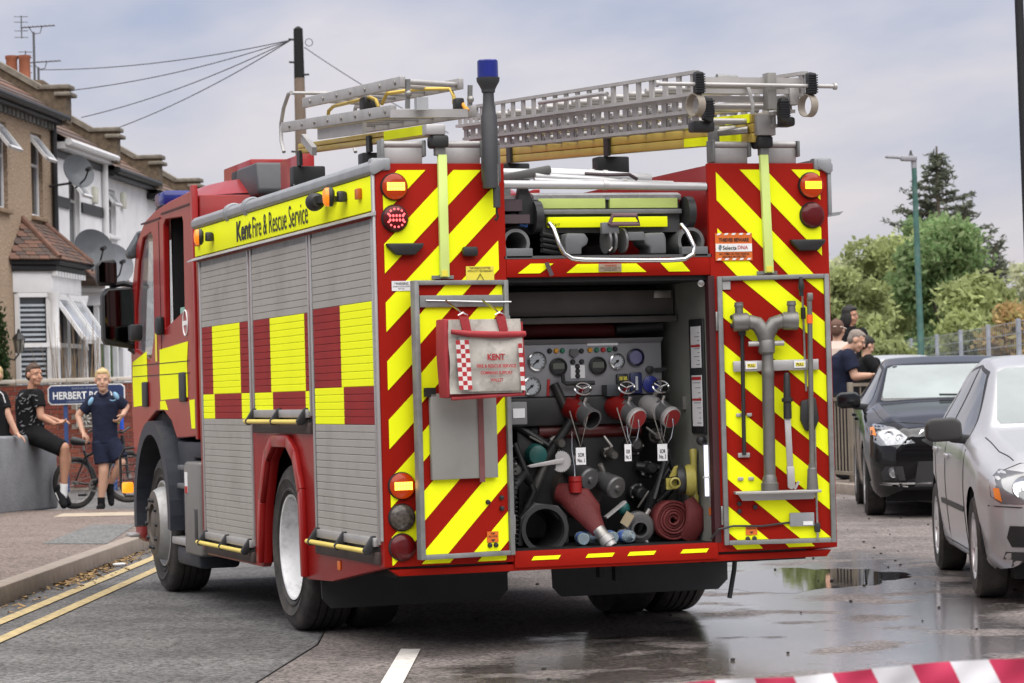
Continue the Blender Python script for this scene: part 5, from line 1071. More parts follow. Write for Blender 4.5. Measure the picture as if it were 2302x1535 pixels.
# small debris on the road
random.seed(11)
deb = MB()
for i in range(160):
    n_ = random.uniform(.3, 5.2); t_ = random.uniform(-2, 20); q = nt_(n_, t_, .006); r_ = random.uniform(.006, .017); deb.sph(q, (r_, r_, r_ * .6), 6)
obj('road_grit', deb, M('grit_dark', (.03, .028, .025), .8), kind='stuff', label='loose dark grit scattered on the road')
lv = MB()
for i in range(420):
    n_ = -2.86 + .02 + abs(random.gauss(0, .10)); t_ = random.choice((random.gauss(9.2, 1.0), random.gauss(7.2, .5), random.uniform(2, 14))); q = nt_(n_, t_, .004)
    a = random.uniform(0, 6.3); l_ = random.uniform(.02, .07); d = Vector((math.cos(a), math.sin(a), .25)) * l_; e2 = Vector((-math.sin(a), math.cos(a), .0)) * l_ * .25
    lv.add([q - d * .3, q + e2 + Vector((0, 0, .008)), q + d, q - e2 + Vector((0, 0, .004))], [(0, 1, 2, 3)])
obj('gutter_leaves', lv, M('dry_leaf', (.26, .16, .06), .8, var=.5, scale=3), kind='stuff', label='dry leaves and twigs in the gutter by the kerb')
obj('litter_paper', MB().box(-.05, .05, -.03, .03, 0, .02).xf(Matrix.Translation(nt_(-2.72, 8.9, .003)) @ Matrix.Rotation(.6, 4, 'Z')), PAPER, bevel=.008, label='scrap of white paper lying in the gutter leaves', cat='litter')

# ---- left pavement with kerb stones
PAV = asphalt('pavement_tarmac', (.118, .092, .077), (.15, .118, .102)); PATCH = asphalt('pavement_patch', (.105, .105, .10), (.12, .12, .115))
KZ = .12
pv = obj('pavement', MB().prism([tuple(nt_(n, t).xy) for n, t in ((-3.0, -14), (-3.0, 15.2), (-3.15, 16.6), (-3.6, 17.6), (-4.4, 18.2), (-6.6, 18.6), (-9, 18.6), (-9, -14))], 'z', -.05, KZ), PAV, kind='structure')
KER = M('kerb_stone', (.24, .20, .165), .8, var=.14, scale=9, bump=.4, bscale=50, dirt=.4, dcol=(.11, .09, .075), dscale=5)
kme = MB().box(-.075, .075, .004, .91, -.05, KZ + .006).mesh('kerb_stone', KER, .014)
for i in range(26):
    o = link('kerb_stone', kme, pv); o.location = nt_(-2.935, -8.0 + i * .915); o.rotation_euler = (0, 0, -math.atan2(.323, .946))
obj('pavement_patch', MB().poly([nt_(n, t, KZ + .004) for n, t in ((-3.62, 10.4), (-2.98 - .03, 10.1), (-3.30, 13.8), (-3.78, 14.0))]), PATCH, pv)
obj('tactile_strip', MB().poly([nt_(n, t, KZ + .004) for n, t in ((-4.55, 16.2), (-3.3, 16.0), (-3.5, 17.0), (-4.6, 17.1))]), M('buff_paving', (.34, .28, .21), .8, var=.15, bump=.5, bscale=25), pv)
# ---- right pavement
rk = [(5.5, -14), (5.5, 4), (5.6, 10), (5.55, 14), (5.0, 17.5), (4.35, 20.3), (3.9, 23), (3.6, 28), (3.6, 60)]
pr = obj('pavement', MB().prism([tuple(nt_(n, t).xy) for n, t in rk] + [tuple(nt_(30, 60).xy), tuple(nt_(30, -14).xy)], 'z', -.05, KZ), PAV, kind='structure')
for i in range(len(rk) - 1):
    a, b_ = nt_(*rk[i]), nt_(*rk[i + 1]); L_ = (b_ - a).length; k = max(1, round(L_ / .915))
    if rk[i][1] < 3: continue
    for j in range(k):
        p0 = a.lerp(b_, j / k); p1 = a.lerp(b_, (j + 1) / k); d = (p1 - p0)
        if rk[i][1] > 27 and j > 8: break
        o = link('kerb_stone', kme, pr); o.location = p0 - d.normalized().cross(Vector((0, 0, 1))) * .05; o.rotation_euler = (0, 0, math.atan2(d.y, d.x) - math.pi / 2); o.scale = (1, d.length / .915, 1)

# ---- grey rendered low wall with rounded end
GW = M('grey_render', (.20, .205, .215), .8, var=.12, scale=4, bump=.5, bscale=30, dirt=.35, dcol=(.11, .115, .12), dscale=3)
def gw():
    a = at(-160, 30.6); b_ = at(118, 33.6); d = (b_ - a).normalized(); nn = Vector((d.y, -d.x, 0))
    c = [a - nn * .0, b_]; pts = [a, b_]; w_ = .34
    back = Vector((-nn.x, -nn.y, 0))
    pl = [a, b_]
    for k in range(1, 8): q = b_ + back * (w_ / 2 - w_ / 2 * math.cos(math.pi * k / 8)) + d * (w_ / 2 * math.sin(math.pi * k / 8)); pl.append(q)
    pl += [b_ + back * w_, a + back * w_]
    return [(p.x, p.y) for p in pl]
obj('low_wall', MB().prism(gw(), 'z', KZ - .02, .985), GW, bevel=.035, seg=3, label='low grey rendered wall with a rounded end where the boys sit', cat='wall')

# ---- brick garden wall facing us, with coping, pierced block screen and street sign
BW0 = at(-80, 43.8, 0); BWD = Vector((CR.x, CR.y, 0)).normalized(); BWN = Vector((BWD.y, -BWD.x, 0))
BMX = Matrix(((BWD.x, -BWN.x, 0, BW0.x), (BWD.y, -BWN.y, 0, BW0.y), (0, 0, 1, 0), (0, 0, 0, 1)))
BRK = [M('brick_a', (.21, .055, .035), .85, var=.25, scale=20), M('brick_b', (.17, .042, .03), .85, var=.25, scale=20), M('brick_c', (.25, .075, .045), .85, var=.25, scale=20)]
bw = thing('brick_wall', 'red brick garden wall with a pale stone coping behind the boys', 'wall', tuple(BW0))
obj('mortar_core', MB().box(0, 3.9, .012, .2, 0, 1.64).xf(BMX), M('mortar', (.30, .26, .22), .9, var=.15), bw)
bme = [MB().box(.004, .211, .0, .1, .004, .071).mesh('brick', b_, .004, seg=1) for b_ in BRK]
hme = [MB().box(.004, .104, .0, .1, .004, .071).mesh('brick', b_, .004, seg=1) for b_ in BRK]
random.seed(5)
for j in range(21):
    x = 0 if j % 2 else -.108; z = .04 + j * .0755
    while x < 3.85:
        if not (1.70 < x + .1 < 2.22 and .92 < z < 1.36):
            me = random.choice(bme if x > -.05 else hme); o = link('brick', me, bw); Mx_ = BMX @ Matrix.Translation((max(x, 0), random.uniform(-.003, .002), z)); o.matrix_basis = Mx_
        x += .2165
for i in range(5): obj('coping_stone', MB().box(i * .78 + .003, i * .78 + .777, -.05, .25, 1.66, 1.725).xf(BMX), M('coping', (.50, .46, .40), .8, var=.15, dirt=.4, dcol=(.25, .22, .19)), bw, bevel=.012)
SB = M('screen_block_white', (.55, .54, .50), .8, var=.1, dirt=.3)
for cx in (1.83, 2.11):
    for cz in (1.08, 1.30):
        sb = obj('screen_block', MB().box(cx - .135, cx + .135, -.02, .09, cz - .11, cz - .09).box(cx - .135, cx + .135, -.02, .09, cz + .09, cz + .11).box(cx - .135, cx - .115, -.02, .09, cz - .09, cz + .09).box(cx + .115, cx + .135, -.02, .09, cz - .09, cz + .09).xf(BMX), SB, bw)
        for k in range(8):
            a = k * math.pi / 4 + .2
            obj('petal', MB().sph((cx + .062 * math.cos(a), .0, cz + .055 * math.sin(a)), (.045, .03, .016), 8, M3=Matrix.Rotation(-a, 3, 'Y')).xf(BMX), SB, sb)
sg = thing('street_sign', 'blue and white street name sign on two posts reading HERBERT', 'sign', tuple(BMX @ Vector((1.9, -.55, .0))))
NAVY = M('sign_navy', (.018, .032, .10), .4, var=.08)
SZ = 1.47
def sgp(p): return BMX @ Vector(p)
x0, x1 = 1.36, 2.53; c_ = .05
oc = lambda k: [(x0 + k, SZ - .15 + c_ + k * .4), (x0 + c_ + k * .4, SZ - .15 + k), (x1 - c_ - k * .4, SZ - .15 + k), (x1 - k, SZ - .15 + c_ + k * .4), (x1 - k, SZ + .15 - c_ - k * .4), (x1 - c_ - k * .4, SZ + .15 - k), (x0 + c_ + k * .4, SZ + .15 - k), (x0 + k, SZ + .15 - c_ - k * .4)]
obj('sign_board', MB().prism(oc(0), 'y', -.60, -.57).xf(BMX), WHT, sg); obj('sign_face', MB().prism(oc(.016), 'y', -.604, -.6005).xf(BMX), NAVY, sg)
rt = BMX.to_3x3() @ Vector((1, 0, 0))
text('HERBERT ROAD', sgp((1.89, -.607, SZ - .012)), rt, Z, .90, .115, WHT, sg, .02); text('BOROUGH OF DARTFORD', sgp((1.96, -.607, SZ + .093)), rt, Z, .46, .028, M('sign_pale', (.3, .34, .42), .5), sg); text('UNADOPTED', sgp((1.82, -.607, SZ - .105)), rt, Z, .34, .026, MATS['sign_pale'], sg)
for x in (1.62, 2.35): obj('sign_post', MB().box(x - .03, x + .03, -.57, -.53, 0, SZ + .1).xf(BMX), M('post_blue', (.03, .06, .17), .45), sg)

# ---- telegraph pole and wires, lamp posts
e = thing('telegraph_pole', 'tall wooden telegraph pole with a black top and wires behind the fire engine', 'telegraph pole', tuple(at(684, 46)))
WOOD = M('pole_wood', (.16, .12, .09), .85, var=.2, scale=3, bump=.4, bscale=20)
pb = at(688, 46)
obj('pole', MB().lathe([(.13, 0), (.085, 6.5)], pb, (-.0, 0, 1), 14), WOOD, e); obj('pole_top', MB().lathe([(.085, 6.5), (.075, 7.3), (.02, 7.34)], pb, (0, 0, 1), 14), M('pole_black', (.006, .006, .006), .8), e)
for z, s_ in ((7.12, -1), (6.55, 1), (6.75, -1), (5.3, -1)): obj('pole_arm', MB().bar(pb + Vector((0, 0, z)), pb + CR * (.16 * s_) + Vector((0, 0, z + .01)), .02, .03), BLACK, e)
obj('insulator_ring', MB().tube([pb + CR * (.17 + .06 * math.cos(a)) + Vector((0, 0, 7.08 + .06 * math.sin(a))) for a in [2 * math.pi * i / 16 for i in range(16)]], .006, 5, closed=True), BLACK, e)
def wire(p0, p1, sag, r=.009):
    return MB().tube([Vector(p0).lerp(Vector(p1), i / 20) - Vector((0, 0, sag * 4 * (i / 20) * (1 - i / 20))) for i in range(21)], r, 5)
GRYW = M('wire_grey', (.10, .10, .12), .6)
wp = pb + CR * -.12 + Vector((0, 0, 7.12))
for i, (px, D, z) in enumerate(((105, 53, 7.57), (138, 50, 6.82), (195, 53, 6.66), (240, 55, 6.54))):
    obj('overhead_wire', wire(wp, at(px, D, z), .12), GRYW, label=('highest overhead wire running left from the telegraph pole', 'second highest overhead wire running left from the telegraph pole', 'third overhead wire down, left of the telegraph pole', 'lowest overhead wire sloping left from the telegraph pole')[i], cat='wire', group='overhead telephone wires')
obj('overhead_wire', wire(pb + Vector((.1, 0, 7.0)), at(1020, 40, 5.0), .05), GRYW, label='overhead wire sloping down to the right of the telegraph pole', cat='wire', group='overhead telephone wires')
for k, (a_, b2) in enumerate(((354, 3), (354, 8))): obj('overhead_wire', wire(at(345, 57, 5.70 + .0), at(560, 60 + 3 * k, 5.28 - .05 * k), .05, .008), GRYW, label=('faint wire upper of two just above the cab roof', 'faint wire lower of two just above the cab roof')[k], cat='wire', group='overhead telephone wires')
GRN = M('lamp_green', (.045, .12, .10), .5, var=.2, scale=5, dirt=.5, dcol=(.2, .22, .2), dscale=6)
e = thing('street_lamp', 'green street lamp post with a flat grey head among the trees', 'street lamp', tuple(at(2072, 60)))
lb_ = at(2072, 60); tp = Vector((-.02, 0, 6.0))
obj('post', MB().lathe([(.11, 0), (.11, 1.2), (.075, 1.3), (.055, 5.9), (.06, 6.0)], lb_, (-.010, 0, 1), 14), GRN, e)
tq = lb_ + Vector((-.06, 0, 6.02)); hd_ = -CR
obj('lamp_head', MB().bar(tq + CR * .06, tq + hd_ * .28 + Vector((0, 0, .01)), .2, .11), M('lamp_grey', (.28, .28, .3), .5), e, bevel=.03); obj('lamp_arm', MB().bar(tq + hd_ * .26 + Vector((0, 0, .02)), tq + hd_ * .60 + Vector((0, 0, .04)), .16, .05), MATS['lamp_grey'], e, bevel=.015)
obj('photocell', MB().lathe([(.06, .05), (.03, .1), (.02, .17), (.001, .18)], tq + hd_ * .06, (0, 0, 1), 10), BLACK, e); obj('lamp_neck', MB().cyl(tq - Vector((0, 0, .2)), tq, .06, n=12), MATS['lamp_grey'], e)
e = thing('lamp_column', 'plain black lamp column at the right edge', 'lamp post', tuple(at(2321, 27)))
obj('column', MB().lathe([(.06, 0), (.052, 1.6), (.04, 5.6)], at(2326, 27), (-.012, .0, 1), 14, caps=True), M('column_black', (.008, .008, .009), .5), e); obj('column_cap', MB().lathe([(.055, 0), (.055, .05), (.03, .07)], at(2326, 27) + Vector((-.066, 0, 5.6)), (-.012, 0, 1), 12, caps=True), MATS['column_black'], e)

# ---- railings where the people lean
RAILM = M('rail_grey_brown', (.20, .17, .13), .6, .2, var=.2, dirt=.3)
def railing(p0, p1, z0, z1, label, gap=.11):
    e = thing('railing', label, 'railing', tuple(p0)); d = p1 - p0; L_ = d.length; d.normalize()
    for z in (z1, z0 + .12): obj('rail', MB().bar(p0 + Vector((0, 0, z)), p1 + Vector((0, 0, z)), .05, .04), RAILM, e)
    me = MB().box(-.008, .008, -.008, .008, z0 + .12, z1).mesh('bar', RAILM); k = int(L_ / gap)
    for i in range(1, k): o = link('bar', me, e, True); o.location = d * (L_ * i / k)
    pme = MB().box(-.03, .03, -.03, .03, 0, z1 + .03).mesh('post', RAILM, .006); m_ = max(1, round(L_ / 2.2))
    for i in range(m_ + 1): o = link('post', pme, e, True); o.location = d * (L_ * i / m_)
    for ch in e.children:
        if ch.name.startswith('rail'): pass
    return e
railing(at(1858, 35.2, 0), at(1924, 34.2, 0), KZ, 1.14, 'brown-grey pedestrian railing beside the fire engine, nearer the kerb')
railing(at(1908, 35.0, 0), at(2110, 35.6, 0), KZ, 1.31, 'grey pedestrian railing that the man in navy leans on', .14)

# ---- wire mesh fence on the right
FG = M('fence_galv', (.33, .36, .40), .5, .3, var=.15)
fe = thing('mesh_fence', 'galvanised wire mesh fence in front of the trees', 'fence', tuple(at(2330, 44)))
fp = [at(2400, 40), at(2290, 45), at(2222, 49.5), at(2160, 54), at(2106, 58.5), at(2048, 63), at(1990, 68), at(1930, 74)]
for i, p in enumerate(fp):
    obj('fence_post', MB().bar(p, p + Vector((0, 0, 2.28)), .06, .06), FG, fe)
    if i < len(fp) - 1:
        q = fp[i + 1]; mb = MB(); d = q - p; L_ = d.length
        for k in range(12): mb.bar(p + Vector((0, 0, .2 + k * .185)), q + Vector((0, 0, .2 + k * .185)), .005, .012)
        for k in range(1, int(L_ / .3)):
            c = p + d * (k / int(L_ / .3)); mb.bar(c + Vector((0, 0, .2)), c + Vector((0, 0, 2.23)), .004, .004)
        obj('mesh_panel', mb, FG, fe, smooth=False)
# ================================================================ terrace of houses on the left
HO = Vector((3.746, 34.114, 0)); HA = R(-22.7); HD = Vector((math.sin(R(22.7)), math.cos(R(22.7)), 0)); HV = Vector((HD.y, -HD.x, 0))
PEB = M('pebbledash', (.37, .275, .19), .95, var=.45, scale=26, bump=1., bscale=40, dirt=.4, dcol=(.22, .16, .11), dscale=1.2)
WREN = M('white_render', (.80, .80, .80), .8, var=.05, scale=3, bump=.15, bscale=20, dirt=.25, dcol=(.45, .45, .44), dscale=2)
UPVC = M('white_frame', (.74, .74, .74), .4, var=.03)
PANE = M('house_glass', (.03, .035, .04), .06, var=.4, scale=2, spec=.8)
TILE = [M('roof_tile_a', (.115, .075, .055), .8, var=.3, scale=9), M('roof_tile_b', (.085, .06, .052), .8, var=.3, scale=9), M('roof_tile_c', (.16, .085, .06), .8, var=.3, scale=9)]
PBR = M('parapet_brick', (.12, .09, .06), .9, var=.35, scale=12, bump=.6, bscale=30)
COPE = M('parapet_cope', (.17, .15, .12), .85, var=.3, scale=7)
LEAD = M('lead_flashing', (.20, .22, .26), .6, var=.2)
BLKP = M('black_paint', (.02, .02, .022), .5, var=.2)
TERRA = M('terracotta', (.30, .105, .055), .8, var=.2)
def lobj(name, mb, mat, e, **k): return obj(name, mb, mat, e, local=True, **k)
def window(e, u0, u1, z0, z1, opened=True, split=.62, dv=-.10, sash_z=None, ang=38):
    w = lobj('window', MB().box(dv - .02, dv + .0, u0, u1, z0, z1), PANE, e)
    t = .05
    for a in ((u0, u0 + t, z0, z1), (u1 - t, u1, z0, z1), (u0 + t, u1 - t, z0, z0 + t), (u0 + t, u1 - t, z1 - t, z1), (u0 + t, u1 - t, z0 + (z1 - z0) * split - t / 2, z0 + (z1 - z0) * split + t / 2)):
        lobj('frame', MB().box(dv - .015, dv + .035, a[0], a[1], a[2], a[3]), UPVC, w, bevel=.008)
    lobj('sill', MB().box(dv, .07, u0 - .06, u1 + .06, z0 - .07, z0 - .0), e['sillm'] and UPVC if e.get('sillm') else M('stone_sill', (.27, .19, .12), .9, var=.2), w, bevel=.01)
    if opened:
        zt = z1 - t; h = (z1 - z0) * (1 - split); a = R(ang)
        def q(s, u): return (dv + .04 + math.sin(a) * s, u, zt - math.cos(a) * s)
        sash = lobj('open_sash', MB().add([q(0, u0 + t), q(0, u1 - t), q(h, u1 - t), q(h, u0 + t)], [(0, 1, 2, 3)]), M('sash_glass', (.30, .32, .34), .05, var=.2, spec=.8), w)
        for s0, s1, ua, ub in ((0, .05, u0 + t, u1 - t), (h - .05, h, u0 + t, u1 - t), (0, h, u0 + t, u0 + 2 * t), (0, h, u1 - 2 * t, u1 - t)):
            mb = MB(); lo = [q(s0, ua), q(s0, ub), q(s1, ub), q(s1, ua)]; n_ = Vector((math.cos(a), 0, math.sin(a))) * .025
            mb.add([Vector(p) - n_ for p in lo] + [Vector(p) + n_ for p in lo], [(0, 1, 2, 3), (7, 6, 5, 4), (0, 4, 5, 1), (1, 5, 6, 2), (2, 6, 7, 3), (3, 7, 4, 0)]); lobj('sash_frame', mb, UPVC, w)
    return w
def lplate(outer, holes, x, t, name, mat, e):
    o = plate(outer, holes, x, t, name, mat, e); o.matrix_parent_inverse = Matrix(); WMX[o.name] = wm(e); return o
def house(u0, ln, ez, wallm, label, wins, gutterm, roof_off=0, sill=False, pitch=R(33)):
    e = thing('terraced_house', label, 'house', tuple(HO + HD * u0), HA, group='terraced houses on the left')
    if sill: e['sillm'] = 1
    holes = [[(a, c), (b, c), (b, d), (a, d)] for a, b, c, d, _ in wins]
    lplate([(0, 0), (ln, 0), (ln, ez), (0, ez)], holes, -.28, .28, 'wall', wallm, e)
    lobj('side_wall', MB().box(-8, -.28, 0.0, .25, 0, ez), wallm, e); lobj('side_wall', MB().box(-8, -.28, ln - .25, ln, 0, ez), wallm, e); lobj('back_wall', MB().box(-8, -7.8, .25, ln - .25, 0, ez), wallm, e)
    for a, b, c, d, op in wins: window(e, a, b, c, d, op)
    # roof in courses
    rf = lobj('roof', MB().add([(.22, 0, ez - .05), (.22, ln, ez - .05), (-4.0, ln, ez - .05 + 4.22 * math.tan(pitch)), (-4.0, 0, ez - .05 + 4.22 * math.tan(pitch)), (-8.2, ln, ez - .05), (-8.2, 0, ez - .05)], [(0, 1, 2, 3), (3, 2, 4, 5)]), TILE[1], e)
    n = 17
    for i in range(n):
        s0 = i * .30; c, s = math.cos(pitch), math.sin(pitch); x = .24 - s0 * c; z = ez - .045 + s0 * s
        lobj('tile_course', MB().add([(x, 0.02, z + .035), (x, ln - .02, z + .035), (x - .33 * c, ln - .02, z + .33 * s + .012), (x - .33 * c, .02, z + .33 * s + .012), (x, .02, z), (x, ln - .02, z)], [(0, 1, 2, 3), (4, 5, 1, 0)]), TILE[i % 3 if random.random() < .6 else 0], rf)
    lobj('gutter', MB().tube([(.26, .0, ez - .06), (.26, ln, ez - .06)], .065, 8), gutterm, e); lobj('fascia', MB().box(.005, .2, .0, ln, ez - .17, ez - .06), gutterm, e)
    return e
def parapet(e, u, ez, pitch=R(33), proj=.30):
    # stepped fire wall between two roofs
    c, s = math.cos(pitch), math.sin(pitch); pl = [(proj, ez - .15), (proj, ez + .42), (proj - .45, ez + .42), (-4.2, ez + .42 + 3.6 * math.tan(pitch)), (-4.2, ez + .2)]
    w_ = lobj('parapet', MB().prism(pl, 'y', u - .17, u + .17), PBR, e)
    w_.rotation_euler = (0, 0, 0)
    lobj('parapet_cope', MB().box(proj - .5, proj + .06, u - .22, u + .22, ez + .42, ez + .50), COPE, w_, bevel=.02); lobj('parapet_cope', MB().box(proj - .2, proj + .09, u - .25, u + .25, ez + .30, ez + .37), COPE, w_, bevel=.02)
    mb = MB().bar((proj - .45, u, ez + .46), (-4.2, u, ez + .46 + 3.75 * math.tan(pitch)), .44, .09); lobj('parapet_cope', mb, COPE, w_)
    lobj('flashing', MB().bar((.15, u + .2, ez + .10), (-4.2, u + .2, ez + .10 + 4.3 * math.tan(pitch)), .06, .26), LEAD, w_)
random.seed(3)
# prism on axis y keeps (x,z): so parapet polygons are (v,z)
h1 = house(-6.4, 6.4, 6.20, PEB, 'tan pebbledashed house with a tiled bay window at the left edge', [(4.87, 5.62, 4.42, 5.80, True), (2.5, 3.36, 4.42, 5.80, True)], BLKP)
parapet(h1, 6.35, 6.20)
lobj('drain_pipe', MB().cyl((.06, 6.22, .2), (.06, 6.22, 6.1), .05, n=10), BLKP, h1)
for i in range(24): lobj('dentil', MB().box(.0, .08, .1 + i * .26, .24 + i * .26, 5.93, 6.03), M('dentil_grey', (.16, .16, .15), .8, var=.4), h1)
# chimney stacks and pots
ch = lobj('chimney', MB().box(-4.6, -3.8, 5.9, 6.7, 7.5, 9.15), PBR, h1); 
for k, u in enumerate((6.05, 6.32, 6.58)): lobj('chimney_pot', MB().lathe([(.13, 9.15), (.12, 9.2), (.105, 9.55), (.12, 9.58), (.12, 9.63), (.09, 9.63)], (-4.2, u, 0), (0, 0, 1), 14), TERRA, ch)
# bay window of the first house
U = 6.4
by = thing('bay_window', None, None, tuple(HO + HD * -2.0), HA, parent=None)
by.parent = h1; by.location = (0, 0, 0); by.rotation_euler = (0, 0, 0); by.matrix_parent_inverse = Matrix(); WMX[by.name] = wm(h1)
pl = [(0., U - 2.85), (.52, U - 2.45), (.52, U - .55), (0, U - .15)]
def band(z0, z1, k, mat, name, m_=0):
    P_ = [(p[0] + k * (1 if p[0] > 0 else 0), p[1] + (-k if i < 2 else k) * (.6 if p[0] > 0 else 1)) for i, p in enumerate(pl)]
    return lobj(name, MB().prism(P_, 'z', z0, z1), mat, by, bevel=.01)
band(0, 1.15, 0, WREN, 'bay_base'); band(3.12, 3.46, .03, WREN, 'bay_head'); band(3.46, 3.56, .10, BLKP, 'bay_cornice'); band(3.56, 3.64, .17, BLKP, 'bay_gutter')
band(1.15, 3.12, -.10, DARK, 'bay_core')
for i in range(3):
    a, b_ = Vector((*pl[i], 0)), Vector((*pl[i + 1], 0)); d = (b_ - a); L_ = d.length; d.normalize(); nn = Vector((d.y, -d.x, 0))
    if nn.x < 0 and i == 1: nn = -nn
    if i == 0 and nn.y > 0: nn = -nn
    if i == 2 and nn.y < 0: nn = -nn
    segs = 1 if i != 1 else 2
    for j in range(segs):
        s0 = L_ * j / segs + .06; s1 = L_ * (j + 1) / segs - .06
        f = lambda s, z, o: tuple(a + d * s + nn * o + Vector((0, 0, z)))
        w_ = lobj('window', MB().add([f(s0, 1.2, -.04), f(s1, 1.2, -.04), f(s1, 3.08, -.04), f(s0, 3.08, -.04)], [(0, 1, 2, 3)]), PANE, by)
        for (sa, za), (sb_, zb) in (((s0, 1.2), (s0, 3.1)), ((s1, 1.2), (s1, 3.1)), ((s0, 1.2), (s1, 1.2)), ((s0, 3.08), (s1, 3.08)), ((s0, 2.28), (s1, 2.28))):
            lobj('frame', MB().bar(f(sa, za, 0), f(sb_, zb, 0), .07, .07), UPVC, w_)
        if i == 0:
            for k in range(22): lobj('blind_slat', MB().bar(f(s0 + .05, 1.28 + k * .078, -.03), f(s1 - .05, 1.28 + k * .078, -.03), .006, .035), M('blind', (.42, .46, .5), .6), w_)
        if i == 1:
            mb = MB(); A = [f(s0 + .03, 3.04, .03), f(s1 - .03, 3.04, .03), f(s1 - .03, 2.38, .48), f(s0 + .03, 2.38, .48)]
            sh_ = lobj('open_sash', mb.add(A, [(0, 1, 2, 3)]), MATS['sash_glass'], w_)
            for p, q in ((0, 1), (1, 2), (2, 3), (3, 0)): lobj('sash_frame', MB().bar(A[p], A[q], .06, .06), UPVC, w_)
for p in pl[1:3]:
    col = lobj('column', MB().lathe([(.10, 1.15), (.10, 1.3), (.085, 1.34), (.085, 2.2), (.10, 2.22), (.10, 2.27), (.085, 2.3), (.08, 2.95), (.11, 3.05), (.12, 3.12)], (p[0] + .03, p[1], 0), (0, 0, 1), 14), WREN, by)
# bay roof tiles, each laid on a hipped facet
A0, A1 = Vector((.0, U - 2.20, 4.30)), Vector((.0, U - .8, 4.30)); E = [Vector((0, U - 3.1, 3.64)), Vector((.70, U - 2.62, 3.64)), Vector((.70, U - .38, 3.64)), Vector((.0, U + .05, 3.64))]
lobj('bay_roof', MB().add([tuple(v) for v in E + [A0, A1]], [(0, 1, 4), (1, 2, 5, 4), (2, 3, 5)]), TILE[1], by)
tm = [MB().box(0.004, .161, -.012, .012, 0, .16).mesh('roof_tile', t) for t in TILE]
for (p, q, r_, s_) in ((E[0], E[1], A0, A0), (E[1], E[2], A1, A0)):
    ex = (q - p).normalized(); nz = ex.cross(r_ - p).normalized(); nz = nz if nz.z > 0 else -nz; ey = nz.cross(ex); ey = ey if ey.z > 0 else -ey
    Lr = (r_ - p).dot(ey); rows = int(Lr / .095)
    for j in range(rows):
        f = (j + .3) * .095 / Lr; a = p.lerp(s_, f); b_ = q.lerp(r_, f); wd = (b_ - a).dot(ex); x = -.08 * (j % 2)
        while x < wd - .05:
            if x > -.02:
                o = link('roof_tile', random.choice(tm), by, True); c = a + ex * x + nz * (.018 + random.uniform(0, .006)) - ey * .05
                o.matrix_basis = Matrix.Translation(c) @ Matrix((ex, -nz, ey)).transposed().to_4x4() @ Matrix.Rotation(R(-5), 4, 'X')
            x += .165
for a, b_ in ((E[1], A0), (E[2], A1)): lobj('hip_ridge', MB().tube([a + Vector((0, 0, .03)), b_ + Vector((0, 0, .04))], .055, 8), TILE[2], by)
for i in range(11): lobj('dentil', MB().box(.54, .62, U - 2.5 + i * .19, U - 2.4 + i * .19, 3.38, 3.46), WREN, by)
la = thing('wall_lantern', 'black wall lantern on the tan house beside the bay window', 'lantern', tuple(HO + HD * (-3.35) + HV * .2 + Vector((0, 0, 2.3))), HA)
lobj('lantern_cage', MB().lathe([(.03, -.16), (.06, -.14), (.085, .05), (.10, .06)], (0, 0, 0), (0, 0, 1), 6, caps=True), M('lantern_glass', (.25, .24, .2), .1, trans=.4), la)
for k in range(6): a = k * math.pi / 3; lobj('cage_bar', MB().cyl((.06 * math.cos(a), .06 * math.sin(a), -.15), (.09 * math.cos(a), .09 * math.sin(a), .06), .008, n=5), BLACK, la)
lobj('lantern_cap', MB().lathe([(.115, .06), (.08, .12), (.03, .16), (.02, .22), (.001, .23)], (0, 0, 0), (0, 0, 1), 6, caps=True), BLACK, la); lobj('lantern_arm', MB().tube([(-.2, 0, -.22), (-.08, 0, -.26), (0, 0, -.16)], .015, 6), BLACK, la)
h2 = house(0.02, 3.7, 5.82, WREN, 'white rendered house with a grey satellite dish next to the tan house', [(1.03, 1.80, 4.05, 5.35, True)], UPVC, sill=True)
parapet(h2, 3.68, 5.82)
lobj('string_course', MB().box(.0, .035, .05, .98, 4.68, 4.86), BLKP, h2); lobj('string_course', MB().box(.0, .035, 1.9, 3.5, 4.68, 4.86), BLKP, h2); lobj('string_course', MB().box(.0, .035, .05, 3.6, 5.52, 5.64), BLKP, h2)
lobj('drain_pipe', MB().cyl((.07, 3.55, .2), (.07, 3.55, 5.7), .055, n=10), UPVC, h2); lobj('alarm_box', MB().box(.0, .08, 2.75, 2.95, 4.9, 5.2), M('alarm', (.6, .6, .5), .5), h2, bevel=.02)
h3 = house(3.74, 3.7, 5.62, WREN, 'second white house along the terrace with two open top windows', [(.25, .95, 4.4, 5.25, True), (.25, .95, 3.2, 4.1, True)], BLKP, sill=True)
parapet(h3, 3.68, 5.62); lobj('alarm_box', MB().box(.0, .08, 1.35, 1.55, 4.95, 5.25), M('alarm', (.6, .6, .5), .5), h3, bevel=.02)
h4 = house(7.46, 3.9, 5.45, WREN, 'third white house, farthest along the terrace, with a brown roof', [(.5, 1.2, 3.9, 5.0, False), (.5, 1.2, 2.0, 3.2, False)], BLKP, sill=True)
parapet(h4, 3.85, 5.45)
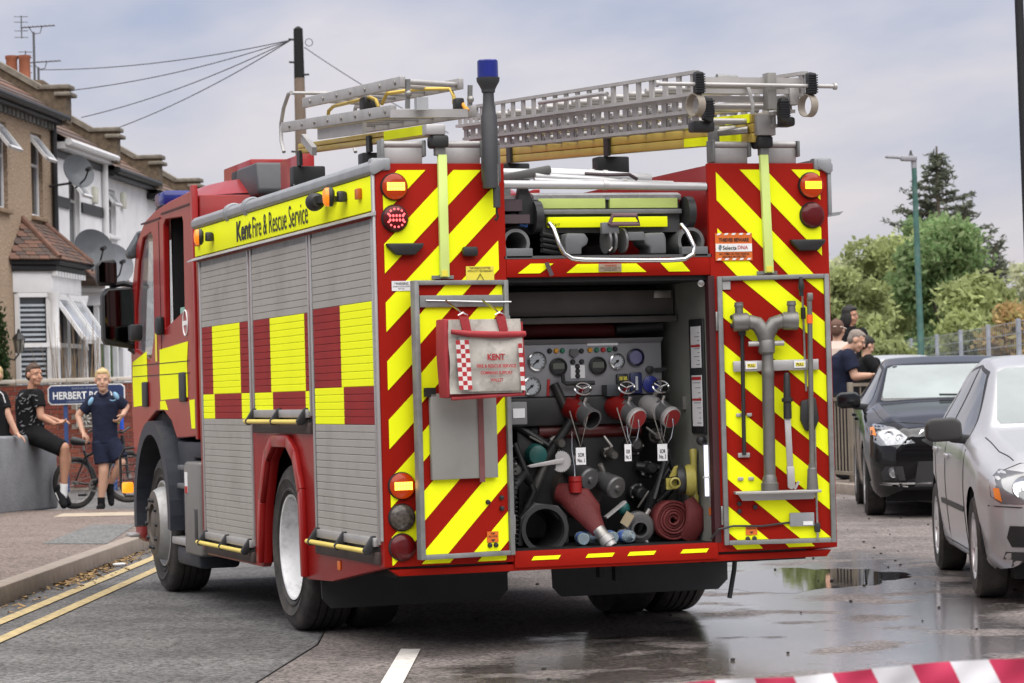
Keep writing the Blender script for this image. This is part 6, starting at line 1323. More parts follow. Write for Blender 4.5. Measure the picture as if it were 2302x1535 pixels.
# ground-floor bay of the second house with lean-to roof
b2 = thing('bay_window', None, None, (0, 0, 0), 0); b2.parent = h2; b2.matrix_parent_inverse = Matrix(); WMX[b2.name] = wm(h2)
lobj('bay_wall', MB().prism([(0, .4), (.55, .75), (.55, 2.6), (0, 3.0)], 'z', 0, 1.0), WREN, b2)
lobj('bay_core', MB().prism([(0, .5), (.45, .8), (.45, 2.55), (0, 2.9)], 'z', 1.0, 3.1), PANE, b2); lobj('bay_head', MB().prism([(0, .35), (.6, .7), (.6, 2.65), (0, 3.05)], 'z', 3.0, 3.25), WREN, b2)
for p in ((.5, .74), (.53, 1.35), (.53, 2.0), (.5, 2.6), (.25, .58)): lobj('frame', MB().box(p[0] - .04, p[0] + .04, p[1] - .05, p[1] + .05, 1.0, 3.05), UPVC, b2)
lobj('frame', MB().prism([(.0, .44), (.53, .76), (.53, 2.59), (.0, 2.96)], 'z', 2.35, 2.43), UPVC, b2)
lobj('bay_gutter', MB().tube([(.0, .1, 3.28), (.75, .55, 3.28), (.75, 3.3, 3.28)], .06, 8), UPVC, b2)
for j in range(7):
    f = j / 7; z = 3.32 + f * .75; lobj('tile_course', MB().add([(.72 * (1 - f), .15 + f * .3, z), (.72 * (1 - f), 3.4 - f * .3, z), (.72 * (1 - f) - .14, 3.4 - f * .3, z + .12), (.72 * (1 - f) - .14, .15 + f * .3, z + .12), (.72 * (1 - f), .15 + f * .3, z - .03), (.72 * (1 - f), 3.4 - f * .3, z - .03), (-.02, .15 + f * .3, z), (-.02, .3 + f * .3, z + .12)], [(0, 1, 2, 3), (4, 5, 1, 0), (0, 3, 7, 6)]), TILE[j % 3], b2)
# satellite dishes
DG = M('dish_grey', (.075, .082, .09), .5, var=.1)
def dish(u, v, z, r, yaw, label, mat=DG):
    e = thing('satellite_dish', label, 'satellite dish', tuple(HO + HD * u + HV * v + Vector((0, 0, z)))); c = HO + HD * u + HV * v + Vector((0, 0, z))
    d = Vector((math.sin(yaw), -math.cos(yaw), .35)).normalized()
    obj('reflector', MB().lathe([(.001, 0), (r * .5, .03), (r * .85, .075), (r, .11), (r, .12), (r * .85, .09), (r * .5, .045), (.001, .015)], c, d, 28), mat, e)
    obj('feed_arm', MB().tube([c - Vector((0, 0, r * .8)), c + d * .3 - Vector((0, 0, r * .7)), c + d * .42 - Vector((0, 0, .1))], .015, 6), BLACK, e); obj('receiver', MB().cyl(c + d * .36 - Vector((0, 0, .08)), c + d * .48 - Vector((0, 0, .1)), .035, n=10), BLACK, e)
    obj('bracket', MB().tube([c - d * .02, c - d * .15 - Vector((0, 0, .1)), c - HV * v - Vector((0, 0, .2))], .02, 6), BLACK, e)
dish(-.35, .45, 5.18, .30, R(25), 'grey satellite dish high on the white house, upper of three dishes')
dish(-.15, .65, 3.86, .38, R(20), 'dark grey satellite dish just above the bay window roof')
dish(1.75, .55, 3.72, .38, R(20), 'pale grey satellite dish behind the mirror of the fire engine', M('dish_pale', (.17, .18, .20), .5))
# television aerials
def aerial(px, D, zb, zt, label, ln=.45, flip=1):
    e = thing('tv_aerial', label, 'aerial', tuple(at(px, D, zb))); b_ = at(px, D, zb); t = at(px, D, zt) + Vector((.0, 0, 0)); G_ = M('aerial_grey', (.12, .12, .13), .5, .4)
    obj('mast', MB().cyl(b_, t, .022, n=8), G_, e); d = CR * flip; o = t - d * ln * .55 + Vector((0, 0, .08)); f = t + d * ln * .95 + Vector((0, 0, .12))
    obj('boom', MB().cyl(o, f, .014, n=6), G_, e)
    for k in range(9):
        p = o.lerp(f, k / 8); obj('director', MB().cyl(p - CF * .12 - CU * .0, p + CF * .12, .006, n=5), G_, e)
    obj('reflector_spine', MB().cyl(o - Vector((0, 0, .2)), o + Vector((0, 0, .22)), .012, n=6), G_, e)
    for z in (-.18, -.06, .1, .2): obj('reflector_rod', MB().cyl(o + Vector((0, 0, z)) - CR * .13, o + Vector((0, 0, z)) + CR * .12, .008, n=5), G_, e)
    obj('boom_bracket', MB().tube([t + d * .15 + Vector((0, 0, .09)), t + d * .12 - Vector((0, 0, .02)), t - Vector((0, 0, .04)), t - d * .08 + Vector((0, 0, .08))], .01, 5), G_, e)
aerial(92, 52, 7.0, 8.15, 'tall television aerial above the two chimney pots', .40)
aerial(101, 52, 7.0, 7.5, 'small low television aerial to the right of the chimney pots', .42)
obj('mast_pole', MB().cyl(at(9, 50, 7.0), at(11, 50, 9.5), .03, n=8), M('aerial_dark', (.03, .03, .035), .5), label='thin dark mast rising out of frame at the left edge', cat='mast')
for k, px in enumerate((41, 70)):
    c = at(px, 51.0, 7.10); obj('chimney_pot', MB().lathe([(.12, 0), (.105, .05), (.10, .42), (.115, .45), (.115, .5), (.085, .5)], c, (0, 0, 1), 16), TERRA, label=('left one of two terracotta chimney pots below the aerial', 'right one of two terracotta chimney pots below the aerial')[k], cat='chimney pot', group='terracotta chimney pots')
obj('chimney_stack', MB().box(-.45, .55, -.4, .4, 6.2, 7.12).xf(Matrix.Translation(at(50, 51.1)) @ Matrix.Rotation(R(-18), 4, 'Z')), PBR, label='dark brick chimney stack carrying the terracotta pots', cat='chimney', bevel=.01)
# hedge at the far left and bare stems behind the wall
# ================================================================ vegetation
def leafmat(name, cols, sp=.25):
    m = bpy.data.materials.new(name); m.use_nodes = True; nt = m.node_tree; N = nt.nodes; L = nt.links; b = N['Principled BSDF']
    g = N.new('ShaderNodeNewGeometry'); r = N.new('ShaderNodeValToRGB'); L.new(g.outputs['Random Per Island'], r.inputs[0])
    el = r.color_ramp.elements
    while len(el) < len(cols): el.new(.5)
    for i, c in enumerate(cols): el[i].position = i / (len(cols) - 1); el[i].color = (*c, 1)
    tc = N.new('ShaderNodeTexCoord'); n = N.new('ShaderNodeTexNoise'); n.inputs['Scale'].default_value = .9; L.new(tc.outputs['Object'], n.inputs['Vector'])
    mr = N.new('ShaderNodeMapRange'); mr.inputs[1].default_value = .35; mr.inputs[2].default_value = .65; mr.inputs[3].default_value = .75; mr.inputs[4].default_value = 1.25; L.new(n.outputs['Fac'], mr.inputs[0])
    s = N.new('ShaderNodeVectorMath'); s.operation = 'SCALE'; L.new(r.outputs[0], s.inputs[0]); L.new(mr.outputs[0], s.inputs['Scale'])
    L.new(s.outputs[0], b.inputs['Base Color']); b.inputs['Roughness'].default_value = .7; b.inputs['Specular IOR Level'].default_value = .25
    tr = N.new('ShaderNodeBsdfTranslucent'); L.new(s.outputs[0], tr.inputs[0]); mx = N.new('ShaderNodeMixShader'); mx.inputs[0].default_value = .48
    L.new(b.outputs[0], mx.inputs[1]); L.new(tr.outputs[0], mx.inputs[2]); L.new(mx.outputs[0], N['Material Output'].inputs[0])
    return m
LF = [leafmat('leaf_olive', [(0.229, 0.267, 0.106), (0.350, 0.395, 0.161), (0.430, 0.485, 0.235), (0.297, 0.345, 0.139)]), leafmat('leaf_green', [(0.132, 0.228, 0.086), (0.210, 0.315, 0.128), (0.297, 0.374, 0.181), (0.175, 0.267, 0.106)]),
      leafmat('leaf_rust', [(0.407, 0.244, 0.122), (0.325, 0.305, 0.122), (0.500, 0.325, 0.153), (0.285, 0.285, 0.122)]), leafmat('leaf_pale', [(0.386, 0.407, 0.244), (0.500, 0.500, 0.345), (0.407, 0.447, 0.266)])]
PINE = leafmat('pine_needles', [(.085, .10, .07), (.115, .13, .09), (.15, .16, .11)])
BARK = M('bark', (.10, .08, .06), .9, var=.3, bump=.6, bscale=15)
rng = np.random.default_rng(4)
def leaves(centers, radii, n, size, dens=.75):
    """leaf quads spread through the union of clumps; more of them near the clump surface"""
    C_ = np.array(centers); Rr = np.array(radii); w_ = Rr.prod(1) ** (2 / 3); idx = rng.choice(len(C_), n, p=w_ / w_.sum())
    d = rng.normal(size=(n, 3)); d /= np.linalg.norm(d, axis=1)[:, None]; rad = rng.random(n) ** (1 / (3 + 3 * dens))
    k_ = np.where(rng.random(n) < .22, rng.uniform(1., 1.5, n), rng.uniform(.8, 1.1, n)); p = C_[idx] + d * Rr[idx] * (rad * k_)[:, None]
    a = rng.normal(size=(n, 3)); a /= np.linalg.norm(a, axis=1)[:, None]; b_ = np.cross(a, rng.normal(size=(n, 3))); b_ /= np.linalg.norm(b_, axis=1)[:, None]
    s = size * rng.uniform(.6, 1.4, n)[:, None]
    v = np.stack([p - a * s, p + b_ * s * .5, p + a * s, p - b_ * s * .5], 1).reshape(-1, 3)
    f = np.arange(4 * n).reshape(-1, 4)
    return v, f
def np_mesh(name, v, f, mat):
    me = bpy.data.meshes.new(name); me.vertices.add(len(v)); me.vertices.foreach_set('co', v.ravel().astype(np.float32))
    k = f.shape[1]; me.loops.add(f.size); me.loops.foreach_set('vertex_index', f.ravel().astype(np.int32)); me.polygons.add(len(f)); me.polygons.foreach_set('loop_start', np.arange(0, f.size, k, dtype=np.int32))
    me.update(calc_edges=True); me.validate(); me.materials.append(mat); return me
def tree(px, D, z0, z1, wpx, label, mat, n=7000, size=.11, clumps=16, name='tree', cat='tree', low=.25):
    base = at(px, D, 0); h = z1; W_ = wpx / 6400 * D / 2
    e = thing(name, label, cat, tuple(base), group='trees and shrubs beyond the fence')
    cs, rs = [], []
    clumps = int(clumps * 2.2); n = int(n * 1.5); size *= .82
    for i in range(clumps):
        u = rng.uniform(0, 1); zz_ = z0 + (z1 - z0) * (low * .3 + .82 * u); k = math.sqrt(max(.05, 1 - ((u - .35) / .75) ** 2)); a = rng.uniform(0, 6.28); rr = W_ * k * rng.uniform(.3, .8)
        cs.append((base.x + rr * math.cos(a) * 1, base.y + rr * math.sin(a) * .7, zz_)); q = rng.uniform(.3, .85) * W_ * .42 + .1; rs.append((q, q, q * rng.uniform(.6, .85)))
    v, f = leaves(cs, rs, n, size); obj_ = link('crown', np_mesh('crown', v, f, mat), e); 
    mb = MB(); top = Vector((base.x, base.y, z0 + (z1 - z0) * .45)); mb.tube([base, base.lerp(top, .5) + Vector((.05, 0, 0)), top], [.14, .1, .06], 8)
    obj('trunk', mb, BARK, e)
    for c in cs[:9]:
        o = base.lerp(top, rng.uniform(.4, .95)); obj('limb', MB().tube([o, o.lerp(Vector(c), .5) + Vector((0, 0, .1)), Vector(c)], [.05, .035, .012], 6), BARK, e)
    return e
tree(1900, 66, .3, 4.1, 280, 'olive green shrub right behind the group of people', LF[0], 9000)
tree(2000, 72, .4, 5.5, 320, 'tall olive tree behind the green lamp post', LF[0], 11000, clumps=22)
tree(1925, 84, .8, 5.3, 260, 'pale dusty tree at the left of the tree line', LF[3], 6000)
tree(2130, 70, .4, 5.6, 290, 'round green tree just right of the lamp post', LF[1], 10000, clumps=20)
tree(2080, 80, 1.2, 6.2, 260, 'green tree top under the conifer', LF[1], 8000)
tree(2230, 64, .2, 3.8, 280, 'yellow-green shrub behind the middle of the mesh fence', LF[0], 9000)
tree(2290, 60, .2, 3.1, 210, 'rust coloured shrub at the right edge above the fence', LF[2], 7000)
tree(2180, 68, .2, 3.0, 150, 'small rust tinged bush between the green trees', LF[2], 4500)
tree(2310, 88, .5, 5.2, 150, 'pale thin tree at the far right edge', LF[3], 2600)
tree(2000, 62, .2, 2.5, 200, 'low yellowish bush behind the fence end', LF[0], 6000, clumps=12, name='shrub', cat='shrub')
tree(2420, 58, .2, 3.2, 240, 'olive shrub beyond the right edge above the fence', LF[0], 4000)
tree(1800, 70, .3, 3.8, 260, 'olive tree mostly hidden behind the fire engine', LF[0], 5000)
# the conifer: whorls of drooping then upturned branches
def conifer():
    b_ = at(2118, 92, 0); H_ = 8.9; e = thing('conifer', 'dark ragged conifer standing above the other trees', 'tree', tuple(b_), group='trees and shrubs beyond the fence')
    obj('trunk', MB().lathe([(.2, 0), (.12, 4), (.03, H_)], b_, (0, 0, 1), 10), BARK, e)
    pts = []; 
    for i in range(84):
        u = (i / 83) ** .85; z = 3.0 + (H_ - 3.3) * u; L_ = (3.0 * (1 - u) ** .9 + .2) * rng.uniform(.55, 1.15); a = rng.uniform(0, 6.28) if i % 2 else (0 if (i // 2) % 2 else math.pi) + rng.uniform(-.5, .5)
        d = CR * math.cos(a) + CF * math.sin(a); d.z = 0; up = rng.uniform(.15, .55)
        path = [b_ + Vector((0, 0, z)) + d * (L_ * s) + Vector((0, 0, L_ * (up * s * s - .12 * s))) for s in (0, .25, .5, .75, 1)]
        obj('bough', MB().tube(path, [.035, .03, .022, .014, .006], 5), BARK, e)
        for k in range(int(11 * L_) + 5):
            s = rng.uniform(.15, 1.0); j = min(3, int(s * 4)); p = path[j].lerp(path[j + 1], s * 4 - j); pts.append((p, d, L_ * (1 - s * .6)))
    n = len(pts) * 4; V = np.zeros((n * 4, 3)); i = 0
    for p, d, l_ in pts:
        for k in range(4):
            q = np.array(p) + rng.normal(size=3) * (.07, .07, .045); a = np.array(d) * rng.uniform(.4, 1) + rng.normal(size=3) * .55; a /= np.linalg.norm(a); c = np.cross(a, rng.normal(size=3)); c /= np.linalg.norm(c); s = rng.uniform(.07, .16)
            V[4 * i:4 * i + 4] = [q - a * s, q + c * s * .28, q + a * s, q - c * s * .28]; i += 1
    link('needles', np_mesh('needles', V, np.arange(4 * n).reshape(-1, 4), PINE), e)
conifer()
# side leaning second leader of the conifer
def leader(px, D, z0, z1, lean, label):
    b_ = at(px, D, 0); e = thing('conifer', label, 'tree', tuple(b_), group='trees and shrubs beyond the fence'); V = []; 
    obj('trunk', MB().tube([b_, b_ + Vector((0, 0, z0)), b_ + CR * lean + Vector((0, 0, z1))], [.1, .08, .02], 7), BARK, e)
    for i in range(20):
        u = i / 19; o = b_ + CR * (lean * u) + Vector((0, 0, z0 + (z1 - z0) * u)); L_ = (1.0 * (1 - u) + .25) * rng.uniform(.6, 1.1); sg = 1 if i % 2 else -1; d = CR * sg * .8 + CF * rng.uniform(-.6, .6); end = o + d * L_ + Vector((0, 0, L_ * .45))
        obj('bough', MB().tube([o, o.lerp(end, .5) - Vector((0, 0, .04)), end], [.025, .018, .006], 5), BARK, e)
        for k in range(int(70 * L_)):
            s = rng.random(); q = np.array(o.lerp(end, s)) + rng.normal(size=3) * .07; a = np.array(d) + rng.normal(size=3) * .5 + (0, 0, .3); a /= np.linalg.norm(a); c = np.cross(a, rng.normal(size=3)); c /= np.linalg.norm(c); t = rng.uniform(.07, .15)
            V.append([q - a * t, q + c * t * .3, q + a * t, q - c * t * .3])
    V = np.array(V).reshape(-1, 3); link('needles', np_mesh('needles', V, np.arange(len(V)).reshape(-1, 4), PINE), e)
leader(2150, 91, 4.4, 6.9, .45, 'slanting dark conifer shoot right of the main conifer')
leader(2195, 88, 3.4, 5.6, .75, 'lowest dark conifer shoot leaning out to the right')
leader(2170, 90, 2.8, 4.9, 1.05, 'dark conifer shoot lying low behind the green tree')
# dark hedge column at far left and dead stems behind the brick wall
def hedge(px, D, z, w_, label):
    c = at(px, D, 0); e = thing('hedge', label, 'hedge', tuple(c)); v, f = leaves([(c.x, c.y, z * .3), (c.x, c.y, z * .55), (c.x, c.y, z * .82)], [(w_, w_, z * .3)] * 3, 5000, .035); link('foliage', np_mesh('foliage', v, f, leafmat('hedge_leaf', [(.02, .045, .015), (.035, .07, .02), (.05, .085, .03)])), e); obj('stem', MB().cyl(c, c + Vector((0, 0, z * .8)), .03, n=6), BARK, e)
hedge(-6, 44.2, 2.55, .17, 'narrow dark green hedge at the left edge beside the tan house')
e = thing('dry_plant', 'tangle of dry brown stems behind the brick wall', 'plant', tuple(at(190, 44.6, 0))); ST = M('dry_stem', (.26, .19, .12), .9, var=.3)
random.seed(9)
for i in range(46):
    px = random.choice((random.gauss(150, 14), random.gauss(195, 14), random.gauss(180, 22))); b_ = at(px, 44.8 + random.random() * .5, .9); t = b_ + Vector((random.gauss(0, .16), random.gauss(0, .12), random.uniform(1.1, 1.75))); obj('stem', MB().tube([b_, b_.lerp(t, .5) + Vector((random.gauss(0, .05), 0, 0)), t], [.008, .006, .003], 5), ST, e)
obj('stem', MB().cyl(at(190, 44.9, 0), at(190, 44.9, 1.0), .03, n=6), ST, e)
e = thing('bare_shrub', 'bare twiggy shrub growing over the far roof', 'shrub', tuple(at(330, 60, 6.0)))
for i in range(40):
    b_ = at(312 + random.random() * 12, 60, 5.9); t = at(305 + random.random() * 55, 60, 6.05 + random.random() * .45); obj('twig', MB().tube([b_, b_.lerp(t, .5) + Vector((0, 0, .1)), t], [.012, .008, .004], 4), BARK, e)
v, f = leaves([tuple(at(325 + 8 * i, 60, 6.35)) for i in range(4)], [(.25, .2, .16)] * 4, 130, .045); link('leaf_cluster', np_mesh('leaf_cluster', v, f, LF[2]), e)
# far tree belt along the bend of the road, mostly hidden behind the fire engine
cs, rs = [], []
for i in range(90):
    px = rng.uniform(420, 1850); D = rng.uniform(95, 125); c = at(px, D, rng.uniform(.6, 3.6)); q = rng.uniform(.9, 1.9); cs.append(tuple(c)); rs.append((q, q, q * .75))
v, f = leaves(cs, rs, 26000, .2); o = link('far_trees', np_mesh('far_trees', v, f, LF[1])); tag(o, 'far belt of green trees beyond the bend of the road', kind='stuff')
# ================================================================ cars (front at y = 0 of their own frame)
def smooth_tab(tab, ys, win):
    a = np.interp(ys, [t[0] for t in tab], [t[1] for t in tab]); k = max(1, int(win / (ys[1] - ys[0]))) | 1
    p = np.pad(a, k // 2, mode='edge'); return np.convolve(p, np.ones(k) / k, 'valid')
def catmull(P_, n):
    P_ = [np.array(p, float) for p in P_]; out = []
    for i in range(len(P_) - 1):
        p0, p1, p2, p3 = P_[max(i - 1, 0)], P_[i], P_[i + 1], P_[min(i + 2, len(P_) - 1)]
        for k in range(n):
            t = k / n; out.append(.5 * ((2 * p1) + (-p0 + p2) * t + (2 * p0 - 5 * p1 + 4 * p2 - p3) * t * t + (-p0 + 3 * p1 - 3 * p2 + p3) * t ** 3))
    out.append(P_[-1]); return out
def car_body(S):
    L_ = S['L']; ys = np.linspace(0, L_, 150); tp = smooth_tab(S['top'], ys, .10); bl = smooth_tab(S['belt'], ys, .16); bo = smooth_tab(S['bot'], ys, .12); wb = smooth_tab(S['wbelt'], ys, .14); wt = smooth_tab(S['wtop'], ys, .14)
    rows = []
    for i in range(len(ys)):
        z0, z1, z2 = bo[i], bl[i], max(tp[i], bl[i] + .02); w_ = wb[i]; t_ = wt[i]; h = z2 - z1
        P_ = [(w_ * .90, z0), (w_ * .965, z0 + .07), (w_ * 1.0, z0 + (z1 - z0) * .45), (w_ * 1.005, z0 + (z1 - z0) * .75), (w_ * .975, z1), (t_ + (w_ * .96 - t_) * .45, z1 + h * .52), (t_ * 1.0, z1 + h * .90), (t_ * .86, z2 - .012), (t_ * .45, z2), (0, z2 + .004)]
        rows.append(catmull(P_, 4))
    nv = len(rows[0]); V = []; F = []
    for i, y in enumerate(ys):
        for p in rows[i]: V.append((-p[0], y, p[1]))
        for p in rows[i][:-1][::-1]: V.append((p[0], y, p[1]))
    m = 2 * nv - 1
    for i in range(len(ys) - 1):
        for k in range(m - 1): F.append((i * m + k, i * m + k + 1, (i + 1) * m + k + 1, (i + 1) * m + k))
    F.append(tuple(range(m))[::-1]); F.append(tuple((len(ys) - 1) * m + k for k in range(m)))
    return V, F
def patch(bvh, poly, axis, off=.004, res=.05, sgn=1):
    """polygon drawn in a side (y,z) or front (x,z) view, laid on the body surface"""
    bm = bmesh.new(); ps = [((0, p[0], p[1]) if axis == 'x' else (p[0], 0, p[1])) for p in poly]; bm.faces.new([bm.verts.new(p) for p in ps])
    i0 = 1 if axis == 'x' else 0
    for ax_ in (i0, 2):
        lo = min(p[ax_] for p in ps); hi = max(p[ax_] for p in ps); k = int((hi - lo) / res)
        for j in range(1, k + 1):
            c = [0, 0, 0]; c[ax_] = lo + (hi - lo) * j / (k + 1); n_ = [0, 0, 0]; n_[ax_] = 1
            bmesh.ops.bisect_plane(bm, geom=bm.verts[:] + bm.edges[:] + bm.faces[:], plane_co=c, plane_no=n_)
    V = []; d = Vector((-sgn, 0, 0)) if axis == 'x' else Vector((0, sgn, 0)); bm.verts.ensure_lookup_table(); last = None
    for i, v in enumerate(bm.verts):
        v.index = i; o = Vector((sgn * 3, v.co.y, v.co.z)) if axis == 'x' else Vector((v.co.x, -sgn * 3, v.co.z))
        h = bvh.ray_cast(o, d)
        if h[0] is None: h = bvh.find_nearest(Vector((sgn * .8, v.co.y, v.co.z)) if axis == 'x' else Vector((v.co.x, .1, v.co.z)))
        V.append(h[0] - d * off)
    F = [[v.index for v in f.verts] for f in bm.faces]; bm.free()
    mb = MB().add(V, F); return mb
def onbody(bvh, pts, axis, off=.003, sgn=1, n=8):
    out = []
    for i in range(len(pts) - 1):
        for k in range(n + (i == len(pts) - 2)):
            t = k / n; a = pts[i][0] + (pts[i + 1][0] - pts[i][0]) * t; z = pts[i][1] + (pts[i + 1][1] - pts[i][1]) * t
            if axis == 'x': o, d = Vector((sgn * 3, a, z)), Vector((-sgn, 0, 0))
            elif axis == 'y': o, d = Vector((a, -3, z)), Vector((0, 1, 0))
            else: o, d = Vector((a, z, 3)), Vector((0, 0, -1))
            h = bvh.ray_cast(o, d)
            if h[0] is not None: out.append(h[0] - d * off)
    return out
SEAM = M('panel_gap', (.012, .012, .012), .7); CGL = M('car_glass', (.16, .19, .19), .06, var=.25, scale=1.5, spec=.5); CGS = M('car_side_glass', (.05, .055, .055), .05, var=.2, spec=.8)
LAMPG = M('lamp_clear', (.26, .27, .28), .08, .4, var=.3, scale=25, coat=.8); LDK = M('lamp_dark', (.06, .062, .065), .12, .3, var=.3, coat=.8); ALW = M('alloy_wheel', (.62, .62, .62), .3, .5, var=.06)
def car(name, S, paint, label, cat, loc, rz, group=None):
    e = thing(name, label, cat, loc, rz, group=group); V, F = car_body(S); bvh = BVHTree.FromPolygons([Vector(v) for v in V], F)
    bm = bmesh.new(); bv = [bm.verts.new(v) for v in V]
    for f in F:
        try: bm.faces.new([bv[i] for i in f])
        except ValueError: pass
    bmesh.ops.remove_doubles(bm, verts=bm.verts, dist=.0005)
    RA = S['R'] + .05
    for cy in S['ax']:
        kill = [f for f in bm.faces if abs(f.calc_center_median().x) > .4 and (f.calc_center_median().y - cy) ** 2 + (f.calc_center_median().z - S['R']) ** 2 < RA ** 2 and len(f.verts) == 4]
        bmesh.ops.delete(bm, geom=kill, context='FACES')
        for v in bm.verts:
            if v.is_boundary and abs(v.co.x) > .4:
                dy, dz = v.co.y - cy, v.co.z - S['R']; r_ = math.hypot(dy, dz)
                if r_ < RA + .10 and r_ > .1: v.co.y = cy + dy / r_ * RA; v.co.z = S['R'] + dz / r_ * RA
    loose = [v for v in bm.verts if not v.link_faces]; bmesh.ops.delete(bm, geom=loose, context='VERTS')
    bmesh.ops.recalc_face_normals(bm, faces=bm.faces)
    me = bpy.data.meshes.new('body'); bm.to_mesh(me); bm.free(); me.materials.append(paint); me.polygons.foreach_set('use_smooth', [True] * len(me.polygons)); me.set_sharp_from_angle(angle=R(50)); o = link('body', me, e, True); WMX[o.name] = wm(e)
    def lo(n_, mb, mat, par=e, **k): return obj(n_, mb, mat, par, local=True, **k)
    for cy in S['ax']:
        for sg in (-1, 1):
            mb = MB(); K = 24; pr = []
            for k in range(K + 1): a = math.pi * k / K; pr.append((cy + (RA + .004) * math.cos(a), S['R'] + (RA + .004) * math.sin(a)))
            vs = [(sg * (S['W'] - .015), p[0], p[1]) for p in pr] + [(sg * (S['W'] - .35), p[0], p[1]) for p in pr]; mb.add(vs, [(i, i + 1, K + 2 + i, K + 1 + i) for i in range(K)]); lo('wheel_well', mb, DARK)
            x = sg * (S['W'] - .01); w_ = lo('tyre', MB().lathe([(S['rr'], .0), (S['R'] - .03, -.005), (S['R'], .02), (S['R'], .17), (S['R'] - .03, .19), (S['rr'], .18)], (x, cy, S['R']), (-sg, 0, 0), 36), RUB)
            rm = lo('rim', MB().lathe([(S['rr'] + .004, .0), (S['rr'] - .01, .008), (S['rr'] - .02, .05), (.06, .06), (.055, .03), (.001, .028)], (x, cy, S['R']), (-sg, 0, 0), 36, ms=[0, 0, 1, 0, 0]), [ALW, DARK], w_)
            for k in range(S.get('spokes', 5)):
                a = 2 * math.pi * k / S.get('spokes', 5); lo('spoke', MB().bar((x - sg * .022, cy + .03 * math.cos(a), S['R'] + .03 * math.sin(a)), (x - sg * .018, cy + (S['rr'] - .012) * math.cos(a), S['R'] + (S['rr'] - .012) * math.sin(a)), .045, .02, up=(1, 0, 0)), ALW, rm)
    ws = lo('windscreen', patch(bvh, S['ws'], 'y', .003), CGL)
    for sg in (-1, 1):
        for pl in S['sidew']:
            cx = sum(p[0] for p in pl) / len(pl); cz = sum(p[1] for p in pl) / len(pl)
            lo('window_seal', patch(bvh, [(p[0] + .03 * (1 if p[0] > cx else -1), p[1] + .022 * (1 if p[1] > cz else -1)) for p in pl], 'x', .002, .06, sg), BLACK)
        for pl in S['sidew']: lo('side_window', patch(bvh, pl, 'x', .004, .06, sg), CGS)
        for ln in S['seams']: lo('panel_seam', MB().tube(onbody(bvh, ln, 'x', .000, sg), .004, 5), SEAM)
        for pl in S.get('trim', []): lo('side_trim', patch(bvh, pl, 'x', .006, .06, sg), S.get('trimm', BLACK))
        hl = lo('headlight', patch(bvh, [(sg * p[0], p[1]) for p in S['hl']], 'y', .005, .04), S['hlm'])
        hs = [(sg * p[0], p[1]) for p in S['hlring']]
        for (cx, cz), r_ in zip(hs, S['hlr']):
            h = bvh.ray_cast(Vector((cx, -3, cz)), Vector((0, 1, 0)))
            if h[0]: lo('headlight_bowl', MB().lathe([(r_, .004), (r_ * .92, .014), (r_ * .7, .005), (r_ * .35, .003), (r_ * .3, .012), (.001, .014)], h[0], (h[1] if h[1].y < 0 else -h[1]) * .6 + Vector((0, -.6, 0)), 20), M('bowl_chrome', (.6, .61, .62), .12, .9, var=.1), hl)
        if 'ind' in S: lo('indicator', patch(bvh, [(sg * p[0], p[1]) for p in S['ind']], 'y', .009, .04), M('indicator_orange', (.65, .2, .04), .25), hl)
        fg = lo('fog_recess', patch(bvh, [(sg * p[0], p[1]) for p in S['fogp']], 'y', .006, .05), BLACK); h = bvh.ray_cast(Vector((sg * S['fog'][0], -3, S['fog'][1])), Vector((0, 1, 0)))
        if h[0]: lo('fog_lamp', MB().lathe([(S['fogr'] + .014, .002), (S['fogr'], .016), (S['fogr'] * .9, .01), (.001, .014)], h[0] + Vector((0, -.006, 0)), (0, -1, 0), 18, ms=[0, 1, 1]), [BLACK, LAMPG], fg)
        h = bvh.ray_cast(Vector((sg * 3, S['mir'][0], S['mir'][1] - .06)), Vector((-sg, 0, 0))); x = sg * (S['W'] + .10)
        mi = lo('mirror', MB().prism([(x - .115, S['mir'][1] - .05), (x - .08, S['mir'][1] - .075), (x + .09, S['mir'][1] - .07), (x + .118, S['mir'][1] - .04), (x + .11, S['mir'][1] + .05), (x + .07, S['mir'][1] + .08), (x - .08, S['mir'][1] + .075), (x - .115, S['mir'][1] + .04)], 'y', S['mir'][0] - .06, S['mir'][0] + .065), S['mirm'], bevel=.03, seg=4); lo('mirror_stem', MB().bar((sg * (S['W'] - .10), S['mir'][0] + .02, S['mir'][1] - .07), (x - sg * .04, S['mir'][0], S['mir'][1] - .05), .07, .06), BLACK, mi, bevel=.015); lo('mirror_glass', MB().sph((x, S['mir'][0] + .055, S['mir'][1]), (.105, .02, .068), 16), MIRG, mi)
        for yy, zz_ in S['handles']:
            h = bvh.ray_cast(Vector((sg * 3, yy, zz_)), Vector((-sg, 0, 0)))
            if h[0]: lo('door_handle', MB().bar(h[0] + Vector((sg * .012, -.08, 0)), h[0] + Vector((sg * .012, .08, .005)), .025, .03), paint, bevel=.008)
    for ln, axs in S['lines']: lo('panel_seam', MB().tube(onbody(bvh, ln, axs, .0), .004, 5), SEAM)
    for n_, pl, mt in S.get('front', []): lo(n_, patch(bvh, pl, 'y', .005, .06), mt)
    for a, b_ in S.get('wip', []):
        pts = onbody(bvh, [a, b_], 'y', .012); lo('wiper', MB().tube(pts, .009, 5), BLACK)
    lo('underbody', MB().box(-S['W'] + .2, S['W'] - .2, .35, S['L'] - .35, .14, .34), UNDER)
    return e, bvh
SILV = M('silver_paint', (.47, .475, .48), .26, .4, var=.02, coat=.3); BLKC = M('black_car_paint', (.006, .006, .007), .10, .0, var=.05, coat=.15, spec=.4)
def mirror(pl): return pl + [(-x, z) for x, z in pl[::-1]]
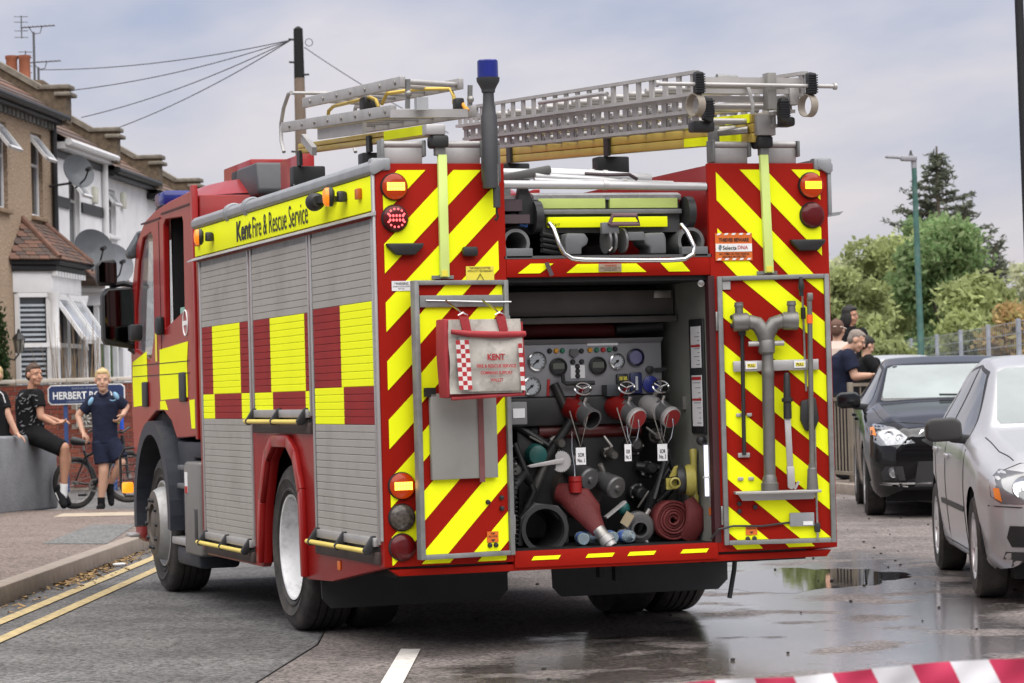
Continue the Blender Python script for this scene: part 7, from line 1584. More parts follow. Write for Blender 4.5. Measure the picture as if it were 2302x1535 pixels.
FOC = dict(L=4.34, W=.845, R=.315, rr=.205, ax=(.87, 3.51), top=[(0, .70), (.12, .79), (.5, .90), (1.0, .985), (1.28, 1.03), (2.02, 1.43), (2.35, 1.49), (2.9, 1.50), (3.6, 1.44), (4.02, 1.25), (4.25, 1.0), (4.34, .75)], belt=[(0, .60), (.3, .74), (1.0, .88), (1.5, .92), (3, .96), (4, .98), (4.34, .68)], bot=[(0, .30), (.15, .22), (.5, .19), (3.8, .19), (4.34, .36)],
           wbelt=[(0, .60), (.08, .70), (.25, .79), (.6, .835), (1.2, .845), (3.5, .84), (4.1, .79), (4.34, .66)], wtop=[(0, .46), (.4, .60), (1.25, .66), (1.35, .66), (2.02, .57), (3.4, .56), (4.0, .56), (4.34, .5)],
           ws=mirror([(-.60, 1.055), (-.615, 1.08), (-.545, 1.385), (-.48, 1.41)]), sidew=[[(1.50, .985), (2.12, 1.365), (2.55, 1.415), (2.53, .985)], [(2.62, .985), (2.64, 1.415), (3.15, 1.385), (3.32, 1.28), (3.30, 1.0)], [(3.38, 1.02), (3.39, 1.27), (3.62, 1.16)]],
           seams=[[(1.30, .30), (1.30, .90)], [(2.58, .24), (2.58, .97)], [(3.25, .55), (3.40, .95)], [(1.3, .26), (3.0, .26)]], trim=[[(1.33, .50), (2.95, .50), (2.95, .535), (1.33, .535)]], hl=[(.50, .60), (.74, .60), (.79, .64), (.79, .74), (.72, .80), (.52, .77)], hlring=[(.60, .69)], hlr=[.08], hlm=M('lamp_grey_clear', (.16, .165, .17), .1, .4, var=.3, coat=.8), ind=[(.735, .61), (.77, .63), (.775, .69), (.745, .69)],
           fogp=[(.36, .345), (.69, .345), (.715, .40), (.70, .47), (.36, .47)], fog=(.57, .405), fogr=.04, mir=(1.50, 1.02), mirm=M('mirror_black', (.03, .03, .03), .55), handles=[(2.38, .83), (3.2, .86)],
           lines=[([(-.70, .79), (-.6, .83), (0, .79), (.6, .83), (.70, .79)], 'y'), ([(-.63, .4), (-.68, .7), (-.71, 1.2)], 'z'), ([(.63, .4), (.68, .7), (.71, 1.2)], 'z'), ([(-.80, .585), (-.5, .575), (0, .57), (.5, .575), (.80, .585)], 'y')],
           front=[('grille', mirror([(-.42, .63), (-.44, .68), (-.36, .70)]), BLACK), ('lower_valance', mirror([(-.74, .225), (-.72, .315)]), M('valance_grey', (.03, .03, .031), .6)), ('lower_grille', mirror([(-.33, .345), (-.33, .45)]), BLACK)], wip=[((.55, 1.06), (.05, 1.09))], spokes=7)
LEX = dict(L=4.32, W=.88, R=.315, rr=.215, ax=(.90, 3.50), top=[(0, .72), (.12, .80), (.5, .90), (1.0, .975), (1.35, 1.02), (2.05, 1.37), (2.4, 1.435), (2.9, 1.44), (3.5, 1.38), (3.98, 1.22), (4.22, 1.0), (4.32, .8)], belt=[(0, .60), (.3, .76), (1.0, .90), (1.6, .93), (3, .98), (4, 1.0), (4.32, .7)], bot=[(0, .26), (.15, .19), (.5, .17), (3.8, .18), (4.32, .34)],
           wbelt=[(0, .58), (.08, .70), (.28, .82), (.65, .87), (1.2, .88), (3.5, .875), (4.1, .82), (4.32, .68)], wtop=[(0, .46), (.4, .62), (1.3, .70), (2.05, .60), (3.3, .58), (4.0, .56), (4.32, .5)],
           ws=mirror([(-.64, 1.05), (-.65, 1.08), (-.57, 1.33), (-.51, 1.355)]), sidew=[[(1.55, 1.0), (2.12, 1.315), (2.6, 1.37), (2.58, 1.0)], [(2.66, 1.0), (2.68, 1.37), (3.2, 1.32), (3.4, 1.2), (3.36, 1.02)]],
           seams=[[(1.36, .30), (1.36, .92)], [(2.62, .24), (2.62, .98)], [(1.3, .27), (3.0, .27)]], trim=[], hl=[(.42, .66), (.74, .64), (.83, .70), (.83, .80), (.78, .835), (.60, .80)], hlring=[(.655, .725), (.56, .705)], hlr=[.048, .036], hlm=LAMPG, ind=[(.77, .73), (.82, .74), (.82, .80), (.785, .81)],
           fogp=[(.52, .335), (.72, .335), (.74, .40), (.70, .46), (.54, .46)], fog=(.63, .40), fogr=.04, mir=(1.56, 1.04), mirm=BLKC, handles=[(2.42, .86), (3.2, .89)], lines=[([(-.66, .3), (-.72, .7), (-.76, 1.25)], 'z'), ([(.66, .3), (.72, .7), (.76, 1.25)], 'z'), ([(-.76, .83), (-.6, .845), (0, .80), (.6, .845), (.76, .83)], 'y')],
           front=[('grille', mirror([(-.26, .62), (-.36, .68), (-.36, .75), (-.30, .78)]), BLACK), ('grille_trim', [(-.39, .73), (-.36, .775), (.0, .80), (.36, .775), (.39, .73), (.36, .75), (.30, .785), (0, .785), (-.30, .785), (-.36, .75)], CHROME), ('lower_grille', mirror([(-.44, .28), (-.40, .50)]), BLACK), ('chrome_lip', mirror([(-.76, .30), (-.5, .275), (-.5, .285), (-.74, .315)]), ALUL)], wip=[((.62, 1.055), (-.1, 1.075))], spokes=10)
def car_at(wheel_xy, rz, S):
    c, s = math.cos(rz), math.sin(rz); lx, ly = -(S['W'] - .01), S['ax'][0]; return (wheel_xy[0] - (c * lx - s * ly), wheel_xy[1] - (s * lx + c * ly), 0)
car('parked_car', FOC, SILV, 'silver hatchback parked at the right edge, nearest the camera', 'car', car_at((4.30, 1.95), R(-21.5), FOC), R(-21.5), 'parked cars')
lx, _ = car('parked_car', LEX, BLKC, 'glossy black hatchback parked behind the silver one', 'car', car_at((8.43, 12.27), R(-23.0), LEX), R(-23.0), 'parked cars')
lx.scale = (1.05, 1.05, 1.11)
c3, _ = car('parked_car', FOC, SILV, 'pale car farthest back, mostly hidden behind the man in navy', 'car', tuple(at(2020, 50)), R(-23), 'parked cars'); c3.scale = (1.2, 1.1, 1.22)

# ---- barrier tape across the foreground
def tape():
    e = thing('barrier_tape', 'red and white striped barrier tape stretched across the foreground', 'tape', tuple(at(1900, 6.4, .6))); TR = M('tape_red', (.50, .035, .09), .4, var=.06); TW = M('tape_white', (.66, .66, .68), .4, var=.04)
    def ctr(px): return at(px, 6.2 + (px - 1900) * .0006, 1.34 - (1514 + 42 - (px - 1610) * .0855 - 846 + (px - 1900) * .0267) / 6400 * (6.2 + (px - 1900) * .0006))
    px = 900; i = 0; W_ = .0385
    while px < 3400:
        q = px + 88; a0, a1 = ctr(px + 18), ctr(px - 18); b0, b1 = ctr(q + 18), ctr(q - 18)
        mb = MB(); V_ = []; K = 5
        for r in range(K + 1):
            v_ = r / K; sft = 18 - 36 * v_
            for c in range(K + 1):
                pxx = px + 88 * c / K + sft; p = ctr(pxx); V_.append(p + Vector((0, 0, W_ * (2 * v_ - 1))) - CF * (.006 * math.sin(pxx * .021 + v_ * 3) + .004 * math.sin(pxx * .05 - v_ * 5)) + Vector((0, 0, .003 * math.sin(pxx * .013))))
        mb.add(V_, [(r * (K + 1) + c, r * (K + 1) + c + 1, (r + 1) * (K + 1) + c + 1, (r + 1) * (K + 1) + c) for r in range(K) for c in range(K)]); obj('tape_band', mb, TR if i % 2 else TW, e)
        px = q; i += 1
tape()
# ================================================================ people
SKIN = M('skin', (.50, .29, .20), .55, var=.08, scale=14); SKINT = M('skin_tan', (.42, .22, .14), .55, var=.08, scale=14)
def remesh(mb, vox, mat, name, par, smooth=4, dec=None):
    me = bpy.data.meshes.new('tmp'); me.from_pydata(mb.v, [], mb.f); o = bpy.data.objects.new('tmp', me); COL.objects.link(o)
    r = o.modifiers.new('r', 'REMESH'); r.mode = 'VOXEL'; r.voxel_size = vox; s = o.modifiers.new('s', 'SMOOTH'); s.iterations = smooth; s.factor = .5
    bpy.context.view_layer.update(); m2 = bpy.data.meshes.new_from_object(o.evaluated_get(bpy.context.evaluated_depsgraph_get())); bpy.data.objects.remove(o); bpy.data.meshes.remove(me)
    m2.materials.clear(); m2.materials.append(mat); m2.polygons.foreach_set('use_smooth', [True] * len(m2.polygons)); q = link(name, m2, par, True); WMX[q.name] = wm(par); return q
def limb(mb, pts, rs, n=12, ends=True):
    for i in range(len(pts) - 1):
        a, b_ = Vector(pts[i]), Vector(pts[i + 1]); k = 4
        mb.tube([a.lerp(b_, j / k) for j in range(k + 1)], [rs[i] + (rs[i + 1] - rs[i]) * j / k for j in range(k + 1)], n)
    for i, p in enumerate(pts):
        if ends or 0 < i < len(pts) - 1: mb.sph(p, rs[i], n)
def oriented(fwd, up=(0, 0, 1)):
    f = Vector(fwd).normalized(); u = Vector(up); r = f.cross(u).normalized(); u = r.cross(f); return Matrix((r, f, u)).transposed()    # local x right, y forward, z up
def head(mb, c, fwd, s=1., up=(0, 0, 1)):
    Mo = oriented(fwd, up); c = Vector(c)
    def S_(p, r, n=14): mb.sph(c + Mo @ (Vector(p) * s), tuple(q * s for q in r), n, M3=Mo)
    S_((0, -.012, .03), (.074, .092, .085)); S_((0, .02, -.035), (.060, .068, .075)); S_((0, .045, -.085), (.038, .036, .03)); S_((0, .088, -.012), (.012, .02, .022), 10); S_((0, .098, -.026), (.016, .014, .011), 10)
    for sg in (-1, 1): S_((sg * .074, -.008, -.005), (.012, .024, .032), 10); S_((sg * .038, .055, -.035), (.026, .024, .024), 10); S_((sg * .032, .074, .022), (.024, .014, .010), 10)
    S_((0, .079, -.058), (.024, .012, .008), 10); return Mo
def face(par, c, fwd, s, hairm, skinm, up=(0, 0, 1)):
    Mo = oriented(fwd, up); c = Vector(c)
    def Q(p): return c + Mo @ (Vector(p) * s)
    EW = M('eye_white', (.6, .6, .58), .3); EI = M('eye_dark', (.02, .018, .015), .2); LIP = M('lip', (.36, .13, .10), .5)
    for sg in (-1, 1):
        ey = obj('eye', MB().sph(Q((sg * .031, .078, .006)), tuple(q * s for q in (.010, .006, .0042)), 10, M3=Mo), EW, par, local=True); obj('iris', MB().sph(Q((sg * .031, .085, .006)), .0045 * s, 8), EI, ey, local=True)
        obj('eyebrow', MB().tube([Q((sg * .016, .090, .024)), Q((sg * .034, .087, .030)), Q((sg * .05, .074, .024))], .0028 * s, 6), hairm, par, local=True)
    obj('mouth', MB().tube([Q((-.022, .083, -.058)), Q((0, .092, -.056)), Q((.022, .083, -.058))], .004 * s, 6), LIP, par, local=True)
def hair(par, c, fwd, s, mat, full=1., up=(0, 0, 1), name='hair', n=0):
    Mo = oriented(fwd, up); c = Vector(c); mb = MB()
    def S_(p, r): mb.sph(c + Mo @ (Vector(p) * s), tuple(q * s for q in r), 14, M3=Mo)
    S_((0, -.022, .040), (.079, .090, .080)); S_((0, -.055, .0), (.070, .052, .070)); S_((0, .035, .078), (.055, .04, .03)); random.seed(int(c.x * 100) + 3)
    for i in range(26):
        a = random.uniform(0, 6.28); rr = random.uniform(.2, .95); S_((.062 * rr * math.cos(a), -.015 + .075 * rr * math.sin(a), .118 - .05 * rr * rr + random.uniform(-.01, .006)), (.013, .018, .010))
    if full > 1: S_((0, -.06, -.05), (.085, .055, .10)); S_((-.06, -.01, -.05), (.03, .06, .09)); S_((.06, -.01, -.05), (.03, .06, .09))
    return remesh(mb, .008 * s, mat, name, par, 2)
def hand(mb, wrist, d, palmn, s=1., curl=.5):
    """palm and five bent fingers growing from the wrist along d"""
    w_ = Vector(wrist); d = Vector(d).normalized(); n_ = Vector(palmn).normalized(); r_ = d.cross(n_).normalized(); n_ = r_.cross(d)
    for i in range(4):
        o = w_ + d * .02 * s + r_ * (i - 1.5) * .018 * s; k = w_ + d * .085 * s + r_ * (i - 1.5) * .021 * s; limb(mb, [o, k], [.015 * s, .012 * s], 8)
        L_ = (.030, .036, .034, .026)[i] * s; a = curl; p = k
        for j in range(3):
            q = p + (d * math.cos(a) + n_ * math.sin(a)) * L_; limb(mb, [p, q], [(.0095 - .001 * j) * s, (.0088 - .001 * j) * s], 8); p = q; a += curl; L_ *= .8
    o = w_ + d * .02 * s + r_ * -.03 * s; p = o + (d * .6 - r_ * .6 + n_ * .3) * .045 * s; q = p + (d * .8 - r_ * .1 + n_ * .4) * .035 * s; limb(mb, [o, p, q], [.014 * s, .011 * s, .009 * s], 8)
def shoe(par, ankle, toe, s, mat, sole, name='shoe'):
    a, t = Vector(ankle), Vector(toe); d = (t - a); L_ = d.length; d.normalize(); mb = MB(); limb(mb, [a - d * .02, a + d * L_ * .5 - Vector((0, 0, .0)), t - d * .03], [.052 * s, .047 * s, .04 * s], 12); limb(mb, [a - d * .03 + Vector((0, 0, .0)), a + Vector((0, 0, .06 * s))], [.05 * s, .043 * s], 12)
    o = remesh(mb, .010, mat, name, par, 3); n_ = d.cross(Vector((0, 1, 0)).cross(d)).normalized()
    return o
def cloth(name, segs, vox, mat, par, sm=3):
    mb = MB()
    for pts, rs, cap in segs: limb(mb, pts, rs, 16, ends=False); [mb.sph(pts[i], rs[i], 16) for i in range(len(pts)) if (i == 0 and cap[0]) or (i == len(pts) - 1 and cap[1])]
    return remesh(mb, vox, mat, name, par, sm)
def torso_mb(mb, secs):     # list of (centre, half width, half depth, angle)
    n = 22; V = []; F = []
    for c, a, b_, th in secs:
        for k in range(n):
            t = 2 * math.pi * k / n; x, y = a * math.cos(t), b_ * math.sin(t); V.append((c[0] + x * math.cos(th) - y * math.sin(th), c[1] + x * math.sin(th) + y * math.cos(th), c[2]))
    for i in range(len(secs) - 1):
        for k in range(n): k2 = (k + 1) % n; F.append((i * n + k, i * n + k2, (i + 1) * n + k2, (i + 1) * n + k))
    F.append(tuple(range(n))[::-1]); F.append(tuple((len(secs) - 1) * n + k for k in range(n))); mb.add(V, F)
VA = -math.atan2(.30901791, .95089473)      # view-aligned frame: x to the right, y away
NVY = M('navy_cloth', (.013, .016, .033), .9, var=.25, scale=9, bump=1., bscale=11, spec=.2); BCL = M('black_cloth', (.009, .009, .010), .9, var=.3, scale=9, bump=1., bscale=11, spec=.2); LBL = M('light_blue_cloth', (.20, .36, .50), .85, var=.08)
BLOND = M('blond_hair', (.46, .33, .16), .7, var=.25, scale=40, bump=.6, bscale=60); BRN = M('brown_hair', (.055, .030, .018), .7, var=.3, scale=40, bump=.6, bscale=60); DKH = M('dark_hair', (.012, .010, .009), .7, var=.3, scale=40, bump=.5, bscale=60); GRH = M('cropped_hair', (.20, .165, .14), .8, var=.2, scale=60)
WSOCK = M('white_sock', (.62, .62, .62), .9); SOLE = M('sole_white', (.5, .5, .48), .7)

# -- boy standing astride the bicycle: sizes read off at 205 px per metre
def boy_standing():
    b_ = at(228, 32.8, KZ); e = thing('person', 'fair-haired boy in navy polo shirt and shorts standing with a black bicycle', 'person', tuple(b_), VA); K = 3.84 * 205
    def q(X_, Y_, d=0): return Vector(((X_ - 415) / K, d, (1405 - Y_) / K))
    mb = MB(); hc = q(418, 243, -.02); fw = Vector((.12, -1, -.02)); hs = 1.13
    head(mb, hc, fw, hs); limb(mb, [q(425, 385), q(420, 300)], [.052, .050])
    torso_mb(mb, [(q(425, 770), .125, .09, 0), (q(425, 620), .125, .095, 0), (q(430, 470), .15, .095, 0), (q(430, 400), .10, .07, 0)])
    limb(mb, [q(310, 425), q(185, 560, .03), q(235, 715, -.06)], [.052, .040, .027]); hand(mb, q(240, 712, -.06), q(285, 775, -.08) - q(240, 712, -.06), (0, 0, -1), .95, .5)
    limb(mb, [q(555, 430), q(620, 490, .05), q(600, 560, -.05)], [.052, .040, .028]); hand(mb, q(600, 560, -.05), (-.4, -.3, -.6), (-1, 0, 0), .95, .5)
    limb(mb, [q(400, 815), q(412, 1060, -.03), q(380, 1310, .0)], [.07, .060, .038]); limb(mb, [q(412, 1080, -.02), q(400, 1170, .035), q(382, 1290)], [.05, .056, .038])
    limb(mb, [q(468, 830), q(570, 990, -.05), q(455, 1180, .10)], [.06, .058, .036]); limb(mb, [q(560, 1010, -.03), q(515, 1085, .05)], [.052, .055]); limb(mb, [q(380, 1310), q(378, 1370)], [.036, .034]); limb(mb, [q(455, 1180, .1), q(452, 1240, .1)], [.035, .034])
    bd = remesh(mb, .0075, SKIN, 'body', e, 3); face(e, hc, fw, hs, BLOND, SKIN); hair(e, hc, fw, hs * 1.03, BLOND)
    sh = MB(); torso_mb(sh, [(q(430, 815), .15, .11, 0), (q(428, 700), .145, .11, 0), (q(428, 560), .15, .115, 0), (q(432, 460), .178, .115, 0), (q(432, 405), .125, .085, 0), (q(428, 372), .062, .058, 0)])
    limb(sh, [q(325, 428), q(235, 520, .02)], [.075, .068], 16, False); sh.sph(q(325, 428), .075, 14); limb(sh, [q(545, 428), q(612, 485, .03)], [.075, .066], 16, False); sh.sph(q(545, 428), .075, 14); remesh(sh, .008, NVY, 'polo_shirt', e, 3)
    for X0, X1, Y0, Y1 in ((292, 335, 395, 470), (525, 560, 350, 430)):
        cc = q((X0 + X1) / 2, (Y0 + Y1) / 2); obj('shoulder_panel', MB().sph((cc.x, cc.y - .052, cc.z), (.030, .036, .055), 12, M3=Matrix.Rotation(.5 if X0 < 400 else -.5, 3, 'Y')), LBL, e, local=True)
    obj('collar', MB().tube([q(375, 352, -.03), q(400, 372, -.075), q(430, 388, -.085), q(455, 370, -.075), q(478, 350, -.03)], .014, 8), NVY, e, local=True)
    obj('shirt_crest', MB().tube([q(492, 425, -.125), q(520, 432, -.125), q(546, 424, -.122)], .006, 6), LBL, e, local=True)
    st = MB(); torso_mb(st, [(q(425, 900), .155, .10, 0), (q(425, 800), .148, .105, 0), (q(425, 740), .135, .10, 0)]); limb(st, [q(385, 800), q(405, 1000, -.02)], [.105, .097], 18, False); limb(st, [q(480, 810), q(562, 965, -.045)], [.11, .10], 18, False); st.sph(q(480, 815), .11, 14); remesh(st, .008, NVY, 'shorts', e, 3)
    cloth('sock', [([q(380, 1302), q(377, 1385)], [.045, .043], (0, 1))], .008, BCL, e); cloth('sock', [([q(455, 1180, .1), q(450, 1260, .1)], [.043, .042], (0, 1))], .008, BCL, e)
    shoe(e, q(375, 1385, .03), q(372, 1400, -.15), .9, BCL, SOLE); shoe(e, q(448, 1250, .12), q(462, 1385, .08), .9, BCL, SOLE)
    return e
boy_standing()
def boy_seated():
    b_ = at(75, 33.0, KZ); e = thing('person', 'dark-haired boy in patterned black T-shirt sitting on the end of the grey wall', 'person', tuple(b_), VA); K = 3.84 * 203
    def q(X_, Y_, d=0): return Vector(((X_ - 288) / K, d, (1440 - Y_) / K))
    mb = MB(); hc = q(290, 222, .0); fw = Vector((.72, -.68, -.03)); hs = 1.12; head(mb, hc, fw, hs); limb(mb, [q(262, 350, .02), q(275, 290, .01)], [.054, .052])
    torso_mb(mb, [(q(235, 760, .06), .14, .10, .5), (q(235, 600, .05), .14, .10, .5), (q(240, 440, .03), .16, .10, .5), (q(258, 370, .02), .10, .07, .5)])
    limb(mb, [q(330, 420, -.05), q(352, 600, -.10), q(480, 672, -.10)], [.052, .042, .028]); hand(mb, q(480, 670, -.1), (1, 0, .05), (0, .2, 1), .95, .45); limb(mb, [q(180, 420, .13), q(330, 600, .17), q(490, 645, .02)], [.05, .04, .028]); hand(mb, q(488, 645, .02), (1, -.1, .02), (0, .1, -1), .95, .35)
    limb(mb, [q(310, 790, -.04), q(560, 885, -.14), q(545, 1235, -.08)], [.075, .062, .038]); limb(mb, [q(560, 900, -.12), q(572, 1010, -.09), q(552, 1150, -.08)], [.055, .058, .042]); limb(mb, [q(310, 790, .12), q(530, 900, .10), q(515, 1200, .12)], [.075, .062, .038])
    limb(mb, [q(545, 1235, -.08), q(535, 1310, -.08)], [.037, .036]); limb(mb, [q(515, 1200, .12), q(505, 1300, .12)], [.037, .036]); remesh(mb, .0075, SKINT, 'body', e, 3); face(e, hc, fw, hs, DKH, SKINT); hair(e, hc, fw, hs * 1.0, BRN)
    sh = MB(); torso_mb(sh, [(q(240, 775, .06), .165, .125, .5), (q(232, 640, .06), .165, .12, .5), (q(236, 500, .05), .178, .12, .5), (q(245, 410, .03), .17, .11, .5), (q(258, 350, .02), .075, .07, .5)]); limb(sh, [q(325, 405, -.06), q(345, 515, -.085)], [.075, .072], 16, False); sh.sph(q(322, 405, -.06), .075, 14); limb(sh, [q(175, 405, .13), q(240, 500, .16)], [.075, .07], 16, False); sh.sph(q(175, 405, .13), .075, 14); ts = remesh(sh, .008, BCL, 't_shirt', e, 3)
    # printed ticks over the shirt
    bv = BVHTree.FromPolygons([v.co for v in ts.data.vertices], [p.vertices[:] for p in ts.data.polygons]); random.seed(21)
    for i in range(46):
        X_, Y_ = random.uniform(130, 350), random.uniform(390, 760); p = q(X_, Y_, -1); h = bv.ray_cast(p, Vector((0, 1, 0)))
        if h[0]:
            a = random.uniform(-.4, 1.2); d = Vector((math.cos(a), 0, math.sin(a))) * .022; k_ = h[0] + h[1] * .003
            o1, o2 = bv.find_nearest(k_ - d)[0], bv.find_nearest(k_ + d)[0]
            obj('shirt_print', MB().tube([o1 + h[1] * .002, k_ - Vector((0, 0, .008)) + h[1] * .002, o2 + h[1] * .002], [.002, .0045, .0015], 5), M('print_grey', (.30, .30, .31), .8), ts, local=True)
    st = MB(); torso_mb(st, [(q(270, 820, .05), .15, .13, .4), (q(245, 740, .06), .155, .125, .5)]); limb(st, [q(285, 770, -.04), q(545, 895, -.13)], [.115, .098], 18, False); limb(st, [q(285, 770, .12), q(520, 905, .1)], [.115, .095], 18, False); st.sph(q(285, 770, .0), .13, 14); remesh(st, .008, BCL, 'shorts', e, 3)
    cloth('sock', [([q(545, 1210, -.08), q(535, 1320, -.08)], [.045, .047], (0, 1))], .008, WSOCK, e); cloth('sock', [([q(515, 1205, .12), q(505, 1310, .12)], [.045, .047], (0, 1))], .008, WSOCK, e)
    shoe(e, q(500, 1300, -.07), q(560, 1420, -.20), 1.05, BCL, SOLE); shoe(e, q(505, 1310, .12), q(575, 1405, .02), 1., BCL, SOLE)
    obj('shoe_stripe', MB().tube([q(470, 1290, -.125), q(505, 1360, -.165), q(545, 1410, -.20)], .006, 5), SOLE, e, local=True)
boy_seated()
def boy_edge():
    b_ = at(-14, 32.6, KZ); e = thing('person', 'fair-haired boy in black T-shirt cut off by the left edge, sitting on the wall', 'person', tuple(b_), VA); K = 3.84 * 203
    def q(X_, Y_, d=0): return Vector(((X_ + 55) / K, d, (1440 - Y_) / K))
    mb = MB(); hc = q(-55, 225); fw = Vector((-.4, -.9, 0)); head(mb, hc, fw, 1.04); limb(mb, [q(-58, 360), q(-58, 290)], [.054, .052]); torso_mb(mb, [(q(-60, 760), .14, .10, 0), (q(-60, 600), .14, .1, 0), (q(-58, 440), .15, .1, 0), (q(-58, 370), .10, .07, 0)])
    limb(mb, [q(15, 430), q(55, 560, -.04), q(135, 745, -.04)], [.052, .042, .030]); hand(mb, q(138, 745, -.04), (.4, 0, -.3), (0, 0, -1), .9, .25); limb(mb, [q(-130, 430), q(-180, 600), q(-130, 720, -.1)], [.052, .042, .03]); hand(mb, q(-130, 720, -.1), (.5, -.3, -.3), (0, 0, -1), .9, .3)
    for X_ in (-110, -10): limb(mb, [q(X_, 785, .05), q(X_ + 30, 850, .48), q(X_ + 30, 1260, .50)], [.08, .06, .038])
    remesh(mb, .008, SKIN, 'body', e, 3); face(e, hc, fw, 1.04, BLOND, SKIN); hair(e, hc, fw, 1.06, BLOND)
    sh = MB(); torso_mb(sh, [(q(-58, 785), .165, .12, 0), (q(-58, 600), .16, .12, 0), (q(-57, 460), .175, .12, 0), (q(-57, 400), .15, .10, 0), (q(-57, 355), .075, .07, 0)]); limb(sh, [q(5, 420), q(42, 525, -.03)], [.075, .07], 16, False); sh.sph(q(5, 420), .075, 14); limb(sh, [q(-120, 420), q(-155, 525)], [.075, .07], 16, False); sh.sph(q(-120, 420), .075, 14); remesh(sh, .008, BCL, 't_shirt', e, 3)
    obj('sleeve_stripe', MB().tube([q(-8, 365, -.06), q(25, 395, -.075), q(48, 470, -.085)], .006, 6), WSOCK, e, local=True)
    st = MB(); torso_mb(st, [(q(-58, 810), .16, .12, 0), (q(-58, 745), .155, .12, 0)]); [limb(st, [q(X_, 775, .03), q(X_ + 28, 845, .42)], [.11, .095], 18, False) for X_ in (-110, -10)]; remesh(st, .009, BCL, 'shorts', e, 3)
    for X_ in (-80, 20): shoe(e, q(X_, 1340, .50), q(X_, 1400, .66), 1., BCL, SOLE)
boy_edge()
# -- adults at the railing: 6.393 x 188 px per metre
def adult(px0, D, label, refX, build, scale=188.):
    b_ = at(px0, D, KZ); e = thing('person', label, 'person', tuple(b_), VA); K = 6.393 * scale
    def q(X_, Y_, d=0):
        v = Vector(((X_ - refX) / K, d, 0)); v.z = (1.34 - KZ) + (1270 - Y_) / K; return v
    build(e, q); return e
def man(e, q):
    mb = MB(); hc = q(425, 640, -.05); fw = Vector((.86, -.20, -.42)); up = Vector((.42, 0, .9)); s = 1.18; head(mb, hc, fw, s, up); limb(mb, [q(290, 790, .0), q(375, 715, -.03)], [.075, .066])
    torso_mb(mb, [(q(150, 1560, .05), .15, .11, .2), (q(150, 1300, .05), .15, .12, .2), (q(165, 1000, .02), .17, .12, .2), (q(240, 830, 0), .12, .08, .2)])
    limb(mb, [q(300, 900, -.10), q(360, 1180, -.16), q(600, 1170, -.10)], [.062, .052, .034]); hand(mb, q(600, 1170, -.1), (1, .1, .1), (0, .3, 1), 1.05, .5); limb(mb, [q(240, 900, .15), q(420, 1190, .12), q(610, 1180, .0)], [.06, .05, .034]); hand(mb, q(612, 1180, 0), (.9, -.2, .1), (0, 0, -1), 1.05, .5)
    limb(mb, [q(120, 1560, -.05), q(160, 2080, -.06), q(130, 2660, 0)], [.10, .07, .045]); limb(mb, [q(190, 1560, .12), q(230, 2080, .1), q(190, 2660, .14)], [.10, .07, .045]); remesh(mb, .009, SKIN, 'body', e, 3); face(e, hc, fw, s, GRH, SKIN, up); hair(e, hc, fw, s * .985, GRH, up=up)
    sh = MB(); torso_mb(sh, [(q(165, 1600, .04), .185, .14, .2), (q(160, 1300, .04), .18, .145, .2), (q(175, 1040, .02), .195, .15, .2), (q(215, 880, .0), .17, .125, .2), (q(280, 780, -.01), .085, .085, .2)]); limb(sh, [q(280, 880, -.10), q(345, 1085, -.15)], [.105, .098], 18, False); sh.sph(q(280, 880, -.1), .105, 14); limb(sh, [q(240, 880, .14), q(390, 1100, .13)], [.10, .095], 18, False); sh.sph(q(240, 880, .14), .1, 14); remesh(sh, .009, NVY, 'polo_shirt', e, 3)
    cloth('trousers', [([q(120, 1560, -.05), q(160, 2080, -.06), q(130, 2620, 0)], [.125, .095, .075], (1, 0)), ([q(190, 1560, .12), q(230, 2080, .1), q(190, 2620, .14)], [.125, .095, .075], (1, 0))], .012, BCL, e); shoe(e, q(130, 2650, 0), q(190, 2690, -.18), 1.2, BCL, SOLE); shoe(e, q(190, 2650, .14), q(250, 2690, -.04), 1.2, BCL, SOLE)
adult(1896, 35.9, 'man with cropped grey hair in a navy shirt leaning on the railing', 230, man)
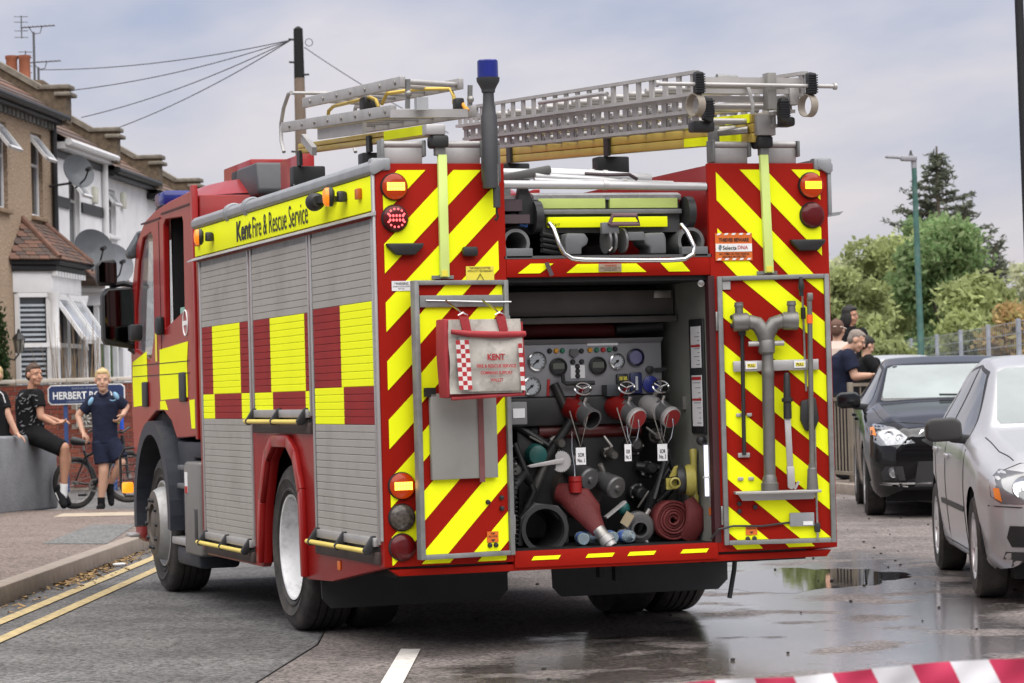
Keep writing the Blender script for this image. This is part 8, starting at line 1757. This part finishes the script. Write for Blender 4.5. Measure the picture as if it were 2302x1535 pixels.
def simple(hx, hy, fw, hairm, topm, s=1.05, full=1., sh_w=.19, dx=0, skin=SKIN, arm=None, lean=0, band=None):
    def f(e, q):
        mb = MB(); hc = q(hx, hy); head(mb, hc, fw, s); nk = q(hx - 10 - lean * .2, hy + 170); limb(mb, [nk, q(hx, hy + 60)], [.06, .055]); cx = hx - 20 - lean
        torso_mb(mb, [(q(cx, hy + 900), .15, .11, 0), (q(cx, hy + 600), .145, .11, 0), (q(cx + 10, hy + 280), .17, .11, 0), (q(hx - 15, hy + 190), .1, .07, 0)])
        for sg in (-1, 1):
            a = arm if arm and sg == 1 else [q(cx + sg * 200, hy + 280), q(cx + sg * 240, hy + 600, -.03), q(cx + sg * 250, hy + 880, -.12)]; limb(mb, a, [.058, .047, .032]); hand(mb, a[2], (a[2] - a[1]), (0, -1, 0), 1., .4); limb(mb, [q(cx + sg * 90, hy + 900), q(cx + sg * 90, hy + 1450, -.02), q(cx + sg * 95, hy + 2020, .02)], [.10, .07, .045])
        remesh(mb, .010, skin, 'body', e, 3); face(e, hc, fw, s, hairm, skin); hair(e, hc, fw, s * 1.03, hairm, full)
        t = MB(); torso_mb(t, [(q(cx, hy + 960), .175, .13, 0), (q(cx, hy + 600), .165, .13, 0), (q(cx + 10, hy + 290), .195, .13, 0), (q(hx - 15, hy + 200), .12, .09, 0), (q(hx - 10, hy + 165), .07, .07, 0)])
        for sg in (-1, 1): t.sph(q(cx + sg * 190, hy + 275), .082, 14); a = arm if arm and sg == 1 else [q(cx + sg * 200, hy + 280), q(cx + sg * 225, hy + 480)]; limb(t, [a[0], a[1]] if not arm or sg < 0 else [a[0], a[1], a[2]], [.08, .075] if not arm or sg < 0 else [.085, .075, .06], 16, True if arm and sg > 0 else False)
        remesh(t, .010, topm, 'top', e, 3); cloth('trousers', [([q(cx + sg * 85, hy + 900), q(cx + sg * 90, hy + 1450, -.02), q(cx + sg * 95, hy + 2000, .02)], [.125, .095, .075], (1, 0)) for sg in (-1, 1)], .013, BCL, e)
        for sg in (-1, 1): shoe(e, q(cx + sg * 95, hy + 2040, .02), q(cx + sg * 100, hy + 2060, -.2), 1.15, BCL, SOLE)
        if band:
            Mo = oriented(fwd=fw); obj('glasses_arm', MB().tube([hc + Mo @ (Vector(p) * s) for p in ((.085, .05, .02), (.087, .0, .022), (.07, -.07, .03), (.0, -.115, .03), (-.07, -.07, .03))], .008, 6), band, e, local=True)
    return f
PALE = M('pale_top', (.58, .47, .40), .85, var=.06); BLKH = DKH
adult(1883, 37.6, 'brown-haired person in a pale top turned away, next to the fire engine', 150, simple(150, 440, Vector((.35, .9, -.1)), M('chestnut_hair', (.10, .05, .033), .75, var=.3, scale=40, bump=.5, bscale=60), PALE, 1.22, band=M('band_pale', (.6, .5, .42), .5)))
adult(1911, 41.5, 'person with a dark bob dressed in black standing farther behind', 330, simple(345, 240, Vector((.8, -.5, -.1)), DKH, BCL, 1.22, 2., skin=SKINT), 165.)
adult(1938, 37.4, 'person in black with dark hair bending forward beyond the man in navy', 480, lambda e, q: simple(560, 700, Vector((.8, .4, -.4)), DKH, BCL, 1.05, arm=[q(560, 930, -.1), q(660, 1060, -.15), q(700, 1180, -.15)], lean=60)(e, q))

# ---- bicycle held by the standing boy
def bicycle():
    b_ = at(222, 33.6, KZ); e = thing('bicycle', 'black mountain bicycle with yellow lettering held by the fair-haired boy', 'bicycle', tuple(b_), VA); K = 3.84 * 200
    def q(X_, Y_, d=0): return Vector(((X_ - 395) / K, d, (1405 - Y_) / K))
    FR = M('bike_black', (.012, .012, .013), .35, coat=.3)
    def w(nm, cx, cy, r, dd, tl):
        p = thing(nm, None, None, (0, 0, 0)); p.parent = e; p.matrix_parent_inverse = Matrix(); WMX[p.name] = wm(e); c = q(cx, cy, dd); ax_ = Vector((math.sin(tl), -math.cos(tl), 0))
        obj('tyre', MB().tube([c + (ax_.cross(Vector((0, 0, 1))) * math.cos(a) + Vector((0, 0, 1)) * math.sin(a)) * r for a in [2 * math.pi * i / 40 for i in range(40)]], .030, 10, closed=True), RUB, p, local=True)
        obj('rim', MB().tube([c + (ax_.cross(Vector((0, 0, 1))) * math.cos(a) + Vector((0, 0, 1)) * math.sin(a)) * (r - .038) for a in [2 * math.pi * i / 40 for i in range(40)]], .010, 6, closed=True), STEEL, p, local=True)
        for k in range(20): a = 2 * math.pi * k / 20; obj('spoke', MB().cyl(c, c + (ax_.cross(Vector((0, 0, 1))) * math.cos(a) + Vector((0, 0, 1)) * math.sin(a)) * (r - .04), .0016, n=4), STEEL, p, local=True)
        obj('hub', MB().cyl(c - ax_ * .05, c + ax_ * .05, .022, n=10), STEEL, p, local=True); return c
    rw = w('wheel', 150, 1190, .28, .0, .75); fw_ = w('wheel', 650, 1140, .28, -.15, .5)
    bb = q(330, 1215, -.02); st = q(235, 850, .0); hd_ = q(600, 770, -.14); ht = q(610, 850, -.14)
    for nm, a, c, r_ in (('top_tube', q(245, 960, 0), q(600, 800, -.14), .017), ('down_tube', bb, ht, .021), ('seat_tube', bb, q(238, 900, 0), .017), ('chain_stay', bb, rw, .011), ('seat_stay', q(245, 960, 0), rw, .010), ('head_tube', hd_, ht, .022)): obj(nm, MB().cyl(a, c, r_, n=10), FR, e, local=True)
    for sg in (-1, 1): obj('fork', MB().cyl(ht + Vector((0, sg * .05, 0)), fw_ + Vector((0, sg * .05, 0)), .013, n=8), FR, e, local=True)
    mb = MB(); limb(mb, [q(150, 810, 0), q(220, 825, 0), q(285, 830, 0)], [.055, .040, .022]); remesh(mb, .01, BLACK, 'saddle', e, 3); obj('seat_post', MB().cyl(q(238, 900), q(228, 830), .013, n=8), STEEL, e, local=True)
    obj('handlebar', MB().tube([q(300, 730, -.2), q(360, 705, -.16), q(450, 720, -.14), q(600, 745, -.14), q(660, 700, -.05)], .014, 8), FR, e, local=True)
    g_ = obj('frame_bag', MB().cyl(q(455, 690, -.17), q(585, 645, -.17), .025, n=12), M('bike_yellow', (.55, .55, .03), .5, var=.6, scale=30), e, local=True); obj('bottle', MB().cyl(q(603, 600, -.17), q(603, 715, -.17), .026, n=12), M('bottle_blue', (.02, .09, .5), .35), e, local=True)
    for pts in ([q(330, 710, -.2), q(390, 745, -.22), q(450, 695, -.2)], [q(450, 700, -.2), q(540, 760, -.2), q(600, 720, -.18)], [q(540, 900, -.2), q(530, 800, -.22), q(580, 740, -.2)]): obj('brake_cable', MB().tube(pts, .005, 6), BLACK, e, local=True)
    obj('crank', MB().bar(bb, bb + Vector((-.12, -.05, -.1)), .02, .015), STEEL, e, local=True); obj('pedal', MB().box(-.05, .05, -.04, .04, -.012, .012).xf(Matrix.Translation(bb + Vector((-.13, -.09, -.11)))), BLACK, e, local=True); obj('chainring', MB().lathe([(.08, 0), (.08, .006), (.06, .006), (.06, 0), (.08, 0)], bb, (.6, -.8, 0), 24), STEEL, e, local=True)
bicycle()
bpy.context.view_layer.update()
